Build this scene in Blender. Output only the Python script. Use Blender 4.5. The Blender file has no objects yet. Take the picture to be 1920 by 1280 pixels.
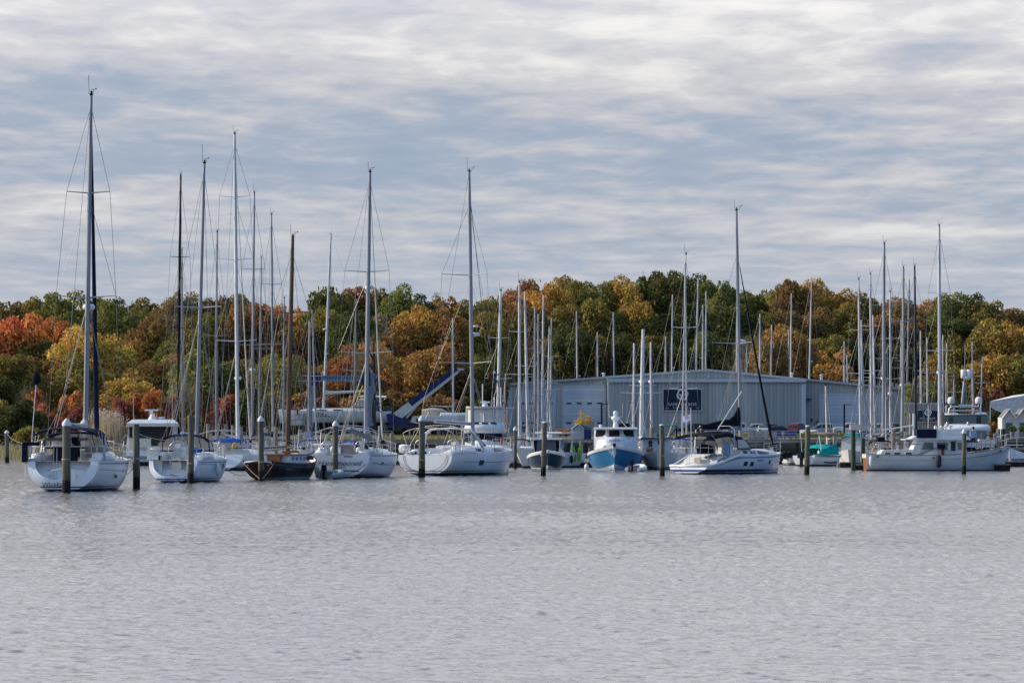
import bpy, math, random
import numpy as np
from mathutils import Vector, Matrix, Euler
R = math.radians
C = bpy.context.scene.collection
scene = bpy.context.scene
random.seed(7)

# ------------------------------------------------------------------ camera, sky, sun, exposure
FPX, CAMZ, HZ = 6500.0, 2.3, 825.0          # focal length in photo pixels, camera height, horizon row
cd = bpy.data.cameras.new("camera")
cam = bpy.data.objects.new("camera", cd); C.objects.link(cam)
cam.location = (0, 0, CAMZ); cam.rotation_euler = (R(90), 0, 0)
cd.sensor_width = 36; cd.lens = 36 * FPX / 1920; cd.shift_y = (HZ - 640) / 1920
cd.clip_start = 1; cd.clip_end = 12000
scene.camera = cam
scene.view_settings.view_transform = 'Standard'; scene.view_settings.look = 'None'
scene.view_settings.exposure = 0.0; scene.view_settings.gamma = 1
scene.view_settings.use_curve_mapping = False
scene.cycles.max_bounces = 6
scene.cycles.transparent_max_bounces = 8

SUN_DIR = Vector((-0.86, 0.19, 0.48)).normalized()   # towards the sun: from the left and slightly beyond the boats
sl = bpy.data.lights.new("sun", 'SUN'); so = bpy.data.objects.new("sun", sl); C.objects.link(so)
sl.energy = 5.0; sl.angle = R(1.2); sl.color = (1.0, 0.90, 0.76)
so.rotation_euler = SUN_DIR.to_track_quat('Z', 'Y').to_euler(); so.location = (-100, -50, 200)

w = bpy.data.worlds.new("World"); scene.world = w; w.use_nodes = True
def sky_world():
    nt = w.node_tree; N = nt.nodes; Lk = nt.links
    bg = N["Background"]; bg.inputs[1].default_value = 0.1
    sky = N.new('ShaderNodeTexSky'); sky.sky_type = 'NISHITA'; sky.sun_disc = False
    sky.sun_elevation = math.asin(SUN_DIR.z); sky.sun_rotation = math.atan2(SUN_DIR.x, SUN_DIR.y)
    sky.air_density = 1.0; sky.dust_density = 1.0
    tc = N.new('ShaderNodeTexCoord'); sep = N.new('ShaderNodeSeparateXYZ'); Lk.new(tc.outputs['Generated'], sep.inputs[0])
    def M(op, a, b=None, c=None):
        n = N.new('ShaderNodeMath'); n.operation = op
        for i, v in enumerate((a, b, c)):
            if v is None: continue
            if isinstance(v, (int, float)): n.inputs[i].default_value = v
            else: Lk.new(v, n.inputs[i])
        return n.outputs[0]
    zz = M('ADD', M('ABSOLUTE', sep.outputs[2]), 0.055)
    u = M('DIVIDE', sep.outputs[0], zz); v = M('DIVIDE', sep.outputs[1], zz)
    cmb = N.new('ShaderNodeCombineXYZ'); Lk.new(u, cmb.inputs[0]); Lk.new(v, cmb.inputs[1])
    def noise(scale, detail, rough, off, sx=1.0, dist=0.0):
        mp = N.new('ShaderNodeMapping'); mp.inputs['Scale'].default_value = (sx, 1, 1); mp.inputs['Location'].default_value = off
        Lk.new(cmb.outputs[0], mp.inputs[0])
        n = N.new('ShaderNodeTexNoise'); n.inputs['Scale'].default_value = scale; n.inputs['Detail'].default_value = detail
        n.inputs['Roughness'].default_value = rough; n.inputs['Distortion'].default_value = dist
        Lk.new(mp.outputs[0], n.inputs['Vector']); return n.outputs['Fac']
    fine = noise(4.2, 5.0, 0.55, (3.1, 7.7, 0), 1.5, 0.25)
    mid = noise(1.5, 3.0, 0.5, (11.3, 2.2, 0), 1.2, 0.4)
    big = noise(0.4, 2.0, 0.5, (22.0, 50.0, 0), 0.6)
    # cover grows towards the zenith
    el = N.new('ShaderNodeMapRange'); el.inputs[1].default_value = 0.03; el.inputs[2].default_value = 0.125
    el.inputs[3].default_value = 0.04; el.inputs[4].default_value = 0.17; Lk.new(sep.outputs[2], el.inputs[0])
    s = M('ADD', M('ADD', M('MULTIPLY', fine, 0.85), M('MULTIPLY', mid, 0.55)), M('MULTIPLY', big, 0.50))
    s = M('ADD', s, el.outputs[0])
    def patch(x0, z0, wx, wz, amp):       # where the cloud sheet is thinner (amp < 0) or a brighter bank stands (amp > 0)
        a = M('DIVIDE', M('SUBTRACT', sep.outputs[0], x0), wx); b = M('DIVIDE', M('SUBTRACT', sep.outputs[2], z0), wz)
        return M('MULTIPLY', M('EXPONENT', M('MULTIPLY', M('ADD', M('MULTIPLY', a, a), M('MULTIPLY', b, b)), -1.0)), amp)
    for q in ((-.115, .101, .065, .011, -.20), (-.055, .081, .10, .011, -.20), (.06, .088, .05, .006, -.10), (.105, .082, .06, .006, -.10), (.103, .0600, .035, .0026, .30), (-.13, .066, .05, .005, .10), (-.02, .112, .12, .014, .08)): s = M('ADD', s, patch(*q))
    mr = N.new('ShaderNodeMapRange'); mr.inputs[1].default_value = 0.58; mr.inputs[2].default_value = 1.44
    mr.interpolation_type = 'SMOOTHSTEP'; Lk.new(s, mr.inputs[0])
    ramp = N.new('ShaderNodeValToRGB'); Lk.new(mr.outputs[0], ramp.inputs[0])
    e = ramp.color_ramp.elements
    e[0].position = 0.0; e[0].color = (0.315, 0.385, 0.515, 1)
    e[1].position = 1.0; e[1].color = (0.84, 0.82, 0.80, 1)
    for p, c in ((0.28, (0.375, 0.435, 0.545, 1)), (0.55, (0.52, 0.53, 0.59, 1)), (0.80, (0.65, 0.64, 0.665, 1))):
        x = e.new(p); x.color = c
    # towards the horizon everything evens out into a pale blue grey
    hz = N.new('ShaderNodeMapRange'); hz.inputs[1].default_value = 0.025; hz.inputs[2].default_value = 0.075
    hz.inputs[3].default_value = 0.72; hz.inputs[4].default_value = 0.0; Lk.new(sep.outputs[2], hz.inputs[0])
    mx = N.new('ShaderNodeMix'); mx.data_type = 'RGBA'; Lk.new(hz.outputs[0], mx.inputs[0]); Lk.new(ramp.outputs[0], mx.inputs[6])
    mx.inputs[7].default_value = (0.40, 0.455, 0.565, 1)
    up = N.new('ShaderNodeMapRange'); up.inputs[1].default_value = 0.10; up.inputs[2].default_value = 0.30; up.inputs[3].default_value = 9.6; up.inputs[4].default_value = 20.5; Lk.new(sep.outputs[2], up.inputs[0])
    zb = N.new('ShaderNodeMapRange'); zb.inputs[1].default_value = 0.34; zb.inputs[2].default_value = 0.66; zb.inputs[3].default_value = 0.0; zb.inputs[4].default_value = 0.85; Lk.new(sep.outputs[2], zb.inputs[0])
    # the cloud sheet lies over the far shore; unseen sky behind and to the right is made darker blue to deepen shade
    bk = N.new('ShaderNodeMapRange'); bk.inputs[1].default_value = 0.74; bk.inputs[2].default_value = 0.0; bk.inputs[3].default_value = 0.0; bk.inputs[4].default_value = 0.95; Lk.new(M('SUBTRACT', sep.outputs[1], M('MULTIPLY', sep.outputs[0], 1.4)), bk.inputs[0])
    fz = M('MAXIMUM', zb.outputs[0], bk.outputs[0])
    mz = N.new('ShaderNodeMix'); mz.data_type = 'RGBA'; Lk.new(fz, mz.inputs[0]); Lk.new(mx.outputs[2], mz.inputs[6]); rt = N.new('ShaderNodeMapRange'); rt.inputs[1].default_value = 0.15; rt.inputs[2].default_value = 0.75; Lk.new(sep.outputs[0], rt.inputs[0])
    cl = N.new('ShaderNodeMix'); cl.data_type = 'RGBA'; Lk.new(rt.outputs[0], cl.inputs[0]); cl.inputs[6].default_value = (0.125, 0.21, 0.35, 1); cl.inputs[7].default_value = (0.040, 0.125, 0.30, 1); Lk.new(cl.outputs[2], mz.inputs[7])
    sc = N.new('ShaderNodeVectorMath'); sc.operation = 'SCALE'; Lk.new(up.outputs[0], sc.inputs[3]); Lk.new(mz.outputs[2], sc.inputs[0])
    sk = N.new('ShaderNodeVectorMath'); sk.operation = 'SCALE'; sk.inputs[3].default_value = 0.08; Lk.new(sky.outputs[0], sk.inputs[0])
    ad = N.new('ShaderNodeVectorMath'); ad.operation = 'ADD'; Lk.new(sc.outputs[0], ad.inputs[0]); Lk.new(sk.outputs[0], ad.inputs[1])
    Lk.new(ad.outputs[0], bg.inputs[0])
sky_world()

# ------------------------------------------------------------------ helpers
def at(px, py, d):            # point seen at photo pixel (px, py) and distance d
    return Vector(((px - 960) / FPX * d, d, CAMZ + (HZ - py) / FPX * d))
def wd(py): return FPX * CAMZ / (py - HZ)           # distance of a water point at photo row py
def ppm(d): return FPX / d

class MB:
    def __init__(s): s.v = []; s.f = []; s.m = []; s.sm = []
    def face(s, pts, mi=0, smooth=False):
        b = len(s.v); s.v += [tuple(p) for p in pts]; s.f.append(tuple(range(b, b + len(pts)))); s.m.append(mi); s.sm.append(smooth)
    def grid(s, rows, mi=0, smooth=True, close=False, flip=False):
        b = len(s.v); n = len(rows[0])
        for r in rows: s.v += [tuple(p) for p in r]
        for i in range(len(rows) - 1):
            for j in range(n if close else n - 1):
                k = (j + 1) % n
                q = (b + i * n + j, b + i * n + k, b + (i + 1) * n + k, b + (i + 1) * n + j)
                s.f.append(q[::-1] if flip else q); s.m.append(mi); s.sm.append(smooth)
    def box(s, c, d, rz=0, mi=0, taper=None, rx=0, ry=0):
        m = Euler((rx, ry, rz)).to_matrix(); c = Vector(c); hx, hy, hz = d[0] / 2, d[1] / 2, d[2] / 2
        tx, ty = taper or (1, 1)
        P = [c + m @ Vector((x * hx * (tx if z > 0 else 1), y * hy * (ty if z > 0 else 1), z * hz)) for z in (-1, 1) for x, y in ((-1, -1), (1, -1), (1, 1), (-1, 1))]
        b = len(s.v); s.v += [tuple(p) for p in P]
        for q in ((0, 3, 2, 1), (4, 5, 6, 7), (0, 1, 5, 4), (1, 2, 6, 5), (2, 3, 7, 6), (3, 0, 4, 7)):
            s.f.append(tuple(b + i for i in q)); s.m.append(mi); s.sm.append(False)
        return s
    def tube(s, pts, r, n=6, mi=0, cap=True):
        pts = [Vector(p) for p in pts]; rs = r if isinstance(r, (list, tuple)) else [r] * len(pts)
        rows = []
        for i, p in enumerate(pts):
            t = (pts[min(i + 1, len(pts) - 1)] - pts[max(i - 1, 0)])
            if t.length < 1e-6: t = Vector((0, 0, 1))
            t.normalize()
            a = Vector((0, 0, 1)) if abs(t.z) < 0.9 else Vector((1, 0, 0))
            x = t.cross(a).normalized(); y = t.cross(x).normalized()
            rows.append([p + (x * math.cos(2 * math.pi * k / n) + y * math.sin(2 * math.pi * k / n)) * rs[i] for k in range(n)])
        s.grid(rows, mi, True, True)
        if cap:
            s.face(rows[0], mi); s.face(rows[-1][::-1], mi)
        return s
    def lathe(s, c, prof, n=12, mi=0, ax='z'):
        c = Vector(c); rows = []
        for r, h in prof:
            ring = []
            for k in range(n):
                a = 2 * math.pi * k / n; x, y = r * math.cos(a), r * math.sin(a)
                ring.append(c + (Vector((x, y, h)) if ax == 'z' else Vector((x, h, y)) if ax == 'y' else Vector((h, x, y))))
            rows.append(ring)
        s.grid(rows, mi, True, True); s.face(rows[0][::-1], mi); s.face(rows[-1], mi); return s
    def build(s, name, mats, parent=None):
        me = bpy.data.meshes.new(name); me.from_pydata(s.v, [], s.f)
        mats = mats if isinstance(mats, (list, tuple)) else [mats]
        for m in mats: me.materials.append(m)
        me.polygons.foreach_set('material_index', s.m); me.polygons.foreach_set('use_smooth', s.sm); me.update()
        o = bpy.data.objects.new(name, me); C.objects.link(o)
        if parent is not None: o.parent = parent
        return o

def tag(o, label=None, cat=None, group=None, kind=None):
    if label: o['label'] = label
    if cat: o['category'] = cat
    if group: o['group'] = group
    if kind: o['kind'] = kind
    return o
def thing(name, label, cat, loc=(0, 0, 0), rz=0, group=None):
    o = bpy.data.objects.new(name, None); C.objects.link(o); o.empty_display_size = 0.2
    o.location = loc; o.rotation_euler = (0, 0, rz); return tag(o, label, cat, group)
def copy_tree(o, parent=None):
    c = o.copy(); C.objects.link(c)
    if parent is not None: c.parent = parent
    for ch in list(o.children): copy_tree(ch, c)
    return c
def text(name, s, size, loc, rot, m, parent=None, ext=0.006, align='CENTER', shear=0.0, space=1.0):
    cu = bpy.data.curves.new(name, 'FONT'); cu.body = s; cu.size = size; cu.extrude = ext; cu.align_x = align; cu.align_y = 'CENTER'
    cu.shear = shear; cu.space_character = space; cu.resolution_u = 3
    tmp = bpy.data.objects.new('tmp', cu); me = bpy.data.meshes.new_from_object(tmp); bpy.data.objects.remove(tmp); bpy.data.curves.remove(cu)
    me.materials.clear(); me.materials.append(m); o = bpy.data.objects.new(name, me); C.objects.link(o); o.location = loc; o.rotation_euler = rot
    if parent is not None: o.parent = parent
    return o

# ------------------------------------------------------------------ materials
_mc = {}
def mat(name, col, rough=0.5, metal=0.0, var=0.12, scale=3.0, bump=0.0, spec=0.35, stretch=None, col2=None, alpha=1.0, trans=0.0):
    if name in _mc: return _mc[name]
    m = bpy.data.materials.new(name); m.use_nodes = True; nt = m.node_tree; N = nt.nodes; Lk = nt.links
    b = N['Principled BSDF']; b.inputs['Roughness'].default_value = rough; b.inputs['Metallic'].default_value = metal
    b.inputs['Specular IOR Level'].default_value = spec
    if alpha < 1: b.inputs['Alpha'].default_value = alpha
    if trans: b.inputs['Transmission Weight'].default_value = trans
    tc = N.new('ShaderNodeTexCoord'); mp = N.new('ShaderNodeMapping'); Lk.new(tc.outputs['Object'], mp.inputs[0])
    if stretch: mp.inputs['Scale'].default_value = stretch
    n = N.new('ShaderNodeTexNoise'); n.inputs['Scale'].default_value = scale; n.inputs['Detail'].default_value = 5
    Lk.new(mp.outputs[0], n.inputs['Vector'])
    mx = N.new('ShaderNodeMix'); mx.data_type = 'RGBA'; Lk.new(n.outputs['Fac'], mx.inputs[0])
    a = col2 or tuple(c * (1 - var * 2) for c in col); c = col if col2 else tuple(min(1, c * (1 + var)) for c in col)
    mr = N.new('ShaderNodeMapRange'); mr.inputs[1].default_value = 0.3; mr.inputs[2].default_value = 0.7; Lk.new(n.outputs['Fac'], mr.inputs[0]); Lk.new(mr.outputs[0], mx.inputs[0])
    mx.inputs[6].default_value = (*a, 1); mx.inputs[7].default_value = (*c, 1); Lk.new(mx.outputs[2], b.inputs['Base Color'])
    if bump:
        bp = N.new('ShaderNodeBump'); bp.inputs['Strength'].default_value = bump; bp.inputs['Distance'].default_value = 0.05
        Lk.new(n.outputs['Fac'], bp.inputs['Height']); Lk.new(bp.outputs[0], b.inputs['Normal'])
    _mc[name] = m; return m

def band_mat(name, base, bands, rough=0.25, var=0.06, spec=0.35, grime=(0.30, 0.27, 0.20)):
    """painted hull: bands = [(z0, z1, colour)] from the waterline up, with a faint scum line that starts at the water"""
    if name in _mc: return _mc[name]
    m = mat(name + '_b', base, rough, 0, var, 0.8, spec=spec); _mc.pop(name + '_b'); m.name = name
    nt = m.node_tree; N = nt.nodes; Lk = nt.links; b = N['Principled BSDF']
    cur = b.inputs['Base Color'].links[0].from_socket
    tc = N.new('ShaderNodeTexCoord'); sp = N.new('ShaderNodeSeparateXYZ'); Lk.new(tc.outputs['Object'], sp.inputs[0])
    ns = N.new('ShaderNodeTexNoise'); ns.inputs['Scale'].default_value = 2.5; ns.inputs['Detail'].default_value = 6
    mp = N.new('ShaderNodeMapping'); mp.inputs['Scale'].default_value = (1, 1, 0.25); Lk.new(tc.outputs['Object'], mp.inputs[0]); Lk.new(mp.outputs[0], ns.inputs['Vector'])
    def M(op, a, c=0.0):
        n = N.new('ShaderNodeMath'); n.operation = op
        for i, v in enumerate((a, c)):
            if isinstance(v, (int, float)): n.inputs[i].default_value = v
            else: Lk.new(v, n.inputs[i])
        return n.outputs[0]
    def over(fac, col):
        nonlocal cur
        mx = N.new('ShaderNodeMix'); mx.data_type = 'RGBA'; Lk.new(fac, mx.inputs[0]); Lk.new(cur, mx.inputs[6]); mx.inputs[7].default_value = (*col, 1); cur = mx.outputs[2]
    zz = sp.outputs[2]
    g = N.new('ShaderNodeMapRange'); g.inputs[1].default_value = 0.45; g.inputs[2].default_value = 0.1; g.inputs[3].default_value = 0; g.inputs[4].default_value = 0.8; Lk.new(zz, g.inputs[0])
    over(M('MULTIPLY', g.outputs[0], M('MULTIPLY', ns.outputs['Fac'], ns.outputs['Fac'])), grime)
    st = N.new('ShaderNodeTexNoise'); st.inputs['Scale'].default_value = 5.0; st.inputs['Detail'].default_value = 3; mq = N.new('ShaderNodeMapping'); mq.inputs['Scale'].default_value = (1, 1, 0.06); Lk.new(tc.outputs['Object'], mq.inputs[0]); Lk.new(mq.outputs[0], st.inputs['Vector'])
    sr = N.new('ShaderNodeMapRange'); sr.inputs[1].default_value = 0.60; sr.inputs[2].default_value = 0.80; sr.inputs[4].default_value = 0.45; Lk.new(st.outputs['Fac'], sr.inputs[0])
    over(sr.outputs[0], tuple(v * .62 + .02 for v in base))
    for z0, z1, c in bands:
        over(M('MULTIPLY', M('GREATER_THAN', zz, z0), M('LESS_THAN', zz, z1)), c)
    Lk.new(cur, b.inputs['Base Color']); _mc[name] = m; return m

WHITE = mat('gelcoat_white', (0.70, 0.71, 0.71), 0.25, var=0.05)
CREAM = mat('cream_paint', (0.68, 0.64, 0.55), 0.35, var=0.06)
DECK = mat('deck_nonskid', (0.60, 0.59, 0.56), 0.7)
NAVY = mat('navy_canvas', (0.012, 0.018, 0.045), 0.85, scale=6, bump=0.3, spec=0.06)
BLACK = mat('black_canvas', (0.012, 0.013, 0.018), 0.8, bump=0.3, spec=0.06)
BLUEC = mat('blue_canvas', (0.02, 0.09, 0.38), 0.8, bump=0.3, spec=0.06)
GREENC = mat('green_canvas', (0.0, 0.16, 0.10), 0.8, bump=0.3, spec=0.06)
TEAL = mat('teal_canvas', (0.0, 0.33, 0.33), 0.7, bump=0.3, spec=0.06)
TAN = mat('tan_canvas', (0.42, 0.36, 0.28), 0.85, bump=0.4, spec=0.06)
GREYC = mat('grey_canvas', (0.22, 0.22, 0.23), 0.85, bump=0.4, spec=0.06)
SAIL = mat('sailcloth', (0.55, 0.54, 0.50), 0.8, bump=0.3, spec=0.06)
CLEAR = mat('clear_vinyl', (0.66, 0.64, 0.62), 0.25, var=0.1, scale=2, alpha=0.72)
GLASS = mat('dark_glass', (0.010, 0.013, 0.016), 0.06, var=0.2, spec=0.4)
PALEG = mat('curtained_glass', (0.09, 0.12, 0.12), 0.1, var=0.3, spec=0.8, scale=2.2, stretch=(1, 1, 0.3))
ALU = mat('anodised_mast', (0.36, 0.37, 0.40), 0.38, 0.55, var=0.08, stretch=(1, 1, 0.1))
ALUW = mat('white_painted_mast', (0.62, 0.63, 0.65), 0.4, 0.0, var=0.08, stretch=(1, 1, 0.1))
STEEL = mat('stainless_rail', (0.50, 0.51, 0.53), 0.42, 0.6, var=0.05)
WIRE = mat('rigging_wire', (0.20, 0.20, 0.21), 0.4, 0.5, var=0.05)
SPRUCE = mat('varnished_spar', (0.13, 0.075, 0.042), 0.3, 0, var=0.25, stretch=(3, 3, 0.2))
TEAK = mat('teak', (0.28, 0.14, 0.06), 0.5, var=0.25, stretch=(4, 0.4, 4))
ROPE = mat('rope', (0.42, 0.38, 0.30), 0.9)
DROPE = mat('dark_rope', (0.05, 0.05, 0.055), 0.9)
RUBBER = mat('black_rubber', (0.015, 0.015, 0.016), 0.6, spec=0.06)
GREYTUBE = mat('grey_hypalon', (0.24, 0.26, 0.28), 0.6)
YELLOW = mat('yellow_foam', (0.55, 0.36, 0.02), 0.7)
INK = mat('dark_lettering', (0.02, 0.03, 0.05), 0.5)
BLUEINK = mat('blue_lettering', (0.02, 0.06, 0.30), 0.5)
WHITEINK = mat('white_lettering', (0.75, 0.77, 0.8), 0.5)
DOCKW = mat('weathered_planks', (0.27, 0.24, 0.20), 0.9, var=0.25, scale=1.2, stretch=(0.3, 6, 1), bump=0.3, spec=0.06)
DARKW = mat('wet_timber', (0.035, 0.032, 0.03), 0.7, var=0.3, spec=0.06)
CONC = mat('concrete', (0.30, 0.30, 0.29), 0.9, var=0.15)

# ------------------------------------------------------------------ water
def water_material():
    m = bpy.data.materials.new('harbour_water'); m.use_nodes = True; nt = m.node_tree; N = nt.nodes; Lk = nt.links
    b = N['Principled BSDF']; b.inputs['Base Color'].default_value = (0.235, 0.222, 0.210, 1); b.inputs['IOR'].default_value = 1.333
    b.inputs['Roughness'].default_value = 0.11; b.inputs['Specular IOR Level'].default_value = 0.5
    tc = N.new('ShaderNodeTexCoord')
    def noise(scale, sx, sy, detail, rough, rz=0.0, dist=0.0):
        mp = N.new('ShaderNodeMapping'); mp.inputs['Scale'].default_value = (sx, sy, 1); mp.inputs['Rotation'].default_value = (0, 0, rz)
        Lk.new(tc.outputs['Object'], mp.inputs[0]); n = N.new('ShaderNodeTexNoise'); n.inputs['Scale'].default_value = scale
        n.inputs['Detail'].default_value = detail; n.inputs['Roughness'].default_value = rough; n.inputs['Distortion'].default_value = dist
        Lk.new(mp.outputs[0], n.inputs['Vector']); return n.outputs['Fac']
    def M(op, a, c):
        n = N.new('ShaderNodeMath'); n.operation = op
        for i, v in enumerate((a, c)):
            if isinstance(v, (int, float)): n.inputs[i].default_value = v
            else: Lk.new(v, n.inputs[i])
        return n.outputs[0]
    a = noise(WAT['s1'], 0.75, 1.0, 4, 0.62, 0.12, 0.5)
    c = noise(WAT['s2'], 0.6, 1.0, 2, 0.5, -0.1, 0.6)
    g = noise(0.03, 0.4, 1.0, 3, 0.5, 0.0, 0.4)     # gusts: broad patches of rougher and smoother water
    gm = N.new('ShaderNodeMapRange'); gm.inputs[1].default_value = 0.35; gm.inputs[2].default_value = 0.65; gm.inputs[3].default_value = 0.75; gm.inputs[4].default_value = 1.15; Lk.new(g, gm.inputs[0])
    h = M('ADD', M('MULTIPLY', M('MULTIPLY', a, WAT['a1']), gm.outputs[0]), M('MULTIPLY', c, WAT['a2']))
    bp = N.new('ShaderNodeBump'); bp.inputs['Strength'].default_value = 1.0; bp.inputs['Distance'].default_value = 1.0
    Lk.new(h, bp.inputs['Height']); Lk.new(bp.outputs[0], b.inputs['Normal'])
    return m
WAT = dict(s1=2.2, s2=0.6, a1=0.032, a2=0.06)
def build_water():
    """one sheet to the horizon; between 25 m and 300 m it carries real wavelets, finest where the camera stands close"""
    rg = np.random.default_rng(12)
    ds = [-250, -60, 0, 14, 22]; d = 28.0
    while d < 330: ds.append(d); d += max(0.035, d * d / 14950 * 0.62)
    ds += [345, 370, 400, 450, 520, 640, 900]; ds = np.array(ds)
    ts = np.concatenate([[-90, -20, -5, -1.5, -.6], np.linspace(-.36, .36, 1300), [.6, 1.5, 5, 20, 90]])
    D, T = np.meshgrid(ds, ts, indexing='ij'); X = T * np.maximum(D, 30); Y = D + 0 * T
    Z = np.zeros_like(X); xf, yf = X.astype(np.float32), Y.astype(np.float32)
    # short ripples everywhere, longer wavelets further out where the water is less sheltered
    for N, l0, l1, st, w_ in ((60, .09, .50, .0056, np.clip(.72 + (D - 30) / 110, .72, 1.5)), (26, .5, 1.0, .0032, np.clip((D - 40) / 90, 0, 1.0))):
        lam = np.exp(rg.uniform(np.log(l0), np.log(l1), N)); th = rg.normal(0.35, .75, N) - math.pi / 2; ph = rg.uniform(0, 6.28, N); S = np.zeros_like(X)
        for l, a, p in zip(lam, th, ph):
            k = 2 * math.pi / l; q = np.sin((xf * math.cos(a) + yf * math.sin(a)) * k + p); S += st * l * (q + .25 * q * q)
        Z += S * w_
    # broad patches where the breeze is stronger
    g = 1 + .35 * np.sin(xf * .045 + yf * .06 + 1) * np.sin(yf * .09 - xf * .02) + .25 * np.sin(xf * .13 + 2.0 + yf * .021) * np.sin(yf * .17 + xf * .05)
    fade = np.clip((330 - D) / 120, 0, 1) * np.clip((D - 22) / 6, 0, 1) * (np.abs(T) < .361)
    Z *= g * fade
    nr, nc = X.shape; me = bpy.data.meshes.new('water'); V = np.stack([X, Y, Z], -1).reshape(-1, 3).astype(np.float32)
    me.vertices.add(len(V)); me.vertices.foreach_set('co', V.ravel())
    idx = np.arange(nr * nc, dtype=np.int32).reshape(nr, nc); F = np.stack([idx[:-1, :-1], idx[:-1, 1:], idx[1:, 1:], idx[1:, :-1]], -1).reshape(-1, 4); nf = len(F)
    me.loops.add(nf * 4); me.loops.foreach_set('vertex_index', F.ravel()); me.polygons.add(nf)
    me.polygons.foreach_set('loop_start', np.arange(0, nf * 4, 4, dtype=np.int32)); me.polygons.foreach_set('loop_total', np.full(nf, 4, dtype=np.int32)); me.polygons.foreach_set('use_smooth', np.ones(nf, dtype=bool))
    me.materials.append(water_material()); me.update(calc_edges=True)
    o = bpy.data.objects.new('water', me); C.objects.link(o); tag(o, kind='structure')
build_water()

# ------------------------------------------------------------------ ground
def sstep(a, b, x):
    t = min(1, max(0, (x - a) / (b - a))); return t * t * (3 - 2 * t)
def shore(x):
    return 402 + 66 * sstep(-48, -38, x) - 14 * sstep(52, 64, x)
def ground_z(x, y):
    o = y - shore(x); nat = 1 - sstep(-44, -38, x)
    z = (2.2 + 0.9 * sstep(0, 90, o)) * (1 - nat) + nat * (-0.35 + 1.5 * sstep(0, 18, o) + 1.8 * sstep(15, 120, o))
    H = 4.5 + 12.5 * sstep(-20, 60, x)
    return z + H * sstep(640, 880, y) + 10 * sstep(900, 1600, y)
def build_ground():
    offs = [0, 0.15, 3, 8, 15, 25, 40, 60, 90, 120, 160, 200, 240, 280, 330, 380, 450, 550, 800, 1300, 2500, 6000]
    xs = list(range(-3000, -300, 450)) + list(range(-300, -60, 20)) + [-60 + 1.5 * i for i in range(100)] + list(range(90, 300, 15)) + list(range(300, 3001, 450))
    rows = []
    for i, o in enumerate(offs):
        rows.append([(x, shore(x) + o, -1.2 if i == 0 else ground_z(x, shore(x) + o) + (random.uniform(-.08, .08) if i > 2 else 0)) for x in xs])
    mb = MB(); mb.grid(rows, 0, True)
    m = mat('yard_ground', (0.12, 0.11, 0.09), 0.95, col2=(0.055, 0.06, 0.035), scale=0.09)
    tag(mb.build('ground', m), kind='structure')
    mb = MB()
    mb.face([(-20, 545, ground_z(0, 545) + .02), (90, 545, ground_z(60, 545) + .02), (90, 599, ground_z(60, 599) + .1), (-20, 599, ground_z(0, 599) + .1)])
    tag(mb.build('parking_lot', mat('asphalt', (0.06, 0.06, 0.062), 0.9, scale=1.0)), kind='structure')
build_ground()
# ------------------------------------------------------------------ foliage
def foliage_material(name='autumn_foliage', trans=0.30):
    m = bpy.data.materials.new(name); m.use_nodes = True; nt = m.node_tree; N = nt.nodes; Lk = nt.links
    oi = N.new('ShaderNodeObjectInfo'); ge = N.new('ShaderNodeNewGeometry'); tc = N.new('ShaderNodeTexCoord')
    n = N.new('ShaderNodeTexNoise'); n.inputs['Scale'].default_value = 1.7; n.inputs['Detail'].default_value = 3
    mp = N.new('ShaderNodeMapping'); Lk.new(tc.outputs['Object'], mp.inputs[0]); Lk.new(oi.outputs['Location'], mp.inputs['Location']); Lk.new(mp.outputs[0], n.inputs['Vector'])
    hs = N.new('ShaderNodeHueSaturation')
    def MR(src, a, b, lo=0.0, hi=1.0):
        r = N.new('ShaderNodeMapRange'); r.inputs[1].default_value = lo; r.inputs[2].default_value = hi; r.inputs[3].default_value = a; r.inputs[4].default_value = b
        Lk.new(src, r.inputs[0]); return r.outputs[0]
    n2 = N.new('ShaderNodeTexNoise'); n2.inputs['Scale'].default_value = 2.6; n2.inputs['Detail'].default_value = 4; n2.inputs['Roughness'].default_value = 0.7; Lk.new(mp.outputs[0], n2.inputs['Vector'])
    m2 = N.new('ShaderNodeMix'); m2.data_type = 'RGBA'; Lk.new(MR(n2.outputs['Fac'], 0.0, 0.6, 0.46, 0.68), m2.inputs[0]); Lk.new(oi.outputs['Color'], m2.inputs[6])
    rp = N.new('ShaderNodeValToRGB'); Lk.new(oi.outputs['Random'], rp.inputs[0]); rp.color_ramp.interpolation = 'CONSTANT'
    for p_, c_ in ((0.0, (.11, .10, .03, 1)), (0.3, (.26, .13, .025, 1)), (0.55, (.20, .17, .03, 1)), (0.8, (.16, .085, .03, 1))):
        e_ = rp.color_ramp.elements[0] if p_ == 0.0 else rp.color_ramp.elements.new(p_); e_.color = c_
    rp.color_ramp.elements.remove(rp.color_ramp.elements[-1])
    Lk.new(rp.outputs[0], m2.inputs[7]); Lk.new(m2.outputs[2], hs.inputs['Color'])
    Lk.new(MR(n.outputs['Fac'], 0.482, 0.535, 0.3, 0.7), hs.inputs['Hue'])
    hs.inputs['Saturation'].default_value = 0.90
    Lk.new(MR(ge.outputs['Random Per Island'], 0.7, 2.2), hs.inputs['Value'])
    df = N.new('ShaderNodeBsdfDiffuse'); tr = N.new('ShaderNodeBsdfTranslucent'); mx = N.new('ShaderNodeMixShader'); mx.inputs[0].default_value = trans
    Lk.new(hs.outputs[0], df.inputs[0]); Lk.new(hs.outputs[0], tr.inputs[0]); Lk.new(df.outputs[0], mx.inputs[1]); Lk.new(tr.outputs[0], mx.inputs[2])
    Lk.new(mx.outputs[0], N['Material Output'].inputs[0]); N.remove(N['Principled BSDF']); return m
FOL = foliage_material()
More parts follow.
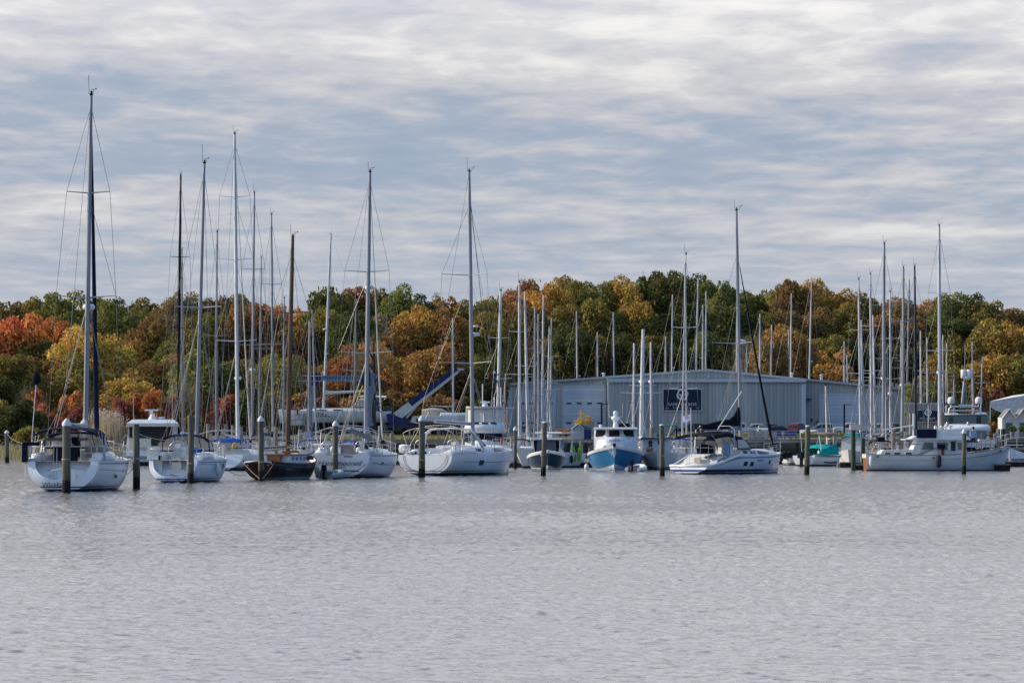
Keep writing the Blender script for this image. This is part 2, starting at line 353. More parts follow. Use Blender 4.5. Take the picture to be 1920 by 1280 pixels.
BARK = mat('bark', (0.075, 0.062, 0.05), 0.95, bump=0.4)

def crown_data(seed, n=5200, nl=30, leaf=0.040, rlo=0.20, rhi=0.36, squash=1.0, shell=0.62, gap=0.0):
    """many small leaf clumps over the surfaces of overlapping lobes inside the unit ball"""
    rg = np.random.default_rng(seed)
    d = rg.normal(size=(nl, 3)); d /= np.linalg.norm(d, axis=1)[:, None]
    c = d * (rg.uniform(0.25, 1.0, nl) ** 0.6)[:, None] * shell * np.array([1, 1, 1.02]) + rg.normal(size=(nl, 3)) * np.array([.10, .10, .12])
    c[:, 2] = c[:, 2] * squash
    r = rg.uniform(rlo, rhi, nl) * (1.1 - 0.25 * np.clip(c[:, 2], 0, 1))
    area = r ** 2; pick = rg.choice(nl, n * 2, p=area / area.sum())
    v = rg.normal(size=(n * 2, 3)); v[:, 2] += 0.25; v /= np.linalg.norm(v, axis=1)[:, None]
    p = c[pick] + v * (r[pick] * rg.uniform(0.70, 1.10, n * 2))[:, None]
    dist = np.linalg.norm(p[:, None, :] - c[None], axis=2) / r[None]
    dist[np.arange(n * 2), pick] = 9
    keep = np.where(dist.min(axis=1) > 0.72)[0][:n]
    p = p[keep]; v = v[keep]; k = len(p)
    s = leaf * rg.uniform(0.55, 1.5, k)
    ni = k // 9; q = c[rg.choice(nl, ni)] * 0.8 + rg.normal(size=(ni, 3)) * 0.12
    p = np.vstack([p, q]); v = np.vstack([v, rg.normal(size=(ni, 3))]); s = np.concatenate([s, leaf * 2.4 * np.ones(ni)]); k = len(p)
    nrm = v + rg.normal(size=(k, 3)) * 0.75; nrm /= np.linalg.norm(nrm, axis=1)[:, None]
    a = np.cross(nrm, rg.normal(size=(k, 3))); a /= np.linalg.norm(a, axis=1)[:, None]; b = np.cross(nrm, a)
    asp = rg.uniform(0.5, 1.0, k)
    a *= s[:, None]; b *= (s * asp)[:, None]
    V = np.stack([p - a, p - b * 1.0 - a * 0.15, p + a, p + b * 1.0 + a * 0.1], axis=1).reshape(-1, 3)
    V[:, 2] /= np.percentile(V[:, 2], 99.7); V[:, :2] /= np.percentile(np.abs(V[:, :2]), 99.0) * 1.04
    return V, k
def quads_mesh(name, V, k, m):
    me = bpy.data.meshes.new(name); me.vertices.add(4 * k); me.vertices.foreach_set('co', V.astype(np.float32).ravel())
    me.loops.add(4 * k); me.loops.foreach_set('vertex_index', np.arange(4 * k, dtype=np.int32))
    me.polygons.add(k); me.polygons.foreach_set('loop_start', np.arange(0, 4 * k, 4, dtype=np.int32)); me.polygons.foreach_set('loop_total', np.full(k, 4, dtype=np.int32))
    me.materials.append(m); me.update(calc_edges=True); return me
CROWN = {}
for i in range(8): CROWN['round', i] = quads_mesh('crown', *crown_data(10 + i, n=11000, nl=56, rlo=.12, rhi=.34, shell=.72, leaf=.030), FOL)
for i in range(2): CROWN['loose', i] = quads_mesh('crown', *crown_data(40 + i, n=3000, nl=40, leaf=0.032, rlo=.14, rhi=.26, shell=0.74), FOL)
for i in range(2): CROWN['shrub', i] = quads_mesh('crown', *crown_data(60 + i, n=3600, nl=24, leaf=0.052, rlo=.18, rhi=.34), FOL)
def pine_data(seed):
    rg = np.random.default_rng(seed); P = []
    for lvl in range(13):
        z = -1 + 2 * lvl / 12; rad = (1 - (z + 1) / 2) * 0.95 + 0.08
        for k in range(9):
            a = rg.uniform(0, 6.28)
            t = rg.uniform(0.15, 1, 60)
            P.append(np.stack([np.cos(a) * t * rad, np.sin(a) * t * rad, z + 0.12 * t + rg.normal(size=60) * 0.03], 1) + rg.normal(size=(60, 3)) * 0.035)
    p = np.vstack(P); k = len(p); s = rg.uniform(.02, .05, k)
    n_ = rg.normal(size=(k, 3)); n_ /= np.linalg.norm(n_, axis=1)[:, None]; a = np.cross(n_, rg.normal(size=(k, 3))); a /= np.linalg.norm(a, axis=1)[:, None]; b = np.cross(n_, a)
    a *= s[:, None]; b *= (s * .5)[:, None]
    return np.stack([p - a, p - b, p + a, p + b], axis=1).reshape(-1, 3), k
CROWN['pine', 0] = quads_mesh('crown', *pine_data(5), FOL)
def bare_data(seed, n=900):
    """leafless limbs and twigs as thin blades"""
    rg = np.random.default_rng(seed); Q = []
    def limb(p, d, l, w_, lev):
        e = p + d * l; side = np.cross(d, rg.normal(size=3)); side /= np.linalg.norm(side)
        Q.append([p - side * w_, p + side * w_, e + side * w_ * .5, e - side * w_ * .5])
        if lev == 0: return
        for _ in range(4 if lev > 2 else 3):
            dd = d + rg.normal(size=3) * 0.42; dd[2] += .1; dd /= np.linalg.norm(dd)
            limb(p + d * l * rg.uniform(.45, 1), dd, l * rg.uniform(.6, .8), w_ * .55, lev - 1)
    for _ in range(7):
        d = rg.normal(size=3) * .5; d[2] = 1; d /= np.linalg.norm(d); limb(np.array([0, 0, -1.0]), d, .7, .022, 5)
    V = np.array(Q).reshape(-1, 3); return V, len(Q)
CROWN['bare', 0] = quads_mesh('crown', *bare_data(3), FOL)
def trunk_mesh():
    mb = MB(); rg = random.Random(4)
    mb.tube([(0, 0, -.5), (.05, 0, 4), (-.1, .1, 8), (.1, 0, 13)], [.42, .33, .26, .12], 7)
    for k in range(6):
        a = k * 1.1; z = 4.5 + k * 1.1
        mb.tube([(0, 0, z), (math.cos(a) * 1.4, math.sin(a) * 1.4, z + 1.8), (math.cos(a) * 3.2, math.sin(a) * 3.2, z + 3.4)], [.17, .11, .05], 5)
    return mb
_tk = trunk_mesh().build('trunk', BARK); TRUNK = _tk.data; bpy.data.objects.remove(_tk)

COL = {'green': (.115, .120, .026), 'bright green': (.17, .18, .035), 'dark green': (.062, .072, .020), 'olive': (.165, .125, .022), 'yellow-green': (.24, .21, .03),
       'golden yellow': (.48, .28, .03), 'gold': (.32, .17, .02), 'brown': (.17, .095, .028), 'rust': (.25, .105, .022), 'orange': (.42, .165, .018),
       'red-orange': (.46, .12, .016), 'red': (.32, .060, .020), 'crimson': (.25, .042, .030), 'grey-brown': (.17, .135, .085), 'red-brown': (.23, .075, .024), 'purple-red': (.16, .03, .035)}
LAND = [(-200, 60, 'at the far left of the wood'), (60, 145, 'just left of the tallest mast'), (145, 240, 'behind the tallest mast'), (240, 320, 'above the white cabin cruiser'),
        (320, 430, 'behind the dark mast'), (430, 520, 'behind the cluster of tall masts'), (520, 600, 'behind the varnished wooden mast'), (600, 700, 'above the boat hoist'),
        (700, 790, 'above the blue crane cab'), (790, 870, 'behind the crane boom tip'), (870, 955, 'just left of the storage shed'), (955, 1060, 'above the shed roof left end'),
        (1060, 1180, 'above the shed doors'), (1180, 1290, 'above the big blue sign'), (1290, 1400, 'above the ridge of the shed roof'), (1400, 1520, 'above the shed roof right slope'),
        (1520, 1620, 'above the shed roof right end'), (1620, 1740, 'behind the right mast cluster'), (1740, 1800, 'behind the lone white mast'), (1800, 1860, 'above the twin-dome motor yacht'), (1860, 2200, 'above the white tent')]
_tcount = {}
ORD = ['', 'second ', 'third ', 'fourth ', 'fifth ', 'sixth ', 'seventh ', 'eighth ', 'ninth ', 'tenth ']
def tree(px, top, d, wpx, col, kind='round', bottom=None, row='skyline', name='tree'):
    x = (px - 960) / FPX * d; gz = ground_z(x, d)
    ztop = CAMZ + (HZ - top) / FPX * d
    wdt = wpx / ppm(d); h = ztop - gz
    lab_kind = {'pine': 'evergreen', 'bare': 'leafless tree', 'shrub': 'shrub'}.get(kind, 'tree')
    lm = next(s for a, b, s in LAND if a <= px < b)
    key = (col, row, lm, lab_kind); k = _tcount[key] = _tcount.get(key, 0) + 1
    rowt = {'skyline': 'on the skyline', 'mid': 'in the middle tier', 'front': 'low in the front tier', 'shore': 'by the water'}[row]
    label = f"{ORD[min(k - 1, 9)]}{col} {lab_kind} {rowt} {lm}" if k > 1 else f"{col} {lab_kind} {rowt} {lm}"
    t = thing({'pine': 'evergreen_tree', 'shrub': 'shrub'}.get(kind, name), label, 'shrub' if kind == 'shrub' else 'tree', (x, d, gz), random.uniform(0, 6.28), 'trees of the wood' if kind != 'shrub' else 'shrubs at the edge of the wood')
    nv = len([1 for a in CROWN if a[0] == kind]); me = CROWN[kind, random.randrange(nv)]
    frac = {'round': 0.80, 'loose': .85, 'shrub': 1.0, 'pine': .9, 'bare': 0.9}[kind]
    hb = min(h * frac, wdt * (1.7 if kind != 'pine' else 3.5)); hb = max(hb, wdt * .75) if kind != 'shrub' else h
    hb = min(hb, h)
    c = bpy.data.objects.new('crown', me); C.objects.link(c); c.parent = t
    k_ = 1.30 if kind == 'round' else 1.06; c.scale = (wdt / 2 * k_, wdt / 2 * k_, hb / 2 * 1.03); c.location = (0, 0, h - hb / 2)
    v = random.uniform(.85, 1.15); base = COL[col]; c.color = (base[0] * v, base[1] * v, base[2] * v, 1)
    k2 = bpy.data.objects.new('trunk', TRUNK); C.objects.link(k2); k2.parent = t
    s = (h - hb * .35) / 13; k2.scale = (max(.25, s), max(.25, s), s)
    return t

def wood():
    T = tree
    for px, y, w_, c in [(-45, 572, 100, 'olive'), (0, 571, 95, 'brown'), (42, 571, 80, 'olive'), (78, 562, 85, 'olive'), (112, 556, 90, 'green'), (152, 552, 90, 'yellow-green'), (186, 570, 70, 'green'), (214, 577, 60, 'brown'),
                         (248, 566, 80, 'dark green'), (280, 564, 75, 'olive'), (312, 572, 70, 'brown'), (345, 553, 85, 'grey-brown'), (382, 561, 75, 'brown'), (425, 566, 75, 'olive'), (458, 557, 75, 'green'), (487, 572, 60, 'red-brown'),
                         (515, 577, 70, 'red'), (552, 577, 75, 'orange'), (594, 560, 60, 'green'), (622, 543, 75, 'green'), (656, 542, 50, 'crimson'), (684, 543, 70, 'olive'), (716, 545, 60, 'green'), (745, 537, 70, 'bright green'),
                         (775, 556, 70, 'dark green'), (796, 570, 60, 'dark green'), (838, 563, 75, 'rust'), (868, 567, 70, 'olive'), (900, 567, 70, 'green'), (935, 562, 80, 'rust')]:
        T(px, y, 680 + random.uniform(-18, 18), w_ * 1.12, c)
    T(816, 553, 690, 60, 'dark green', 'loose')
    for px, y, w_, c in [(-50, 600, 120, 'orange'), (12, 596, 110, 'red-orange'), (62, 625, 90, 'green'), (104, 598, 60, 'red-orange'), (96, 632, 80, 'olive'), (138, 618, 90, 'golden yellow'), (176, 606, 80, 'brown'), (196, 632, 90, 'golden yellow'), (232, 574, 95, 'green'),
                         (253, 640, 110, 'gold'), (288, 600, 80, 'brown'), (318, 596, 80, 'grey-brown'), (338, 630, 80, 'green'), (366, 600, 80, 'olive'), (402, 592, 80, 'green'), (432, 600, 70, 'brown'), (470, 578, 95, 'red-brown'),
                         (508, 592, 80, 'rust'), (545, 604, 80, 'rust'), (585, 600, 80, 'dark green'), (625, 585, 85, 'olive'), (668, 590, 85, 'dark green'), (706, 596, 80, 'grey-brown'), (755, 597, 85, 'rust'), (792, 578, 90, 'gold'),
                         (830, 584, 90, 'rust'), (868, 598, 80, 'brown'), (906, 592, 80, 'olive'), (940, 590, 70, 'olive')]:
        T(px, y, 635 + random.uniform(-12, 12), w_ * 1.1, c, row='mid')
    for px, y, w_, c in [(-40, 690, 110, 'dark green'), (22, 668, 90, 'olive'), (64, 672, 90, 'olive'), (104, 672, 90, 'brown'), (148, 664, 95, 'olive'), (205, 694, 85, 'gold'), (240, 712, 80, 'golden yellow'), (282, 678, 90, 'brown'), (320, 668, 85, 'rust'),
                         (362, 660, 80, 'bright green'), (400, 672, 75, 'green'), (436, 678, 80, 'olive'), (474, 684, 80, 'green'), (510, 668, 80, 'yellow-green'), (548, 672, 80, 'olive'), (588, 690, 80, 'rust'), (628, 676, 80, 'rust'),
                         (668, 650, 80, 'red-brown'), (700, 646, 80, 'orange'), (735, 668, 85, 'olive'), (772, 664, 85, 'gold'), (812, 650, 85, 'rust'), (852, 680, 80, 'brown'), (884, 690, 75, 'dark green'), (914, 668, 60, 'olive')]:
        T(px, y, 590 + random.uniform(-10, 10), w_ * 1.1, c, row='front')
    for px, y, w_, c in [(352, 722, 60, 'brown'), (412, 742, 60, 'red'), (466, 726, 66, 'green'), (520, 734, 70, 'olive'), (560, 738, 66, 'rust'), (606, 745, 66, 'red-brown'), (660, 742, 70, 'rust'), (706, 726, 70, 'olive'), (748, 734, 70, 'brown'), (800, 738, 66, 'rust'), (846, 742, 70, 'red-brown'), (898, 746, 60, 'dark green')]:
        T(px, y, 572, w_ * 1.1, c, 'shrub', row='front')
    for px, y, w_, c in [(70, 700, 80, 'grey-brown'), (140, 715, 80, 'grey-brown'), (700, 600, 60, 'grey-brown'), (345, 680, 70, 'grey-brown')]:
        T(px, y, 560, w_, c, 'bare', row='front')
    # right of x = 950: the wooded hill behind the shed
    for px, y, w_, c in [(960, 552, 80, 'rust'), (988, 529, 62, 'red-brown'), (1010, 548, 60, 'orange'), (1036, 526, 70, 'gold'), (1068, 524, 75, 'olive'), (1098, 530, 65, 'olive'), (1124, 534, 65, 'green'), (1152, 530, 60, 'rust'), (1180, 521, 75, 'gold'),
                         (1206, 530, 60, 'brown'), (1238, 514, 75, 'dark green'), (1270, 513, 75, 'dark green'), (1304, 519, 75, 'dark green'), (1338, 530, 70, 'green'), (1370, 540, 70, 'dark green'), (1404, 546, 70, 'green'), (1434, 548, 66, 'green'), (1460, 543, 55, 'olive'),
                         (1482, 528, 62, 'brown'), (1512, 527, 68, 'gold'), (1542, 540, 66, 'olive'), (1574, 545, 68, 'gold'), (1606, 552, 66, 'olive'), (1634, 560, 60, 'rust'), (1664, 561, 66, 'rust'), (1698, 564, 70, 'brown'), (1734, 567, 70, 'rust'),
                         (1774, 553, 72, 'green'), (1808, 555, 70, 'dark green'), (1840, 567, 62, 'olive'), (1866, 577, 66, 'brown'), (1900, 580, 70, 'brown'), (1940, 584, 80, 'olive')]:
        T(px, y, 880 + random.uniform(-18, 18), w_ * 1.14, c)
    for i, (y, c) in enumerate([(575, 'orange'), (580, 'brown'), (575, 'olive'), (580, 'brown'), (568, 'olive'), (585, 'green'), (570, 'gold'), (585, 'green'), (565, 'dark green'), (575, 'dark green'), (572, 'green'), (580, 'dark green'), (590, 'green'), (585, 'olive'), (590, 'brown'), (575, 'brown'),
                                (580, 'olive'), (590, 'brown'), (595, 'rust'), (600, 'brown'), (600, 'brown'), (598, 'green'), (595, 'dark green'), (600, 'dark green'), (605, 'dark green'), (610, 'brown')]):
        T(965 + 38 * i + random.uniform(-8, 8), y + random.uniform(-6, 6), 815, 80, c, row='mid')
    for i, (y, c) in enumerate([(640, 'green'), (635, 'brown'), (640, 'olive'), (620, 'dark green'), (640, 'brown'), (635, 'dark green'), (640, 'olive'), (630, 'dark green'), (640, 'dark green'), (630, 'green'), (640, 'dark green'), (640, 'dark green'), (636, 'grey-brown'), (640, 'dark green'), (650, 'dark green'), (635, 'olive'),
                                (640, 'dark green'), (640, 'dark green'), (650, 'dark green'), (650, 'dark green'), (650, 'dark green'), (650, 'green'), (655, 'dark green')]):
        T(962 + 40 * i + random.uniform(-8, 8), y + random.uniform(-8, 8), 760, 84, c, row='front')
    T(1472, 612, 735, 88, 'rust', row='front'); T(1440, 590, 740, 90, 'grey-brown', 'bare', row='front'); T(1402, 600, 745, 80, 'grey-brown', 'bare', row='front')
    T(1564, 655, 728, 86, 'orange', 'loose', row='front'); T(1448, 640, 725, 60, 'brown', row='front')
    for px, y, w_, c in [(1752, 672, 70, 'brown'), (1782, 650, 80, 'olive'), (1818, 634, 80, 'olive'), (1856, 615, 90, 'olive'), (1900, 604, 100, 'gold'), (1950, 600, 100, 'olive')]:
        T(px, y, 560, w_ * 1.15, c, row='mid')
    for px, y, w_, c in [(1770, 712, 70, 'green'), (1808, 690, 80, 'olive'), (1862, 668, 90, 'gold'), (1912, 668, 90, 'olive'), (1728, 722, 60, 'green')]:
        T(px, y, 540, w_ * 1.1, c, row='front')
    T(1838, 732, 520, 44, 'purple-red', 'shrub', row='front'); T(1868, 729, 522, 44, 'purple-red', 'shrub', row='front')
    T(1838, 742, 505, 14, 'dark green', 'pine', row='front'); T(1850, 744, 505, 14, 'dark green', 'pine', row='front'); T(1864, 768, 500, 40, 'dark green', 'shrub', row='front')
    # near shore, left
    for px, y, w_, c, d in [(28, 752, 84, 'dark green', 430), (-15, 745, 70, 'olive', 440), (62, 733, 40, 'red', 445), (80, 752, 44, 'red', 440), (126, 735, 50, 'red-orange', 445), (150, 760, 40, 'crimson', 438), (105, 778, 44, 'crimson', 432), (228, 748, 44, 'crimson', 446), (258, 742, 44, 'red', 448),
                            (288, 732, 46, 'red-orange', 446), (316, 742, 40, 'red', 446), (182, 806, 50, 'dark green', 425), (222, 800, 60, 'dark green', 430), (205, 770, 60, 'olive', 455), (262, 790, 70, 'dark green', 436), (310, 785, 60, 'dark green', 440), (355, 780, 60, 'olive', 455), (60, 800, 60, 'olive', 424), (130, 812, 60, 'olive', 420)]:
        T(px, y, d, w_ * 1.15, c, 'shrub', row='shore')
wood()
def side_wood():
    """the same wood carrying on to both sides of the view, as one mass"""
    V0, k0 = crown_data(77, n=2600, nl=40, leaf=.045, rlo=.12, rhi=.34, shell=.72); parts = []; rg = np.random.default_rng(8)
    for px in list(range(-900, -75, 70)) + list(range(2010, 2900, 70)):
        for d, hgt, w_ in ((870 if px > 0 else 680, 23, 8.5), (640, 19, 7.5), (560, 15, 6.5)):
            x = (px + rg.uniform(-25, 25) - 960) / FPX * d; h = hgt * rg.uniform(.85, 1.1); a = rg.uniform(0, 6.28); q = V0 * [w_, w_, h * .48]
            q = np.stack([q[:, 0] * math.cos(a) - q[:, 1] * math.sin(a), q[:, 0] * math.sin(a) + q[:, 1] * math.cos(a), q[:, 2]], 1); parts.append(q + [x, d, ground_z(x, d) + h * .52])
    V = np.vstack(parts); me = quads_mesh('far_wood', V, len(V) // 4, FOL); o = bpy.data.objects.new('far_wood', me); C.objects.link(o); o.color = (.17, .12, .03, 1); tag(o, 'wood carrying on beyond both edges of the view', kind='stuff')
side_wood()

def blades(name, label, pts, hmin, hmax, wid, m, lean=.15, per=1):
    V = []
    for (x, y, z) in pts:
        for _ in range(per):
            a = random.uniform(0, 6.28); h = random.uniform(hmin, hmax); dx, dy = random.uniform(-lean, lean) * h, random.uniform(-lean, lean) * h
            wx, wy = math.cos(a) * wid, math.sin(a) * wid
            V += [(x - wx, y - wy, z), (x + wx, y + wy, z), (x + dx + wx * .3, y + dy, z + h), (x + dx - wx * .3, y + dy, z + h)]
    V = np.array(V); me = quads_mesh(name, V, len(V) // 4, m); o = bpy.data.objects.new(name, me); C.objects.link(o)
    return tag(o, label, 'reeds', kind='stuff')
def reeds():
    P = []
    for _ in range(5200):
        y = random.uniform(403, 418); x = random.uniform(-66, -40); P.append((x, y, ground_z(x, y) - .1))
    o = blades('reeds', 'straw-coloured marsh reeds along the left shore', P, .5, 1.35, .025, FOL); o.color = (.30, .25, .12, 1)
    P = []
    for _ in range(900):
        px = random.gauss(200, 16); d = random.uniform(422, 432); x = (px - 960) / FPX * d; P.append((x, d, ground_z(x, d)))
    o = blades('tall_reeds', 'tall pale reed stalks with feathery plumes behind the boats', P, 2.4, 4.6, .03, FOL, .06); o.color = (.34, .27, .18, 1)
    V = []; rg = random.Random(2)
    for (x, y, z) in P[:110]:
        hz = z + rg.uniform(3.0, 4.7)
        for _ in range(14):
            q = Vector((x + rg.gauss(0, .12), y + rg.gauss(0, .12), hz + rg.gauss(0, .28)))
            a = Vector((rg.gauss(0, 1), rg.gauss(0, 1), rg.gauss(0, 1))).normalized() * .09; b = a.cross(Vector((rg.gauss(0, 1), rg.gauss(0, 1), rg.gauss(0, 1)))).normalized() * .05
            V += [tuple(q - a), tuple(q - b), tuple(q + a), tuple(q + b)]
    me = quads_mesh('reed_plumes', np.array(V), len(V) // 4, FOL); o = bpy.data.objects.new('reed_plumes', me); C.objects.link(o); o.color = (.46, .36, .29, 1)
    tag(o, 'pale feathery reed plumes behind the leftmost boats', 'reeds', kind='stuff')
reeds()
# ------------------------------------------------------------------ storage shed
def rib_metal(name, col, pitch, axis='X', depth=0.35, horiz=False):
    m = mat(name, col, 0.55, 0, var=0.07, scale=0.35, stretch=(1, 1, 0.12)); nt = m.node_tree; N = nt.nodes; Lk = nt.links; b = N['Principled BSDF']
    tc = N.new('ShaderNodeTexCoord'); sp = N.new('ShaderNodeSeparateXYZ'); Lk.new(tc.outputs['Object'], sp.inputs[0])
    a = N.new('ShaderNodeMath'); a.operation = 'DIVIDE'; Lk.new(sp.outputs['Z' if horiz else 'X'], a.inputs[0]); a.inputs[1].default_value = pitch
    fr = N.new('ShaderNodeMath'); fr.operation = 'PINGPONG'; Lk.new(a.outputs[0], fr.inputs[0]); fr.inputs[1].default_value = 0.5
    st = N.new('ShaderNodeMapRange'); st.inputs[1].default_value = 0.10; st.inputs[2].default_value = 0.2; Lk.new(fr.outputs[0], st.inputs[0])
    bp = N.new('ShaderNodeBump'); bp.inputs['Strength'].default_value = depth; bp.inputs['Distance'].default_value = 0.06
    Lk.new(st.outputs[0], bp.inputs['Height']); Lk.new(bp.outputs[0], b.inputs['Normal'])
    # the sheets themselves: every panel a slightly different tone, a darker line in each groove
    fl = N.new('ShaderNodeMath'); fl.operation = 'FLOOR'; Lk.new(a.outputs[0], fl.inputs[0])
    wn = N.new('ShaderNodeTexWhiteNoise'); wn.noise_dimensions = '1D'; Lk.new(fl.outputs[0], wn.inputs['W'])
    mr = N.new('ShaderNodeMapRange'); mr.inputs[3].default_value = 0.90; mr.inputs[4].default_value = 1.08; Lk.new(wn.outputs[0], mr.inputs[0])
    gr = N.new('ShaderNodeMapRange'); gr.inputs[3].default_value = 0.92 if horiz else 0.82; gr.inputs[4].default_value = 1.0; Lk.new(st.outputs[0], gr.inputs[0])
    mu = N.new('ShaderNodeMath'); mu.operation = 'MULTIPLY'; Lk.new(mr.outputs[0], mu.inputs[0]); Lk.new(gr.outputs[0], mu.inputs[1])
    old = b.inputs['Base Color'].links[0].from_socket; vs = N.new('ShaderNodeVectorMath'); vs.operation = 'SCALE'; Lk.new(old, vs.inputs[0]); Lk.new(mu.outputs[0], vs.inputs[3])
    Lk.new(vs.outputs[0], b.inputs['Base Color']); return m
METAL = rib_metal('ribbed_grey_cladding', (0.44, 0.46, 0.44), 0.62)
METALD = rib_metal('ribbed_dark_cladding', (0.36, 0.39, 0.40), 0.62)
DOORM = rib_metal('sectional_door', (0.56, 0.61, 0.68), 0.6, horiz=True, depth=.2)
TRIM = mat('shed_trim', (0.56, 0.60, 0.66), 0.5, var=.05)
ROOFM = mat('shed_roof', (0.42, 0.45, 0.47), 0.6, var=.06)
SIGNB = mat('sign_navy', (0.006, 0.014, 0.045), 0.4, var=.05)

def px2x(px, d): return (px - 960) / FPX * d
def px2z(py, d): return CAMZ + (HZ - py) / FPX * d

def emblem(r, parent, m, y=-.03, z=0.0, x=0.0):
    """a ring with four spokes and notched rim around two crossing curves"""
    mb = MB(); n = 40
    for k in range(n):
        a0, a1 = 2 * math.pi * k / n, 2 * math.pi * (k + 1) / n
        ro = r * (1.08 if (k // 5) % 2 == 0 else 0.98)
        P = [(x + rr * math.cos(a), y, z + rr * math.sin(a)) for rr, a in ((r * .74, a0), (ro, a0), (ro, a1), (r * .74, a1))]
        mb.face(P[::-1])
    for a in (0, math.pi / 2, math.pi, 3 * math.pi / 2):
        c, s = math.cos(a), math.sin(a); w_ = r * .09
        mb.face([(x + c * r * .2 - s * w_, y, z + s * r * .2 + c * w_), (x + c * r * .78 - s * w_, y, z + s * r * .78 + c * w_), (x + c * r * .78 + s * w_, y, z + s * r * .78 - c * w_), (x + c * r * .2 + s * w_, y, z + s * r * .2 - c * w_)])
    pts = [(x + r * .42 * math.sin(t * 2 * math.pi) , y - .01, z + r * .55 * (1 - 2 * t)) for t in [i / 14 for i in range(15)]]
    mb.tube(pts, r * .07, 5)
    return mb.build('emblem', m, parent)

def shed():
    d = 600; x0, x1 = px2x(952, d), px2x(1697, d); xr = px2x(1326, d); zg = 2.9
    zl, zr, zc = px2z(720, d), px2z(729, d), px2z(693, d)
    t = thing('storage_shed', 'large grey ribbed metal boat storage shed with low gable', 'shed', (xr, d, zg))
    def L(x, z): return (x - xr, z - zg)
    def zroof(x): return zl + (zc - zl) * (x - x0) / (xr - x0) if x < xr else zr + (zc - zr) * (x1 - x) / (x1 - xr)
    mb = MB(); D = 60
    a, b, c = L(x0, zl), L(xr, zc), L(x1, zr)
    lo = -1.5
    mb.face([(a[0], 0, lo), (c[0], 0, lo), (c[0], 0, c[1]), (b[0], 0, b[1]), (a[0], 0, a[1])])
    mb.face([(a[0], D, lo), (a[0], 0, lo), (a[0], 0, a[1]), (a[0], D, a[1])]); mb.face([(c[0], 0, lo), (c[0], D, lo), (c[0], D, c[1]), (c[0], 0, c[1])])
    mb.face([(c[0], D, lo), (a[0], D, lo), (a[0], D, a[1]), (b[0], D, b[1]), (c[0], D, c[1])])
    mb.build('wall', METAL, t)
    mb = MB()
    for p, q in ((a, b), (b, c)):
        for (y0, y1, th) in ((-.5, D + .4, .14),):
            mb.face([(p[0], y0, p[1] + th), (q[0], y0, q[1] + th), (q[0], y1, q[1] + th), (p[0], y1, p[1] + th)])
            mb.face([(p[0], y0, p[1] - .22), (q[0], y0, q[1] - .22), (q[0], y0, q[1] + th), (p[0], y0, p[1] + th)])
            mb.face([(p[0], y1, p[1]), (p[0], y0, p[1]- .22), (q[0], y0, q[1] - .22), (q[0], y1, q[1])])
    mb.build('roof', ROOFM, t)
    # corner trims
    mb = MB(); mb.box((a[0] + .35, -.04, (a[1] + lo) / 2), (.75, .07, a[1] - lo - .3)); mb.build('corner_trim', TRIM, t)
    mb = MB(); mb.box((c[0] - .25, -.04, (c[1] + lo) / 2), (.5, .07, c[1] - lo - .3)); mb.build('corner_trim', TRIM, t)
    # roll-up doors
    def door(p0, p1, top, rows, m=DOORM):
        xa, xb = L(px2x(p0, d), 0)[0], L(px2x(p1, d), 0)[0]; zt = px2z(top, d) - zg
        f = MB(); f.box(((xa + xb) / 2, -.06, (zt + lo) / 2), (xb - xa, .10, zt - lo)); dd = f.build('door', m, t)
        g = MB(); g.box((xa - .1, -.08, (zt + lo) / 2), (.2, .14, zt - lo + .2)); g.box((xb + .1, -.08, (zt + lo) / 2), (.2, .14, zt - lo + .2)); g.box(((xa + xb) / 2, -.08, zt + .1), (xb - xa + .4, .14, .2)); g.build('frame', TRIM, dd)
        for r in rows:
            z = px2z(r, d) - zg; n = int((xb - xa) / 1.52)
            for k in range(n):
                wmb = MB(); wmb.box((xa + (k + .5) * (xb - xa) / n, -.12, z), (.85, .04, .26)); wmb.build('window', GLASS, dd)
    door(970, 1040, 734, (756, 793)); door(1057, 1134, 725, (756, 793)); door(1538, 1655, 740, ())
    # projecting centre section
    e = 3.5; dd = d - e
    bx0, bx1 = L(px2x(1140, dd), 0)[0], L(px2x(1508, dd), 0)[0]; bt = px2z(711, dd) - zg
    mb = MB()
    mb.face([(bx0, -e, lo), (bx1, -e, lo), (bx1, -e, bt), (bx0, -e, bt)]); mb.face([(bx0, -.01, lo), (bx0, -e, lo), (bx0, -e, bt), (bx0, -.01, bt)]); mb.face([(bx1, -e, lo), (bx1, -.01, lo), (bx1, -.01, bt), (bx1, -e, bt)])
    mb.build('projecting_wall', METAL, t)
    mb = MB(); mb.box(((bx0 + bx1) / 2, -e / 2, bt + .08), (bx1 - bx0 + .3, e + .6, .16)); mb.build('projecting_roof', ROOFM, t)
    mb = MB(); mb.box(((bx0 + bx1) / 2, -e - .38, bt - .24), (bx1 - bx0 + .6, .08, .5)); mb.build('fascia', TRIM, t)
    mb = MB(); mb.box((bx1 - .12, -e - .05, bt / 2 - .5), (.75, .09, bt - lo - 2.1)); mb.build('corner_trim', TRIM, t)
    for p0, p1 in ((1181, 1232), (1420, 1424)):
        xa, xb = L(px2x(p0, dd), 0)[0], L(px2x(p1, dd), 0)[0]
        mb = MB(); mb.box(((xa + xb) / 2, -e - .025, (bt + lo) / 2 - .3), (xb - xa, .04, bt - lo - .6)); mb.build('wall_panel', METALD, t)
    mb = MB(); mb.box((L(px2x(1466, dd), 0)[0], -e - .02, (bt + lo) / 2 - .3), (6.9, .03, bt - lo - .6)); mb.build('wall_panel', METALD, t)
    for px in (1232, 1326):
        mb = MB(); mb.tube([(L(px2x(px, dd), 0)[0], -e - .1, lo), (L(px2x(px, dd), 0)[0], -e - .1, bt - .5)], .06, 5); mb.build('downpipe', METALD, t)
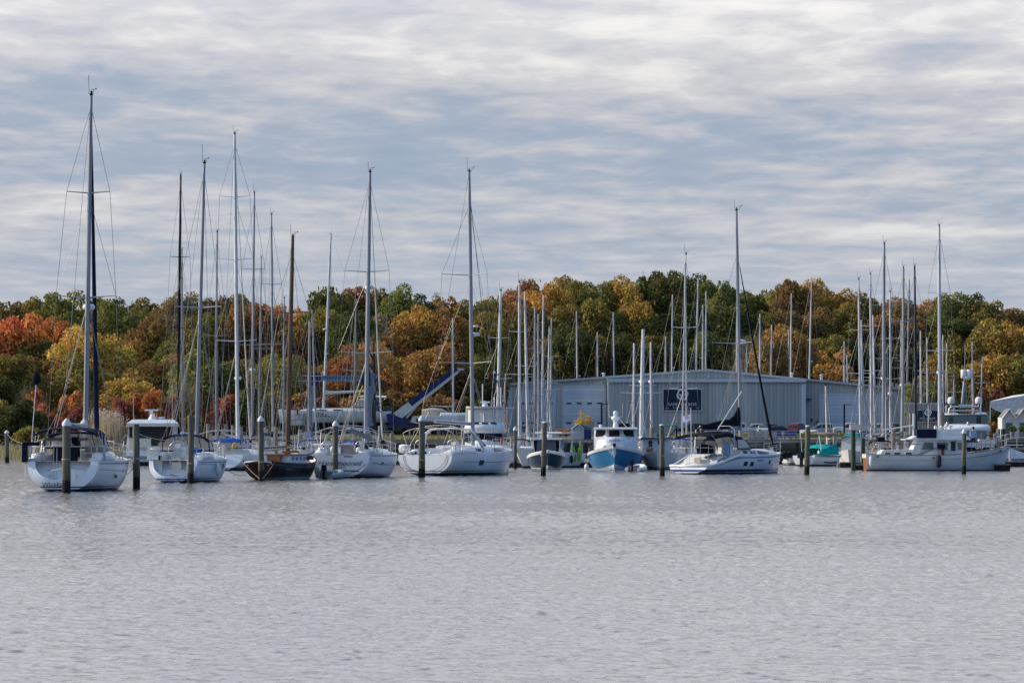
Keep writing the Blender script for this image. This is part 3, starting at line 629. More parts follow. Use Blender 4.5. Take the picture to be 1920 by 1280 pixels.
    # roof fittings
    for px, h in ((1492, .9), (1548, 1.1), (1134, .7)):
        x = px2x(px, d); mb = MB(); mb.lathe((x - xr, 8, zroof(x) - zg), [(.22, 0), (.22, h), (.32, h), (.32, h + .15), (0.02, h + .25)], 8); mb.build('roof_vent', TRIM, t)
    mb = MB(); mb.box((L(px2x(1328, d), 0)[0], -.2, px2z(706, d) - zg), (.25, .35, .4)); mb.build('wall_lamp', TRIM, t)
    for px, py in ((1522, 787), (1532, 791)):
        mb = MB(); mb.box((L(px2x(px, d), 0)[0], -.15, px2z(py, d) - zg), (.3, .25, .5)); mb.build('wall_box', GLASS, t)
    mb = MB(); mb.box((L(px2x(1516, d), 0)[0], -.5, px2z(748, d) - zg), (.9, 1.0, .12), rz=.2); mb.build('door_lamp', BLACK, t)
    # the sign
    def sign(px0, px1, py0, py1, cx, cy, r, dist, label, name_txt, loc, thick=.12):
        xa, xb = px2x(px0, dist), px2x(px1, dist); za, zb = px2z(py1, dist), px2z(py0, dist)
        X, Z = (xa + xb) / 2, (za + zb) / 2; s = thing('sign', label, 'sign', (X, dist, Z), 0)
        W, H = xb - xa, zb - za; rr = r / ppm(dist); zc_ = px2z(cy, dist) - Z
        mb = MB(); mb.box((0, 0, 0), (W, thick, H)); cx_ = px2x(cx, dist) - X
        mb.lathe((cx_, -thick / 2 - .004, zc_), [(rr * 1.42, -.0), (rr * 1.42, thick)], 30, ax='y'); mb.build('board', SIGNB, s)
        bw = W * .022
        f = MB(); f.box((0, -.01, -H / 2 - bw / 2), (W + 2 * bw, thick, bw)); f.box((-W / 2 - bw / 2, -.01, 0), (bw, thick, H)); f.box((W / 2 + bw / 2, -.01, 0), (bw, thick, H))
        xx = math.sqrt(max(0.01, (rr * 1.48) ** 2 - (H / 2 - zc_) ** 2)) if H / 2 > zc_ else rr * 1.48
        for sgn in (-1, 1):
            l = W / 2 + bw - xx + sgn * cx_ * 0; f.box((sgn * (xx + l / 2) + cx_ * 0, -.01, H / 2 + bw / 2), (l, thick, bw))
        n = 20; a0 = math.asin(min(.95, (H / 2 - zc_) / (rr * 1.42)))
        ring = []
        for k in range(n + 1):
            a = a0 + (math.pi - 2 * a0) * k / n; ring.append((a, math.cos(a), math.sin(a)))
        for k in range(n):
            q = [(cx_ + R_ * c_, -thick / 2 - .02, zc_ + R_ * s_) for R_, (a, c_, s_) in ((rr * 1.40, ring[k]), (rr * 1.54, ring[k]), (rr * 1.54, ring[k + 1]), (rr * 1.40, ring[k + 1]))]
            f.face(q)
        f.build('border', TRIM, s)
        emblem(rr, s, WHITEINK, -thick / 2 - .03, zc_, cx_)
        text('lettering', 'SAFE HARBOR', H * .20, (0, -thick / 2 - .02, -H * .22), (R(90), 0, 0), WHITEINK, s, .01, space=1.12)
        text('lettering', 'WICKFORD COVE', H * .095, (0, -thick / 2 - .02, -H * .385), (R(90), 0, 0), WHITEINK, s, .01, space=1.25)
        f = MB(); f.box((-W * .40, -thick / 2 - .02, -H * .385), (W * .10, .01, H * .015)); f.box((W * .40, -thick / 2 - .02, -H * .385), (W * .10, .01, H * .015)); f.build('rule_line', WHITEINK, s)
        return s
    sign(1244, 1315, 730, 769, 1279.5, 739.5, 10.5, dd - .12, 'large navy SAFE HARBOR sign on the front of the grey shed', '', None)
    # small sign and its tan building at the right
    d2 = 470; s = sign(1720, 1758, 769, 790, 1740, 773, 6.5, d2 - .5, 'small navy SAFE HARBOR sign on a fence beside the dark blue mast', '', None)
    xa, xb = px2x(1700, d2), px2x(1768, d2); zt = px2z(757, d2); g = ground_z(40, d2)
    f = thing('timber_screen', 'pale weathered timber screen wall behind the small navy sign', 'screen wall', ((xa + xb) / 2, d2, g))
    mb = MB()
    n = 22
    for k in range(n): mb.box((xa + (k + .5) * (xb - xa) / n - (xa + xb) / 2, 0, (zt - g) / 2), ((xb - xa) / n - .01, .06 + .02 * (k % 2), zt - g))
    mb.build('boards', mat('pale_boards', (.33, .31, .29), .9, var=.2, stretch=(2, 2, .3)), f)
    mb = MB(); mb.box((0, .15, zt - g + .06), (xb - xa + .3, .4, .12)); mb.build('cap_rail', TRIM, f)
shed()

# ------------------------------------------------------------------ cars
def car(px, d, width_px, label, col, kind='suv', head=1, ry=0.0):
    """kind gives the side profile; head = +1 nose to the right, -1 to the left, 0 nose towards the water"""
    m = mat('paint_' + '_'.join(f'{c:.2f}' for c in col), col, 0.25, 0.2, var=.03, spec=.6)
    prof = {'suv': [(-2.3, .55), (-2.32, 1.0), (-2.15, 1.12), (-1.95, 1.70), (-1.6, 1.82), (.35, 1.84), (1.15, 1.15), (2.2, 1.02), (2.38, .85), (2.4, .5)],
            'sedan': [(-2.3, .5), (-2.35, .9), (-2.2, 1.02), (-1.6, 1.05), (-.85, 1.42), (.25, 1.45), (1.15, 1.0), (2.2, .85), (2.35, .7), (2.38, .45)],
            'pickup': [(-2.8, .6), (-2.8, 1.15), (-.95, 1.15), (-.9, 1.85), (-.5, 1.92), (.55, 1.9), (1.25, 1.25), (2.4, 1.18), (2.6, 1.0), (2.62, .55)]}[kind]
    x = px2x(px, d); g = ground_z(x, d) + .12
    rz = {1: 0, -1: math.pi, 0: -math.pi / 2}[head] + ry
    t = thing('parked_car' if kind != 'pickup' else 'pickup_truck', label, 'car' if kind != 'pickup' else 'pickup truck', (x, d, g), rz, 'vehicles parked in front of the shed')
    W = .92; rows = []
    belt = {'suv': 1.08, 'sedan': .95, 'pickup': 1.15}[kind]
    def hw(z): return W if z <= belt else W - (z - belt) * .28
    rows = [[(px_, s * hw(z), z) for px_, z in prof] for s in (-1, 1)]
    mb = MB(); mb.grid([rows[0], [(p[0], p[1] * .985, p[2]) for p in rows[0]]], 0, False)
    mb.grid([[(p, -hw(z), z) for p, z in prof], [(p, -hw(z) * .5, z + .03) for p, z in prof], [(p, 0, z + .045) for p, z in prof], [(p, hw(z) * .5, z + .03) for p, z in prof], [(p, hw(z), z) for p, z in prof]], 0, True)
    for s in (-1, 1): mb.face([(p, s * hw(z), z) for p, z in prof][::s], 0)
    mb.build('body', m, t)
    top = max(z for p, z in prof)
    # side glass and windscreen
    if kind == 'sedan': segs = [(-1.35, -.35), (-.28, .85)]
    elif kind == 'suv': segs = [(-1.85, -1.15), (-1.05, -.3), (-.2, .85)]
    else: segs = [(-.8, .05), (.12, .95)]
    for s in (-1, 1):
        for a, b in segs:
            def ztop(q):
                for (p0, z0), (p1, z1) in zip(prof, prof[1:]):
                    if p0 <= q <= p1: return z0 + (z1 - z0) * (q - p0) / (p1 - p0)
                return top
            zb = belt + .03; za, zc_ = max(zb + .02, ztop(a) - .12), max(zb + .02, ztop(b) - .12)
            P = [(a, s * (hw(zb) + .012), zb), (b, s * (hw(zb) + .012), zb), (b, s * (hw(zc_) + .012), zc_), (a, s * (hw(za) + .012), za)]
            g_ = MB(); g_.face(P[::s * 1] if s < 0 else P[::-1]); g_.build('window', GLASS, t)
    i = next(k for k in range(len(prof) - 1) if prof[k + 1][0] > 1.1 and prof[k][0] < 1.1 or prof[k + 1][0] == 1.15 or prof[k + 1][0] == 1.25)
    (pa, za), (pb, zb) = prof[i], prof[i + 1]
    def ws(pa, za, pb, zb, nm):
        g_ = MB(); o = .05
        q0 = (pa + (pb - pa) * .12, za + (zb - za) * .12 + o); q1 = (pa + (pb - pa) * .9, za + (zb - za) * .9 + o)
        g_.face([(q0[0] + .02, -hw(q0[1]) * .86, q0[1]), (q1[0] + .02, -hw(q1[1]) * .9, q1[1]), (q1[0] + .02, hw(q1[1]) * .9, q1[1]), (q0[0] + .02, hw(q0[1]) * .86, q0[1])]); g_.build(nm, GLASS, t)
    ws(pa, za, pb, zb, 'windscreen')
    if kind != 'pickup':
        r = {'suv': (2, 3), 'sedan': (3, 4)}[kind]; (pa, za), (pb, zb) = prof[r[1]], prof[r[0]]
        g_ = MB(); g_.face([(pa + .05, -hw(za) * .8, za - .03), (pa + .05, hw(za) * .8, za - .03), (pb - .03, hw(zb) * .85, zb + .06), (pb - .03, -hw(zb) * .85, zb + .06)]); g_.build('rear_window', GLASS, t)
    for s in (-1, 1):
        h = MB(); h.box((2.36 if kind != 'pickup' else 2.6, s * .7, .78), (.1, .35, .16)); h.build('headlight', PALEG, t)
        h = MB(); h.box((-2.33 if kind != 'pickup' else -2.8, s * .75, .92), (.08, .25, .2)); h.build('tail_light', mat('red_lens', (.35, .01, .01), .3), t)
        for wx in ((-1.45, 1.45) if kind != 'pickup' else (-1.8, 1.7)):
            w_ = MB(); w_.lathe((wx, s * .80, .36), [(.36, -.12), (.36, .12)], 14, ax='y'); wh = w_.build('wheel', RUBBER, t)
            r = MB(); r.lathe((wx, s * .925, .36), [(.22, -.02), (.22, .02)], 10, ax='y'); r.build('rim', STEEL, wh)
    return t
SILV = (.42, .44, .46); WHT = (.70, .71, .72); BLK = (.012, .012, .015); DRED = (.09, .010, .015); GRY = (.12, .13, .14)
car(1297, 571, 45, 'dark car behind the sailboat cockpit, left of the other vehicles', BLK, 'suv', -1)
car(1333, 566, 45, 'small silver car parked left of the white pickup cab', SILV, 'sedan', 0)
car(1362, 578, 45, 'white car parked facing right behind the furled black mainsail', WHT, 'sedan', -1)
car(1387, 571, 55, 'white pickup truck half hidden by the black sail cover', WHT, 'pickup', -1)
car(1413, 580, 45, 'cream-white van beside the mast of the foreground sailboat', CREAM and (.62, .58, .52), 'suv', -1)
car(1436, 574, 45, 'dark car between the cream van and the silver sedan', GRY, 'suv', -1)
car(1431, 562, 45, 'silver sedan facing the water behind the orange grasses', SILV, 'sedan', 0)
car(1462, 568, 45, 'black sedan beside the silver one behind the furled headsail', BLK, 'sedan', 1)
car(1497, 565, 45, 'dark red car with its back to the water', DRED, 'suv', 0, math.pi - .5)
car(1538, 572, 57, 'silver SUV with dark side windows in front of the shed corner', (.34, .36, .40), 'suv', -1)
car(1592, 570, 57, 'white pickup truck facing left beside the lamp post', WHT, 'pickup', -1)
car(1640, 576, 57, 'white SUV parked behind the mast cluster', WHT, 'suv', -1)
car(1688, 571, 50, 'grey car at the right end of the parked row', GRY, 'suv', 1)
car(985, 560, 40, 'dark grey car near the left shed door', GRY, 'sedan', 1)

# ------------------------------------------------------------------ planting, boardwalk, street furniture on the shore
def grasses():
    def bed(p0, p1, d0, d1, n, h0, h1, col, name, lab):
        P = []
        for _ in range(n):
            d = random.uniform(d0, d1); x = px2x(random.uniform(p0, p1), d); P.append((x, d, ground_z(x, d) - .1))
        o = blades(name, lab, P, h0, h1, .035, FOL, .22); o.color = (*col, 1); o['category'] = 'grasses'
    bed(1394, 1478, 528, 536, 3800, .35, .80, (.42, .21, .03), 'ornamental_grass', 'orange ornamental grasses in front of the parked cars')
    bed(1394, 1592, 518, 527, 4500, .3, .75, (.11, .12, .03), 'low_hedge_grass', 'low green planting in front of the orange grasses')
    bed(1500, 1592, 528, 536, 2800, .3, .75, (.30, .15, .04), 'brown_grass', 'brownish ornamental grasses right of the orange bed')
    bed(1255, 1394, 528, 536, 2500, .3, .6, (.15, .14, .04), 'olive_grass', 'olive planting behind the boat deck')
    bed(600, 960, 472, 480, 5000, .3, 1.0, (.24, .20, .06), 'yellow_reeds', 'yellowing reeds behind the low boardwalk')
    for px, w_ in ((1049, 15), (1062, 14)):
        tree(px, 804, 520, w_, 'orange', 'shrub', row='front')
    tree(1096, 771, 505, 34, 'golden yellow', 'loose', row='front', name='sapling')
    for px, w_ in ((1862, 26), (1880, 24)): tree(px, 790, 462, w_, 'rust', 'shrub', row='front')
    for px, w_ in ((1896, 22), (1912, 20)): tree(px, 806, 458, w_, 'rust', 'shrub', row='front')
grasses()

def boardwalk():
    d0, d1 = 452, 466; z = 2.35
    t = thing('boardwalk', 'weathered timber boardwalk along the marina shore', 'boardwalk', (22, d0, 0))
    mb = MB(); xa, xb = px2x(470, d0), px2x(1960, d0); mb.box(((xa + xb) / 2 - 22, (d1 - d0) / 2 + 1, z), (xb - xa, d1 - d0, .16)); mb.build('decking', DOCKW, t)
    mb = MB(); mb.box(((xa + xb) / 2 - 22, .9, z - .22), (xb - xa, .12, .3)); mb.build('edge_beam', DOCKW, t)
    n = 46
    for k in range(n):
        x = xa + (xb - xa) * k / (n - 1) - 22; mb = MB(); mb.tube([(x, 1.2, -1), (x, 1.2, z - .08)], .15, 6); mb.build('post', DARKW, t)
    def rail(p0, p1, label, d=453.4):
        x0, x1 = px2x(p0, d), px2x(p1, d); r = thing('railing', label, 'railing', ((x0 + x1) / 2, d, z + .08)); m2 = MB(); h = (x1 - x0) / 2
        n = max(2, int((x1 - x0) / 2.2) + 1)
        for k in range(n): m2.box((-h + 2 * h * k / (n - 1), 0, .55), (.09, .09, 1.1))
        for zz in (1.08, .75, .42): m2.box((0, 0.003, zz), (2 * h, .05, .05))
        m2.build('rails', STEEL, r)
    rail(1340, 1500, 'metal railing above the seawall behind the sail-covered boat'); rail(640, 735, 'railing on the boardwalk below the boat hoist')
    # pale screens behind that railing
    for k, px in enumerate((1352, 1366, 1408, 1421, 1434, 1452)):
        x = px2x(px, 462); b = MB(); b.box((0, 0, .5), (.95, .06, .95)); o = b.build('fence_panel', mat('pale_panel', (.30, .31, .32), .8), None); o.location = (x, 462, z + .08)
        tag(o, ['leftmost pale fence panel behind the boat deck', 'pale fence panel second from the left', 'pale fence panel left of the furled headsail', 'middle pale fence panel left of the blue chairs', 'pale fence panel nearer the blue chairs', 'pale fence panel just left of the blue chairs'][k], 'panel', 'pale fence panels on the boardwalk')
    # blue deck chairs
    BL = mat('royal_blue_paint', (.03, .045, .26), .5)
    c = None
    for k, (px, ry) in enumerate(((1462, .2), (1476, -.1), (1488, .1))):
        t = thing('deck_chair', ['leftmost blue wooden deck chair on the boardwalk', 'middle blue wooden deck chair on the boardwalk', 'rightmost blue wooden deck chair on the boardwalk'][k], 'chair', (px2x(px, 458), 458, z + .08), ry, 'blue deck chairs')
        m_ = MB(); m_.box((0, 0, .38), (.6, .6, .05), rx=-.15); m_.build('seat', BL, t)
        m_ = MB(); m_.box((0, .35, .8), (.62, .05, .85), rx=-.3); m_.build('backrest', BL, t)
        for s in (-1, 1):
            m_ = MB(); m_.box((s * .36, 0, .6), (.12, .75, .03)); m_.build('armrest', BL, t)
            for yy in (-.3, .3): m_ = MB(); m_.box((s * .33, yy, .29), (.06, .06, .58)); m_.build('leg', BL, t)
    # garden shed with blue doors
    d = 490; x = px2x(1091, d); g = ground_z(x, d); W = 36 / ppm(d); H = px2z(803, d) - g; Hr = px2z(794.5, d) - g
    t = thing('garden_shed', 'small white gabled shed with dark blue double doors', 'shed', (x, d, g))
    m_ = MB(); w1 = -W / 2; w2 = W * .08; w3 = W / 2
    m_.box((0, 1.1, H / 2), (W, 2.2, H)); wm = (w1 + w2) / 2
    m_.face([(w1, 0, H), (w2, 0, H), (wm, 0, Hr - .08)]); m_.build('wall', mat('clapboard', (.46, .48, .50), .7, stretch=(1, 1, 8), scale=4), t)
    m_ = MB(); m_.face([(w1 - .12, -.15, H - .08), (wm, -.15, Hr), (w3 - .2, 1.3, Hr), (w1 - .12, 1.6, H)]); m_.face([(wm, -.15, Hr), (w2 + .1, -.15, H - .05), (w3 + .15, -.1, H + .02), (w3 - .2, 1.3, Hr)]); m_.face([(w3 + .15, -.1, H + .02), (w3 + .15, 2.3, H + .02), (w3 - .2, 1.3, Hr)])
    m_.build('roof', mat('shingle', (.10, .11, .12), .9), t)
    m_ = MB(); m_.tube([(w1 - .12, -.18, H - .1), (wm, -.18, Hr - .02), (w2 + .1, -.18, H - .07)], .07, 4); m_.build('gable_trim', TRIM, t)
    for k in range(2): m_ = MB(); m_.box((w2 + .35 + k * .52, -.04, H * .47), (.5, .06, H * .88)); m_.build('door', mat('dark_blue_door', (.01, .03, .13), .4), t)
    # lamp posts
    for px, py, d, hd, lab in ((1128, 757, 520, 1, 'black lamp post in front of the shed door'), (1583, 758, 530, 1, 'black lamp post in front of the shed beside the white pickup')):
        x = px2x(px, d); g = ground_z(x, d); H = px2z(py, d) - g; t = thing('lamp_post', lab, 'lamp post', (x, d, g)); m_ = MB(); m_.tube([(0, 0, 0), (0, 0, H)], .13, 8); m_.build('post', BLACK, t); m_ = MB(); m_.box((hd * .5, 0, H), (1.1, .3, .12)); m_.build('lamp_head', BLACK, t)
boardwalk()

def tent_and_cottage():
    d = 470; g = ground_z(px2x(1900, d), d); t = thing('tent', 'white peaked event tent at the right edge', 'tent', (px2x(1930, d), d, g))
    X = px2x(1856, d) - px2x(1930, d); zt = px2z(752, d) - g; zb = px2z(741, d) - g; m_ = MB()
    pk = px2z(739, d) - g; w_ = -X; D = 9
    m_.grid([[(X, 0, zt), (X * .5, -.1, (zt + pk) / 2 - .08), (0, 0, pk)], [(X * .6, D / 2, zt + .35), (X * .3, D / 2, pk - .1), (0, D / 2, pk + .1)], [(X * .8, D, zt), (X * .4, D, (zt + pk) / 2), (0, D, pk)]], 0, True)
    m_.grid([[(0, 0, pk), (w_, 0, zt)], [(0, D / 2, pk + .1), (w_, D / 2, zt + .3)], [(0, D, pk), (w_, D, zt)]], 0, True); m_.build('canopy', WHITE, t)
    m_ = MB(); rows = []
    for k in range(13):
        u = k / 12; x = X * (1 - u); zt_ = zt + (pk - zt) * u
        drop = (.7 + 1.7 * min(1, u * 2.0) ** .8); rows.append([(x, -.02, zt_ - .02), (x, .1, zt_ - drop)])
    m_.grid(rows, 0, True); m_.build('valance', mat('tent_fabric', (.60, .61, .64), .8), t)
    for x in (X * .98, w_ * .9, X * .1): m_ = MB(); m_.tube([(x, .3, 0), (x, .3, zt)], .06, 6); m_.build('pole', STEEL, t)
    d = 455; x = px2x(1905, d); g = ground_z(x, d); t = thing('cottage', 'small white cottage with twin gables and lattice trim at the right edge', 'cottage', (x, d, g))
    W = 52 / ppm(d); z1, z2 = px2z(782, d) - g, px2z(766, d) - g; m_ = MB(); m_.box((0, 2, z1 / 2), (W, 4, z1))
    for c in (-W / 4, W / 4): m_.face([(c - W / 4, 0, z1), (c + W / 4, 0, z1), (c, 0, z2)])
    m_.build('wall', mat('cottage_board', (.55, .53, .52), .7, stretch=(1, 1, 6)), t)
    m_ = MB()
    for c in (-W / 4, W / 4):
        m_.face([(c - W / 4 - .05, -.3, z1 - .1), (c, -.3, z2), (c, 4, z2), (c - W / 4, 4, z1)]); m_.face([(c, -.3, z2), (c + W / 4 + .05, -.3, z1 - .1), (c + W / 4, 4, z1), (c, 4, z2)])
    m_.build('roof', mat('grey_shingle', (.16, .15, .15), .9), t)
    for c in (-W / 4, W / 4):
        m_ = MB(); m_.tube([(c - W / 4, -.32, z1 - .15), (c, -.32, z2 - .05), (c + W / 4, -.32, z1 - .15)], .1, 4); m_.build('gable_trim', WHITE, t)
    for c in (-W / 4, W / 4): m_ = MB(); m_.box((c, -.03, z1 * .42), (.9, .05, z1 * .7)); m_.build('window', PALEG, t)
    for k, px in enumerate((1899, 1918)):
        x = px2x(px, 452); g = 2.43; t = thing('flower_pot', ['potted plant on a stand by the left gable', 'potted plant by the right gable of the cottage'][k], 'potted plant', (x, 452.5 + 0, 2.43)); m_ = MB(); m_.lathe((0, 0, 0), [(.22, 0), (.3, .9), (.34, 1.0)], 10); m_.build('pot', GREYC, t)
        c = bpy.data.objects.new('foliage', CROWN['shrub', 0]); C.objects.link(c); c.parent = t; c.scale = (.6, .6, .45); c.location = (0, 0, 1.3); c.color = (.07, .14, .03, 1)
tent_and_cottage()

# ------------------------------------------------------------------ boat hoist and crane
HBLUE = mat('hoist_steel_blue', (.17, .26, .33), .5, var=.1); CBLUE = mat('crane_blue', (.008, .020, .11), .45, var=.15); CWHITE = mat('crane_white', (.52, .54, .53), .5, var=.1)
def hoist():
    d = 560; g = ground_z(0, d); x0, x1 = px2x(581, d), px2x(697, d); xc = (x0 + x1) / 2; W = x1 - x0
    t = thing('boat_hoist', 'blue-grey travelling boat hoist lifting a white yacht', 'boat hoist', (xc, d, g))
    zt, zb = px2z(703.5, d) - g, px2z(713, d) - g
    for yy in (0, 9):
        m_ = MB(); m_.box((0, yy, (zt + zb) / 2), (W - 2.4, .6, zt - zb)); b = m_.build('crossbeam', HBLUE, t)
        if yy == 0: text('lettering', 'MARINE TRAVELIFT', .72, (.6, -.32, (zt + zb) / 2), (R(90), 0, 0), mat('lettering_blue', (.02, .07, .20), .5), b, .01, shear=.3, space=1.05)
    for s in (-1, 1):
        for yy in (0, 9):
            m_ = MB(); m_.box((s * W / 2, yy, zt / 2 + .6), (.85 if s < 0 else 1.0, .7, zt - .6)); lg = m_.build('leg', HBLUE, t)
            m_ = MB(); m_.lathe((s * W / 2, yy - 1.0, .75), [(.75, -.3), (.75, .3)], 14, ax='x'); m_.build('wheel', RUBBER, t)
        m_ = MB(); m_.box((s * W / 2, 4.5, 1.6), (.6, 10.5, .8)); m_.build('side_beam', HBLUE, t)
        m_ = MB(); m_.box((s * (W / 2 - 1.0), -.4, (zt + zb) / 2 - .2), (1.5, .5, 2.0)); m_.build('winch_box', mat('dark_blue_steel', (.01, .03, .09), .5), t)
    for k, (xa, za, xb, zb_) in enumerate(((px2x(683, d) - xc, zb - .2, px2x(664, d) - xc, px2z(764, d) - g), (px2x(590, d) - xc, zb, px2x(591, d) - xc, px2z(766, d) - g))):
        m_ = MB(); m_.tube([(xa, 1.0 - .2, za), (xb, 1.0 - .2, zb_)], .11, 4); m_.build('lifting_sling', mat('yellow_sling', (.60, .42, .03), .7) if k == 0 else BLACK, t)
    m_ = MB(); m_.tube([(px2x(558, d) - xc, -.2, px2z(768, d) - g), (px2x(558, d) - xc, -.2, px2z(795, d) - g)], .12, 4); m_.build('sling', BLACK, t)
hoist()
def crane():
    d = 545; xb = px2x(745, d); g = ground_z(xb, d)
    t = thing('mobile_crane', 'mobile crane with raised blue and white telescopic boom', 'crane', (xb, d, g))
    def q(px, py, y=0): return Vector((px2x(px, d) - xb, y, px2z(py, d) - g))
    def beam(a, b, h0, h1, w_, nm, m):
        a, b = Vector(a), Vector(b); u = (b - a).normalized(); n = Vector((-u.z, 0, u.x)); mb = MB(); rows = []
        for p, h in ((a, h0), (b, h1)):
            rows.append([p + n * h / 2 + Vector((0, -w_ / 2, 0)), p - n * h / 2 + Vector((0, -w_ / 2, 0)), p - n * h / 2 + Vector((0, w_ / 2, 0)), p + n * h / 2 + Vector((0, w_ / 2, 0))])
        mb.grid(rows, 0, False, True); mb.face(rows[0]); mb.face(rows[1][::-1]); return mb.build(nm, m, t)
    beam(q(743, 781), q(857, 694), 1.5, 1.0, .8, 'boom', CWHITE)
    beam(q(769, 757.5), q(856, 690), .85, .8, .86, 'boom_cover', CBLUE)
    beam(q(854, 693), q(870, 692), .55, .25, .5, 'boom_tip', CWHITE)
    m_ = MB(); m_.tube([q(762, 783), q(779, 763)], .2, 8); m_.tube([q(770, 774), q(780, 762)], .12, 8); m_.build('lift_cylinder', CWHITE, t)
    m_ = MB(); P = [q(724, 776), q(733, 775), q(745, 780), q(772, 791), q(806, 797), q(808, 804), q(765, 804), q(740, 799), q(728, 792)]
    m_.face([p + Vector((0, -.9, 0)) for p in P]); m_.face([p + Vector((0, .9, 0)) for p in P][::-1]); n = len(P)
    for k in range(n): m_.face([P[k] + Vector((0, -.9, 0)), P[k] + Vector((0, .9, 0)), P[(k + 1) % n] + Vector((0, .9, 0)), P[(k + 1) % n] + Vector((0, -.9, 0))])
    m_.build('turret', CBLUE, t)
    m_ = MB(); P = [q(770, 791), q(774, 780), q(797, 779), q(804, 790), q(807, 799), q(772, 792)]
    m_.face([p + Vector((0, -1.6, 0)) for p in P]); m_.face([p + Vector((0, -.5, 0)) for p in P][::-1]); n = len(P)
    for k in range(n): m_.face([P[k] + Vector((0, -1.6, 0)), P[k] + Vector((0, -.5, 0)), P[(k + 1) % n] + Vector((0, -.5, 0)), P[(k + 1) % n] + Vector((0, -1.6, 0))])
    cb = m_.build('cab', CWHITE, t)
    m_ = MB(); a, b = q(781, 784, -1.62), q(789, 791, -1.62); m_.face([(a.x, -1.62, b.z), (b.x, -1.62, b.z), (b.x, -1.62, a.z), (a.x, -1.62, a.z)]); m_.build('window', GLASS, cb)
    m_ = MB(); a = q(796, 781, -1.62); m_.face([(a.x, -1.62, a.z), q(803, 791, -1.62), q(806, 797, -1.62), q(798, 797, -1.62)]); m_.build('window', GLASS, cb)
    m_ = MB(); m_.box((2.6, 0, 1.2), (10, 2.4, .9)); m_.build('chassis', mat('dark_chassis', (.03, .035, .04), .6), t)
    for k in range(4):
        for s in (-1, 1): m_ = MB(); m_.lathe((-1.2 + k * 2.4, s * 1.1, .6), [(.6, -.2), (.6, .2)], 14, ax='y'); m_.build('wheel', RUBBER, t)
crane()
# ------------------------------------------------------------------ boats: boat frame x = starboard, y = forward (0 at the transom), z = up from the water
class Hull:
    def __init__(s, L, B, fs, fm, fb, tw=.85, zks=.02, zkm=-.55, zkb=-.15, rake=.6, srake=0., scoop=0., scoop_s=.2, peak=.45, pb=2.2, round_=1.0, bow_e=.95, boxy=.35, sheer_p=2.0, bulwark=0):
        s.__dict__.update(locals()); s.L = L
    def half(s, u):
        if u < s.peak: f = s.tw + (1 - s.tw) * math.sin(math.pi / 2 * u / s.peak)
        else: f = 1 - ((u - s.peak) / (1 - s.peak)) ** s.pb
        return s.B / 2 * max(f, 0.0)
    def sheer(s, u):
        if u < .4: z = s.fm + (s.fs - s.fm) * ((.4 - u) / .4) ** 2
        else: z = s.fm + (s.fb - s.fm) * ((u - .4) / .6) ** s.sheer_p
        if s.scoop and u < s.scoop_s:
            k = 1 - u / s.scoop_s; z -= s.scoop * (k * k * (3 - 2 * k))
        return z
    def keel(s, u):
        if u < .5: return s.zks + (s.zkm - s.zks) * math.sin(math.pi / 2 * u / .5)
        k = (u - .5) / .5; return s.zkm + (s.zkb - s.zkm) * k * k
    def pt(s, u, t, side=1, off=0.0):
        zs, zk = s.sheer(u), s.keel(u); z = zk + (zs - zk) * t
        rnd = math.sqrt(max(0, 1 - (1 - t) ** 2.3)) * s.round_ + (1 - s.round_) * t ** s.boxy
        k = max(0, (u - .55) / .45); k = k * k
        f = rnd * (1 - k) + (t ** s.bow_e) * k
        x = s.half(u) * f + off
        zn = (z - zk) / max(1e-3, (s.fb - s.zkb))
        y = u * s.L - s.rake * (1 - t) * max(0, u - .5) ** 1.5 / .5 ** 1.5 - s.srake * (1 - t) * max(0, 1 - u * 5)
        return Vector((side * x, y, z))
    def rows(s, side, n=22, m=11, u0=0., u1=1., t0=0., t1=1., off=0.):
        return [[s.pt(u0 + (u1 - u0) * i / n, t0 + (t1 - t0) * (j / m) ** (1.4 if t0 == 0 else 1), side, off) for j in range(m + 1)] for i in range(n + 1)]
    def build(s, m, parent, transom=None, deck=DECK, recess=None, deckdrop=0.0, tm=None):
        mb = MB()
        mb.grid(s.rows(1), 0, True, flip=True); mb.grid(s.rows(-1), 0, True)
        a = [s.pt(0, (j / 11) ** 1.4, 1) for j in range(12)]; b = [s.pt(0, (j / 11) ** 1.4, -1) for j in range(12)]
        mats = [m, deck, tm or m]
        ring = b[::-1] + a[1:]                       # port sheer - keel - starboard sheer
        if recess:
            k, dy, up = recess; c = Vector((0, 0, a[-1].z))
            inner = [Vector((p.x * k, p.y, c.z + (p.z - c.z) * (up or k))) for p in ring]; deep = [p + Vector((0, dy, 0)) for p in inner]
            mb.grid([ring, inner], 2, False); mb.grid([inner, deep], 2, True); mb.face(deep, 2)
        else: mb.face(ring, 2)
        # deck
        n = 22; dr = []
        for i in range(n + 1):
            u = i / n; p = s.pt(u, 1, 1); zz = p.z - .02 - deckdrop * (1 if i < n else 0); hw = max(0, p.x - (.03 if i < n else 0))
            dr.append([(-hw, p.y, zz), (-hw * .5, p.y, zz + .03), (0, p.y, zz + .04), (hw * .5, p.y, zz + .03), (hw, p.y, zz)])
        mb.grid(dr, 1, True)
        return mb.build('hull', mats, parent)
    def patch(s, name, u0, u1, t0, t1, m, parent, side=1, off=.012, n=6, k=2):
        mb = MB(); mb.grid(s.rows(side, n, k, u0, u1, t0, t1, off), 0, True, flip=side > 0); return mb.build(name, m, parent)
    def rail(s, z, inset, u0, u1, side, n=14, out=0):
        r = []
        for i in range(n + 1):
            u = u0 + (u1 - u0) * i / n; p = s.pt(u, 1, side); r.append(Vector((p.x - side * inset * min(1, abs(p.x) / .3), p.y, p.z + z)))
        return r

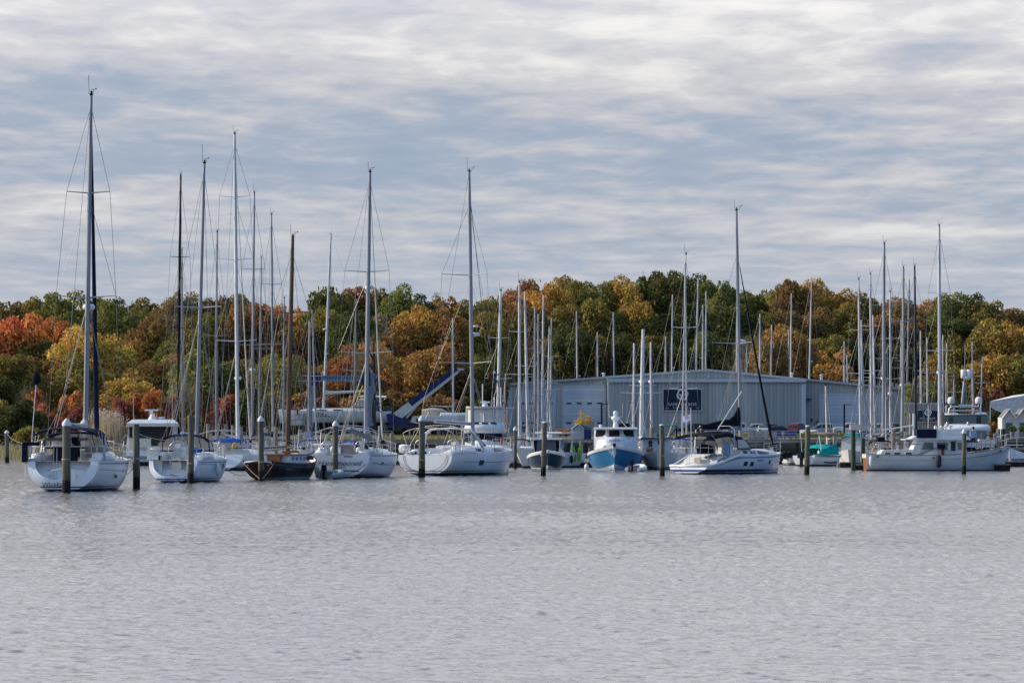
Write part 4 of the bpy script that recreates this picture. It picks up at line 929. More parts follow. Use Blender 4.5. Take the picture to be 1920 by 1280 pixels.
def guardrails(h, parent, u0=.02, u1=.93, ht=.62, step=1.7, gate=None, wires=(1, .52), m=STEEL, name='guardrail', r=.012):
    for side in (-1, 1):
        mb = MB(); n = int((u1 - u0) * h.L / step)
        for k in range(n + 1):
            p = h.rail(0, .08, u0 + (u1 - u0) * k / n, 1, side, 1)[0]; mb.tube([p, p + Vector((0, 0, ht))], .014, 4)
        for w_ in wires: mb.tube(h.rail(ht * w_, .08, u0, u1, side), r * .8, 3)
        mb.build(name, m, parent)
def pulpit(h, parent, u=.90, ht=.68, m=STEEL):
    mb = MB(); tip = h.pt(1, 1, 1); P = []
    for side in (1, -1):
        a = h.rail(ht, .06, u, .985, side, 4); P.append(a)
    loop = P[0] + [tip + Vector((0, .12, ht + .03))] + P[1][::-1]; mb.tube(loop, .016, 5)
    low = [p - Vector((0, 0, ht * .45)) for p in loop[1:-1]]; mb.tube(low, .012, 4)
    for side in (1, -1):
        for uu in (u, u + .05): p = h.rail(0, .06, uu, 1, side, 1)[0]; mb.tube([p, p + Vector((0, 0.02, ht))], .016, 4)
    mb.build('pulpit', m, parent)
def pushpit(h, parent, u=.07, ht=.68, m=STEEL, closed=True):
    mb = MB()
    for side in (1, -1):
        a = h.rail(ht, .06, u, 0.0, side, 3); c = a[-1] + Vector((-side * h.half(0) * .45, -.03, 0)); top = a + [c]
        if closed and side == 1: top = a + [Vector((0, a[-1].y - .04, a[-1].z))] + [Vector((-q.x, q.y, q.z)) for q in a[::-1]]
        if not (closed and side == -1): mb.tube(top, .017, 5)
        mb.tube([p - Vector((0, 0, ht * .45)) for p in a + [c]], .013, 4)
        for q in (a[0], a[-1], c): mb.tube([q - Vector((0, 0, ht)), q], .016, 4)
    mb.build('pushpit', m, parent)
def loft(rows, m, name, parent, closed=False, caps=True, smooth=True):
    mb = MB(); mb.grid(rows, 0, smooth, closed)
    if caps: mb.face(rows[0][::-1]); mb.face(rows[-1])
    return mb.build(name, m, parent)
def house(name, h, u0, u1, inset0, inset1, ht0, ht1, m, parent, slope=.35, aft=.1, z0=0., n=8, wtop=.82, crown=.06, ins_mid=None):
    """cabin trunk that follows the deck edge; returns a function giving points on its side"""
    rows = []
    def sec(k):
        u = u0 + (u1 - u0) * k; p = h.pt(u, 1, 1); ins = inset0 + (inset1 - inset0) * k; x = max(.12, p.x - ins); zb = p.z + z0 - .03
        H = ht0 + (ht1 - ht0) * k; e = max(0, (k - .78) / .22); H *= (1 - e ** 2 * slope * 2.2) ; return x, p.y, zb, max(.04, H)
    for i in range(n + 1):
        x, y, zb, H = sec(i / n); y2 = y + (aft if i == 0 else 0); xt = x * wtop
        rows.append([(-x, y, zb), (-x * .97, y2 * 0 + y, zb + H * .25), (-xt - .02, y2, zb + H * .92), (-xt * .9, y2, zb + H), (-xt * .4, y2, zb + H + crown), (xt * .4, y2, zb + H + crown), (xt * .9, y2, zb + H), (xt + .02, y2, zb + H * .92), (x * .97, y, zb + H * .25), (x, y, zb)])
    o = loft(rows, m, name, parent)
    def side(k, t, sgn=1, off=.05):
        x, y, zb, H = sec(k); xx = x * .97 + (x * wtop + .02 - x * .97) * (t - .25) / .67; return Vector((sgn * (xx + off), y, zb + H * t))
    return o, side
def side_window(f, k0, k1, t0, t1, m, parent, name='window', sgn=1, taper=0.0, n=12):
    mb = MB(); rows = []
    for i in range(n + 1):
        k = k0 + (k1 - k0) * i / n; tp = t1 - (t1 - t0) * taper * (i / n); rows.append([f(k, t0, sgn), f(k, tp, sgn)])
    mb.grid(rows, 0, True, flip=sgn > 0); return mb.build(name, m, parent)
def canopy(name, y0, y1, w0, w1, z0, z1, rise, m, parent, thick=.05, n=12, drop=.12):
    """cloth stretched over hoops"""
    rows = []
    for i in range(5):
        k = i / 4; y = y0 + (y1 - y0) * k; w_ = w0 + (w1 - w0) * k; z = z0 + (z1 - z0) * k + .05 * math.sin(math.pi * k); r = []
        for j in range(n + 1):
            a = -1 + 2 * j / n; r.append((a * w_ / 2 * (1 - .03 * a ** 8), y, z + rise * (1 - abs(a) ** 2.6) - drop * abs(a) ** 10))
        r2 = [(p[0] * .985, p[1], p[2] - thick) for p in r[::-1]]; rows.append(r + r2)
    return loft(rows, m, name, parent, closed=True)
def hoop(y0, y1, w_, zb, zt, rise, n=12):
    P = []
    for j in range(n + 1):
        a = -1 + 2 * j / n; P.append(Vector((a * w_ / 2 * (1 - .03 * a ** 8), y1, zt + rise * (1 - abs(a) ** 2.6))))
    return [Vector((-w_ / 2 * 1.02, y0, zb))] + P + [Vector((w_ / 2 * 1.02, y0, zb))]
def dodger(yf, ya, w_, zb, zt, parent, m=NAVY, rise=.15, clear=CLEAR, zdeck=None):
    """spray hood: cloth roof, clear panels in front and at the sides with cloth edges"""
    d = canopy('dodger', ya, yf - (yf - ya) * .45, w_, w_ * .93, zt - .02, zt, rise, m, parent, .05)
    mb = MB(); n = 8; top = [Vector((a * w_ * .465, yf - (yf - ya) * .45, zt + rise * (1 - abs(a) ** 2.6) - .05)) for a in [-1 + 2 * j / n for j in range(n + 1)]]
    bot = [Vector((a * w_ * .5, yf - .25 * abs(a) ** 2, zb)) for a in [-1 + 2 * j / n for j in range(n + 1)]]
    mb.grid([bot, top], 0, True)
    for s in (-1, 1): mb.face([(s * w_ * .5, yf - .25, zb), (s * w_ * .5, ya, zb), (s * w_ * .5, ya, zt - .08), (s * w_ * .465, yf - (yf - ya) * .45, zt - .06)])
    mb.build('clear_panel', clear, d)
    mb = MB(); mb.tube(hoop(ya, ya, w_, zb, zt - .03, rise), .035, 5); mb.tube(bot, .04, 4)
    for j in (2, 4, 6): mb.tube([bot[j], top[j]], .022, 4)
    for s in (-1, 1): mb.tube([(s * w_ * .5, yf - .25, zb), (s * w_ * .465, yf - (yf - ya) * .45, zt - .06)], .03, 4); mb.tube([(s * w_ * .5, yf - .25, zb), (s * w_ * .5, ya, zb)], .04, 4)
    mb.build('binding', m, d); return d
def wheel_(x, y, z, r, parent, m=STEEL):
    mb = MB(); mb.tube([(x + r * math.cos(a), y, z + r * math.sin(a)) for a in [2 * math.pi * k / 20 for k in range(21)]], .02, 5, cap=False)
    for k in range(5): a = k * 2 * math.pi / 5; mb.tube([(x, y, z), (x + r * math.cos(a), y, z + r * math.sin(a))], .011, 3)
    mb.build('steering_wheel', m, parent)
    mb = MB(); mb.box((x, y + .15, z - .35), (.32, .28, .95), taper=(.7, .7)); mb.box((x, y + .12, z + .25), (.34, .16, .26)); mb.build('binnacle', WHITE, parent)
def fender(x, y, ztop, parent, m=None, L=.6, r=.13):
    mb = MB(); mb.lathe((x, y, ztop - L), [(.03, -.05), (r * .7, .03), (r, .12), (r, L - .12), (r * .7, L - .03), (.03, L + .04)], 9); mb.tube([(x, y, ztop), (x, y, ztop + .45)], .012, 3); mb.build('fender', m or WHITE, parent)

def rig(parent, base, top, h=None, r=.095, m=ALU, spread=((.46, 1.25), (.72, .95)), chain=None, fore=None, back=None, furl=None, radar=None, dark=None, sweep=.12, topgear=1, stays=True, head=.97, lower=True, fr=.05, wr=.0125):
    """mast with spreaders, shrouds, stays and masthead gear; base, top, chain (x, y, z), fore, back in the boat frame"""
    base, top = Vector(base), Vector(top); H = (top - base)
    mb = MB(); mb.tube([base, base + H * .55, base + H * .85, top], [r, r * .95, r * .82, r * .62], 8); mast = mb.build('mast', m, parent)
    up = H.normalized(); rg = random.Random(int(abs(base.x * 97 + top.z * 13)))
    tips = []
    for f, w_ in spread:
        c = base + H * f; tp = []
        for s in (-1, 1):
            e = c + Vector((s * w_, -w_ * sweep, .05 * w_)); sb = MB(); sb.tube([c, e], [.035, .022], 4); sb.build('spreader', m, mast); tp.append(e)
        tips.append(tp)
    if chain and stays:
        for i, s in enumerate((-1, 1)):
            c = Vector((s * chain[0], chain[1], chain[2])); sh = MB(); hd = base + H * head
            sh.tube([hd] + [t[i] for t in tips[::-1]] + [c], wr, 3)
            prev = c + Vector((-s * .1, 0, 0))
            for t, (f, w_) in zip(tips, spread):
                sh.tube([prev, base + H * (f - .012)], wr * .9, 3); prev = t[i]
            if lower:
                for dy in (-.55, .45): sh.tube([c + Vector((-s * .05, dy, 0)), base + H * (spread[0][0] - .02)], wr * .9, 3)
            sh.build('shroud', WIRE, parent)
    if fore is not None:
        fore = Vector(fore); hd = base + H * (head if furl != 'top' else .985); f_ = MB(); f_.tube([fore, hd], wr, 3)
        fs = f_.build('forestay', WIRE, parent)
        if furl:
            f_ = MB(); a = fore + (hd - fore) * .03; b = fore + (hd - fore) * .93; q = [a + (b - a) * k for k in (0, .06, .3, .6, 1)]
            for k in range(1, 4): q[k] = q[k] + Vector((0, 0, 0)) - Vector((0, .10 * math.sin(math.pi * (k / 4)), 0))
            f_.tube(q, [fr * .5, fr * 1.25, fr * 1.1, fr * .85, fr * .35], 7); f_.build('furled_headsail', dark or SAIL, fs)
            f_ = MB(); f_.lathe(tuple(a - Vector((0, 0, .1))), [(.10, 0), (.12, .05), (.12, .16), (.10, .2)], 8); f_.build('furling_drum', BLACK, fs)
    if back is not None:
        f_ = MB(); c = Vector(back)
        mid = Vector((0, c.y + .35, c.z + 2.6)); f_.tube([top - H * .004, mid], wr, 3)
        for s in (-1, 1): f_.tube([mid, Vector((s * c.x, c.y, c.z))], wr, 3)
        f_.build('backstay', WIRE, parent)
    # halyards along the mast
    f_ = MB(); o = Vector((.0, -.14, 0)); f_.tube([base + o + Vector((0, 0, 1.2)), top + Vector((0, -.06, -.1))], wr, 3); f_.tube([base + Vector((.35, -.9, .3)), base + H * .93 + Vector((0, -.08, 0))], wr * .9, 3); f_.build('halyard', DROPE, mast)
    if topgear:
        g = MB(); g.box(top + Vector((0, .02, .05)), (.11, .22, .07))
        g.tube([top + Vector((-.08, -.08, .05)), top + Vector((-.1, -.1, rg.uniform(.6, 1.1)))], .012, 3)
        g.tube([top + Vector((.05, .2, .05)), top + Vector((.05, .42, .32))], .013, 3); g.tube([top + Vector((-.10, .42, .32)), top + Vector((.16, .42, .34))], .010, 3); g.box(top + Vector((.16, .42, .35)), (.05, .02, .07))
        g.lathe(tuple(top + Vector((.02, -.02, .08))), [(.05, 0), (.05, .12), (.02, .14)], 6)
        g.build('masthead_gear', BLACK, mast)
    if radar:
        c = base + H * radar; g = MB(); g.box(c + Vector((0, .22, -.09)), (.12, .34, .06)); g.lathe(tuple(c + Vector((0, .36, -.05))), [(.22, 0), (.29, .05), (.29, .16), (.2, .24), (.03, .26)], 12); g.build('radar_dome', WHITE, mast)
    return mast
def boom(parent, p, L, m=ALU, cover=None, rise=.02, r=.07, sag=0, h=.34, name='boom', lazy=True, pack=False):
    p = Vector(p); e = p + Vector((0, -L, rise * L)); b = MB(); b.tube([p, e], r, 7); bo = b.build(name, m, parent)
    if cover:
        rows = []
        for k in range(9):
            q = k / 8; c = p + (e - p) * (.02 + .95 * q); hh = h * (1.25 - .75 * q + (.9 * max(0, 1 - q * 6))) ; ww = .17 * (1.1 - .4 * q)
            hh *= random.uniform(.93, 1.07)
            rows.append([c + Vector((ww * math.cos(a) , 0, hh * .5 * math.sin(a) + hh * .42)) for a in [2 * math.pi * j / 10 for j in range(10)]])
        loft(rows, cover, 'sail_cover', bo, closed=True)
    v = MB(); v.tube([p + Vector((0, -L * .3, 0)), (p.x, p.y - .12, p.z - 1.0)], .035, 5); v.tube([e + Vector((0, .2, 0)), e + Vector((0, .5, -1.3))], .012, 3); v.build('vang_and_sheet', ALU, bo)
    return bo, e
HULLW = band_mat('hull_white', (.70, .72, .74), [(-9, .15, (.015, .02, .035)), (.20, .26, (.02, .04, .12))])
HULLW2 = band_mat('hull_white_plain', (.70, .72, .74), [(-9, .16, (.015, .02, .03))])
HULLWB = band_mat('hull_white_blue_boot', (.70, .72, .74), [(-9, .12, (.02, .03, .05)), (.18, .34, (.012, .03, .14))])
HULLWG = band_mat('hull_cream', (.66, .65, .60), [(-9, .14, (.03, .05, .04)), (.18, .24, (.02, .10, .10))])
HULLN = band_mat('hull_navy', (.010, .030, .065), [(-9, .05, (.03, .03, .03)), (.05, .13, (.55, .56, .58))], spec=.2)
HULLS = [HULLW, HULLW2, HULLWB, HULLWG]

# ---- the eight foreground sailing boats
def place(px, d, th):      # th = heading to the right of the line of sight at that spot
    x = px2x(px, d); return (x, d, 0), -R(th) - math.atan((px - 960) / FPX)
def bow_on(px, d, L, th=0):     # stem at the given spot, pointing back along the line of sight (th: turned to the photo's left)
    a = math.atan((px - 960) / FPX); f = math.pi - a - R(th); return (px2x(px, d) + math.sin(f) * L, d - math.cos(f) * L, 0), f
def tolocal(th, wx):      # a sideways shift in the world, expressed in the boat frame
    return Vector((wx * math.cos(R(th)), wx * math.sin(R(th)), 0))

def sloop_navy_bimini():
    d, th = 153.5, 9.5; loc, rz = place(118, d, th)
    t = thing('sailboat', 'white sloop with dark navy bimini and cockpit canopy, stern to camera, leftmost and tallest mast', 'sailboat', loc, rz)
    h = Hull(11.9, 3.95, 1.36, 1.38, 1.62, tw=.80, zks=.0, srake=.55)
    hl = h.build(HULLW, t, recess=(.78, .45, .62))
    h.patch('rub_rail', .02, .99, .92, .945, mat('grey_rubber', (.10, .11, .13), .5), hl, 1, .03, 16); h.patch('rub_rail', .02, .99, .92, .945, mat('grey_rubber', (.1, .11, .13), .5), hl, -1, .03, 16)
    h.patch('cove_stripe', .03, .55, .745, .757, INK, hl, 1, .012, 12)
    h.patch('hull_window', .42, .455, .71, .79, GLASS, hl, 1, .016)
    # inside the transom: two seats, opening, ladder
    for s in (-1, 1):
        m_ = MB(); m_.box((s * .92, .18, .62), (.75, .5, .42)); m_.build('transom_seat', WHITE, t)
        m_ = MB(); m_.box((s * .62, -.06, .72), (.04, .06, .14)); m_.build('cleat', STEEL, t)
    m_ = MB(); m_.box((.02, .30, .82), (.62, .06, .34)); m_.build('transom_opening', BLACK, t)
    m_ = MB()
    for x in (-.42, -.28): m_.tube([(x, -.18, .28), (x, .06, 1.55), (x, .1, 1.95)], .018, 5)
    for k in range(4): m_.box((-.35, -.13 + k * .05, .42 + k * .28), (.15, .03, .03))
    m_.build('swim_ladder', STEEL, t)
    text('lettering', 'Wickford', .30, (-.25, -.60, .33), (R(70), 0, 0), INK, hl, .004)
    p = h.pt(.29, .62, 1, .02); text('lettering', 'Sadie', .34, p, (R(90), 0, R(88)), INK, hl, .004, shear=.3)
    house('coachroof', h, .34, .86, .55, .35, .42, .28, WHITE, t)
    # cockpit coamings
    for s in (-1, 1):
        loft([[(s * 1.05, y, 1.36), (s * 1.65, y, 1.36), (s * 1.55, y, 1.36 + hh), (s * 1.2, y, 1.36 + hh + .04)] for y, hh in ((.35, .12), (1.0, .36), (3.2, .40), (4.2, .3))], WHITE, 'cockpit_coaming', t, True)
    # seats and pedestal
    for x in (-.33, .36): m_ = MB(); m_.box((x, .55, 1.65), (.42, .16, .78), rx=-.1); m_.build('helm_seat', BLACK, t)
    m_ = MB(); m_.box((.3, 1.6, 2.0), (.36, .4, .9), taper=(.8, .8)); m_.build('binnacle', BLACK, t)
    wheel_(-.15, 1.3, 1.75, .52, t)
    # targa style arch with instrument pod
    m_ = MB(); m_.tube([(-1.25, 1.5, 1.5), (-1.2, 1.6, 2.25), (-1.15, 1.62, 2.38), (.9, 1.62, 2.38), (.98, 1.6, 2.2), (1.05, 1.5, 1.5)], .03, 6); m_.build('cockpit_arch', STEEL, t)
    m_ = MB(); m_.box((-.15, 1.6, 2.34), (1.9, .3, .13)); m_.build('instrument_pod', GREYC, t)
    bm = canopy('bimini', .6, 2.7, 2.95, 3.05, 2.62, 2.68, .20, NAVY, t)
    m_ = MB()
    for s in (-1, 1):
        for y0, y1 in ((1.5, .7), (1.5, 1.6), (1.5, 2.6)): m_.tube([(s * 1.62, y0, 1.5), (s * 1.47, y1, 2.66)], .018, 4)
    m_.build('bimini_frame', STEEL, bm)
    dodger(4.9, 3.1, 2.7, 1.95, 2.5, t, NAVY, .16)
    m_ = MB(); m_.box((1.1, 2.4, 1.8), (.9, .5, .55)); m_.build('cockpit_cushion', TAN, t)
    # outboard cover and rail gear on the port quarter
    m_ = MB(); m_.box((-1.72, .15, 1.75), (.20, .5, .85), taper=(.9, .9)); m_.box((-1.45, .15, 2.14), (.7, .22, .16)); m_.build('outboard_cover', NAVY, t)
    m_ = MB(); m_.tube([(-1.68, .1, 1.45), (-1.68, .02, .62)], .02, 4); m_.build('outboard_leg', STEEL, t)
    pushpit(h, t, .10, .66); guardrails(h, t, .12, .9); pulpit(h, t)
    for (x, y) in ((1.35, 2.9), (1.5, 3.3), (-1.3, 2.8)): m_ = MB(); m_.lathe((x, y, 1.78), [(.09, 0), (.07, .1), (.09, .16), (.05, .2)], 9); m_.build('winch', STEEL, t)
    top = (HZ - 171) / FPX * 159.6 + CAMZ
    lean = tolocal(th, (171 - 160) / ppm(161)); b = Vector((0, 6.15, 1.85)); tp = b + lean * 1.0; tp.z = top - .2
    mast = rig(t, b, tp, r=.115, spread=((.43, 1.38), (.725, 1.0)), chain=(1.75, 5.9, 1.45), back=(1.3, .1, 1.5), radar=.40, sweep=.35, fore=(-.1, 10.4, 1.75), furl='top', dark=NAVY, fr=.105)
    boom(t, (0, 6.0, 2.75), 4.3, ALUW, SAIL, .05, .09, h=.26)
    m_ = MB(); m_.lathe((-1.35, .9, 4.75), [(.02, 0), (.17, .12), (.2, .3), (.17, .48), (.02, .6)], 8); m_.build('wind_generator', BLACK, t)
    m_ = MB(); m_.tube([(-1.5, .3, 1.5), (-1.35, .9, 4.8)], .022, 5); m_.build('generator_pole', STEEL, t)
    return t

def sloop_clear_dodger():
    d, th = 185, 11.5; loc, rz = place(325, d, th)
    t = thing('sailboat', 'white sloop with clear-windowed spray hood behind the dark green piling, stern to camera', 'sailboat', loc, rz)
    h = Hull(11.0, 3.45, 1.22, 1.26, 1.5, tw=.76, srake=.7)
    hl = h.build(HULLW, t, recess=(.82, .75, .74))
    h.patch('rub_rail', .03, .99, .91, .93, mat('grey_rubber', (.10, .11, .13), .5), hl, 1, .03, 14); h.patch('cove_stripe', .03, .5, .835, .848, INK, hl, 1, .012, 10)
    h.patch('hull_window', .46, .49, .72, .86, GLASS, hl, 1, .016)
    for s in (-1, 1): m_ = MB(); m_.box((s * .98, .5, .82), (.62, .55, .8)); m_.build('transom_locker', WHITE, t)
    m_ = MB(); m_.box((.05, .5, .62), (.95, .5, .2)); m_.box((.05, .28, .38), (1.0, .45, .12)); m_.build('transom_step', WHITE, t)
    m_ = MB()
    for x in (-.16, .32): m_.tube([(x, -.3, .2), (x, -.05, .7), (x, .0, 1.3)], .017, 5)
    for k in range(3): m_.box((.08, -.22 + k * .07, .35 + k * .26), (.46, .04, .03))
    m_.build('swim_ladder', STEEL, t)
    m_ = MB(); m_.box((.12, .22, .92), (.5, .04, .42)); m_.build('ladder_board', CREAM, t)
    text('lettering', 'Wickford, RI', .25, (-.12, -.76, .20), (R(66), 0, 0), BLUEINK, hl, .004)
    house('coachroof', h, .36, .86, .5, .3, .40, .25, WHITE, t)
    for s in (-1, 1): loft([[(s * .85, y, 1.22), (s * 1.5, y, 1.22), (s * 1.38, y, 1.22 + hh), (s * 1.0, y, 1.22 + hh + .04)] for y, hh in ((.7, .15), (1.4, .36), (3.2, .38), (3.9, .3))], WHITE, 'cockpit_coaming', t, True)
    m_ = MB(); m_.lathe((.35, 1.2, 1.6), [(.30, 0), (.36, .06), (.36, .14), (.3, .2)], 18, ax='y'); m_.build('helm_console', WHITE, t); wheel_(.0, 1.15, 1.75, .5, t)
    m_ = MB(); m_.lathe((-.0, 1.02, 1.62), [(.24, 0), (.24, .08)], 14, ax='y'); m_.build('compass', STEEL, t)
    dodger(4.3, 2.7, 2.85, 1.72, 2.34, t, NAVY, .26)
    m_ = MB(); m_.box((-1.22, .7, 1.62), (.62, .5, .72)); m_.build('deck_box', WHITE, t)
    m_ = MB(); m_.box((-.85, .55, 1.35), (.2, .1, .25)); m_.build('vent', BLACK, t)
    m_ = MB(); m_.box((.75, 2.2, 1.75), (.6, .4, .3)); m_.build('folded_cover', BLUEC, t)
    pushpit(h, t, .10, .62, closed=False); guardrails(h, t, .12, .9); pulpit(h, t)
    b = Vector((0, 6.3, 1.65)); top = (HZ - 303) / FPX * 191 + CAMZ; tp = b + tolocal(th, 15 / ppm(194)); tp.z = top - .1
    rig(t, b, tp, r=.11, spread=((.50, 1.3),), chain=(1.65, 5.9, 1.35), back=(1.1, .3, 1.4), fore=(0, 10.9, 1.6), radar=None, sweep=.5)
    boom(t, (0, 6.1, 2.6), 4.0, ALUW, None, .02)
    fender(h.half(.3) + .1, 3.4, 1.0, t)
    return t

def cutter_wood():
    d, th = 198, 19; loc, rz = place(484, d, th)
    t = thing('sailboat', 'black-hulled traditional wooden cutter with dark red transom and varnished mast', 'sailboat', loc, rz)
    HB = band_mat('hull_black', (.008, .010, .016), [(-9, .04, (.06, .02, .015)), (.04, .17, (.30, .36, .36))], rough=.3, spec=.12)
    RT = mat('dark_red_varnish', (.035, .010, .008), .2, var=.3)
    h = Hull(9.4, 3.0, 1.12, .98, 1.42, tw=.60, zks=.05, rake=.9, srake=-.25, peak=.5, pb=2.4)
    hl = h.build(HB, t, tm=RT, deckdrop=.28, deck=TEAK)
    for s in (-1, 1):
        h.patch('toe_rail', 0, 1, .955, 1.0, RT, hl, s, .02, 20); h.patch('cove_stripe', .02, .98, .83, .85, mat('grey_stripe', (.08, .10, .12), .4), hl, s, .015, 16)
        h.patch('inner_bulwark', .7, 1, .80, .995, CREAM, hl, s, -.05, 8)
    text('lettering', 'BRENDAN', .20, h.pt(.20, .72, 1, .02), (R(88), 0, R(84)), mat('grey_lettering', (.12, .15, .18), .5), hl, .004)
    m_ = MB(); m_.tube([(-.82, -.05, .94), (-.8, -.05, 1.05), (0, -.1, 1.12), (.8, -.05, 1.05), (.82, -.05, .94)], .05, 6); m_.build('transom_trim', mat('pale_trim', (.40, .44, .48), .4), t)
    m_ = MB(); m_.box((0, -.22, .45), (.07, .28, 1.0)); m_.build('rudder', RT, t)
    m_ = MB(); m_.box((.15, 4.6, 1.18), (1.5, 3.2, .52), taper=(.92, .96)); hs = m_.build('deckhouse', mat('house_white', (.60, .66, .74), .4), t)
    m_ = MB(); m_.box((.15, 4.6, 1.47), (1.62, 3.4, .07)); m_.build('roof_trim', TEAK, hs)
    for k in range(4): m_ = MB(); m_.lathe((.91, 3.6 + k * .72, 1.24), [(.09, 0), (.09, .02)], 10, ax='x'); m_.build('porthole', GLASS, hs)
    m_ = MB(); m_.box((0, 2.85, 1.15), (.8, .3, .5)); m_.build('companionway', TEAK, t)
    m_ = MB(); m_.box((.1, 5.5, 1.62), (.8, .8, .14)); m_.build('hatch', TEAK, t)
    m_ = MB(); m_.lathe((.75, 6.9, 1.15), [(.30, 0), (.34, .12), (.2, .26)], 10); m_.build('coiled_cover', mat('purple_cover', (.03, .02, .10), .8), t)
    # varnished boom and gaff lying low
    boom(t, (0, 5.9, 1.95), 5.8, SPRUCE, None, -.02, .07); m_ = MB(); m_.tube([(.2, 5.8, 1.9), (.25, 2.0, 1.72), (.2, .3, 1.72)], [.05, .055, .04], 6); m_.build('gaff', mat('pale_spar', (.42, .28, .13), .4), t)
    m_ = MB(); m_.tube([(0, 8.9, 1.45), (0, 10.3, 1.6)], .07, 6); m_.build('bowsprit', SPRUCE, t)
    b = Vector((-.15, 5.7, 1.2)); top = (HZ - 446) / FPX * 204 + CAMZ; tp = b + tolocal(th, 10 / ppm(204)); tp.z = top
    rig(t, b, tp, r=.15, m=SPRUCE, spread=((.66, 1.15),), chain=(1.4, 5.9, 1.15), fore=(0, 10.2, 1.6), back=(.5, .1, 1.15), sweep=.05, head=.93)
    for x, y in ((.62, .0), (-.62, .0)): m_ = MB(); m_.box((x, -.02, .88), (.08, .06, .06)); m_.build('fairlead', STEEL, t)
    fender(h.half(.62) + .13, 5.9, .75, t, TAN, .45, .12); fender(h.half(.68) + .13, 6.4, .72, t, TAN, .4, .12)
    return t

def arch_frames(t, specs, m=STEEL, name='canopy_frame', r=.022):
    mb = MB()
    for y0, y1, w_, zb, zt, rise in specs: mb.tube(hoop(y0, y1, w_, zb, zt, rise), r, 5)
    return mb.build(name, m, t)

def sloop_script_transom():
    d, th = 208, 13; loc, rz = place(638, d, th)
    t = thing('sailboat', 'white sloop with script name and black stripe on its broad transom', 'sailboat', loc, rz)
    h = Hull(12.4, 4.0, 1.42, 1.42, 1.62, tw=.90, zks=.02, srake=.15)
    hl = h.build(HULLW, t)
    text('lettering', 'Honeymooned', .44, (-.05, -.14, .92), (R(86), 0, 0), INK, hl, .004, shear=.45)
    text('lettering', 'WICKFORD, RI', .10, (.05, -.16, .66), (R(86), 0, 0), BLUEINK, hl, .004)
    m_ = MB(); m_.box((-.05, -.16, .47), (2.45, .04, .055)); m_.build('transom_stripe', INK, hl)
    m_ = MB(); m_.box((.5, -.03, 1.33), (.5, .03, .05)); m_.build('cleat', INK, hl)
    h.patch('cove_stripe', .06, .40, .675, .69, INK, hl, 1, .012, 8); h.patch('hull_window', .24, .275, .65, .75, GLASS, hl, 1, .018); h.patch('rub_rail', .02, .99, .955, .975, INK, hl, 1, .02, 14)
    house('coachroof', h, .36, .86, .6, .35, .40, .26, WHITE, t)
    for s in (-1, 1): loft([[(s * .95, y, 1.42), (s * 1.72, y, 1.42), (s * 1.55, y, 1.42 + hh), (s * 1.1, y, 1.42 + hh + .03)] for y, hh in ((.1, .12), (.9, .42), (3.6, .42), (4.2, .3))], WHITE, 'cockpit_coaming', t, True)
    m_ = MB(); m_.box((.05, 1.8, 1.72), (.8, .5, .6)); m_.build('cockpit_table', GREYC, t)
    m_ = MB(); m_.box((.6, 3.9, 1.8), (1.3, .1, .7)); m_.build('companionway', BLACK, t)
    for x in (-1.05, 1.05): wheel_(x, 1.1, 1.85, .42, t)
    arch_frames(t, [(2.2, .7, 3.5, 1.6, 2.75, .32), (2.2, 2.2, 3.5, 1.6, 2.85, .34), (2.2, 3.4, 3.4, 1.6, 2.65, .32), (4.6, 3.9, 3.0, 1.75, 2.35, .3)])
    m_ = MB(); m_.box((1.1, .7, 2.65), (1.4, .06, .3), ry=.38); m_.build('folded_canvas', GREYC, t)
    pushpit(h, t, .08, .62); guardrails(h, t, .1, .92); pulpit(h, t)
    for (x, y, z, mm) in ((-.6, .6, 1.75, CREAM), (-1.3, .5, 1.65, WHITE), (1.0, .5, 1.7, WHITE), (1.45, .8, 1.75, BLACK), (1.5, 2.9, 1.95, BLACK)):
        m_ = MB(); m_.lathe((x, y, z - .1), [(.12, 0), (.16, .1), (.13, .22), (.05, .28)], 9); m_.build('line_bag', mm, t)
    b = Vector((0, 7.0, 1.8)); top = (HZ - 324) / FPX * 215 + CAMZ; tp = b + tolocal(th, 8 / ppm(215)); tp.z = top
    rig(t, b, tp, r=.14, spread=((.345, 1.75), (.64, 1.4)), chain=(1.8, 6.8, 1.5), back=(1.4, .1, 1.5), fore=(0, 12.1, 1.7), furl='top', fr=.05, sweep=.3, radar=.58)
    boom(t, (0, 6.8, 2.95), 4.9, ALUW, None, .02)
    m_ = MB(); m_.box((1.25, .35, 1.75), (.28, .12, .6)); m_.build('outboard_bracket', WHITE, t)
    return t

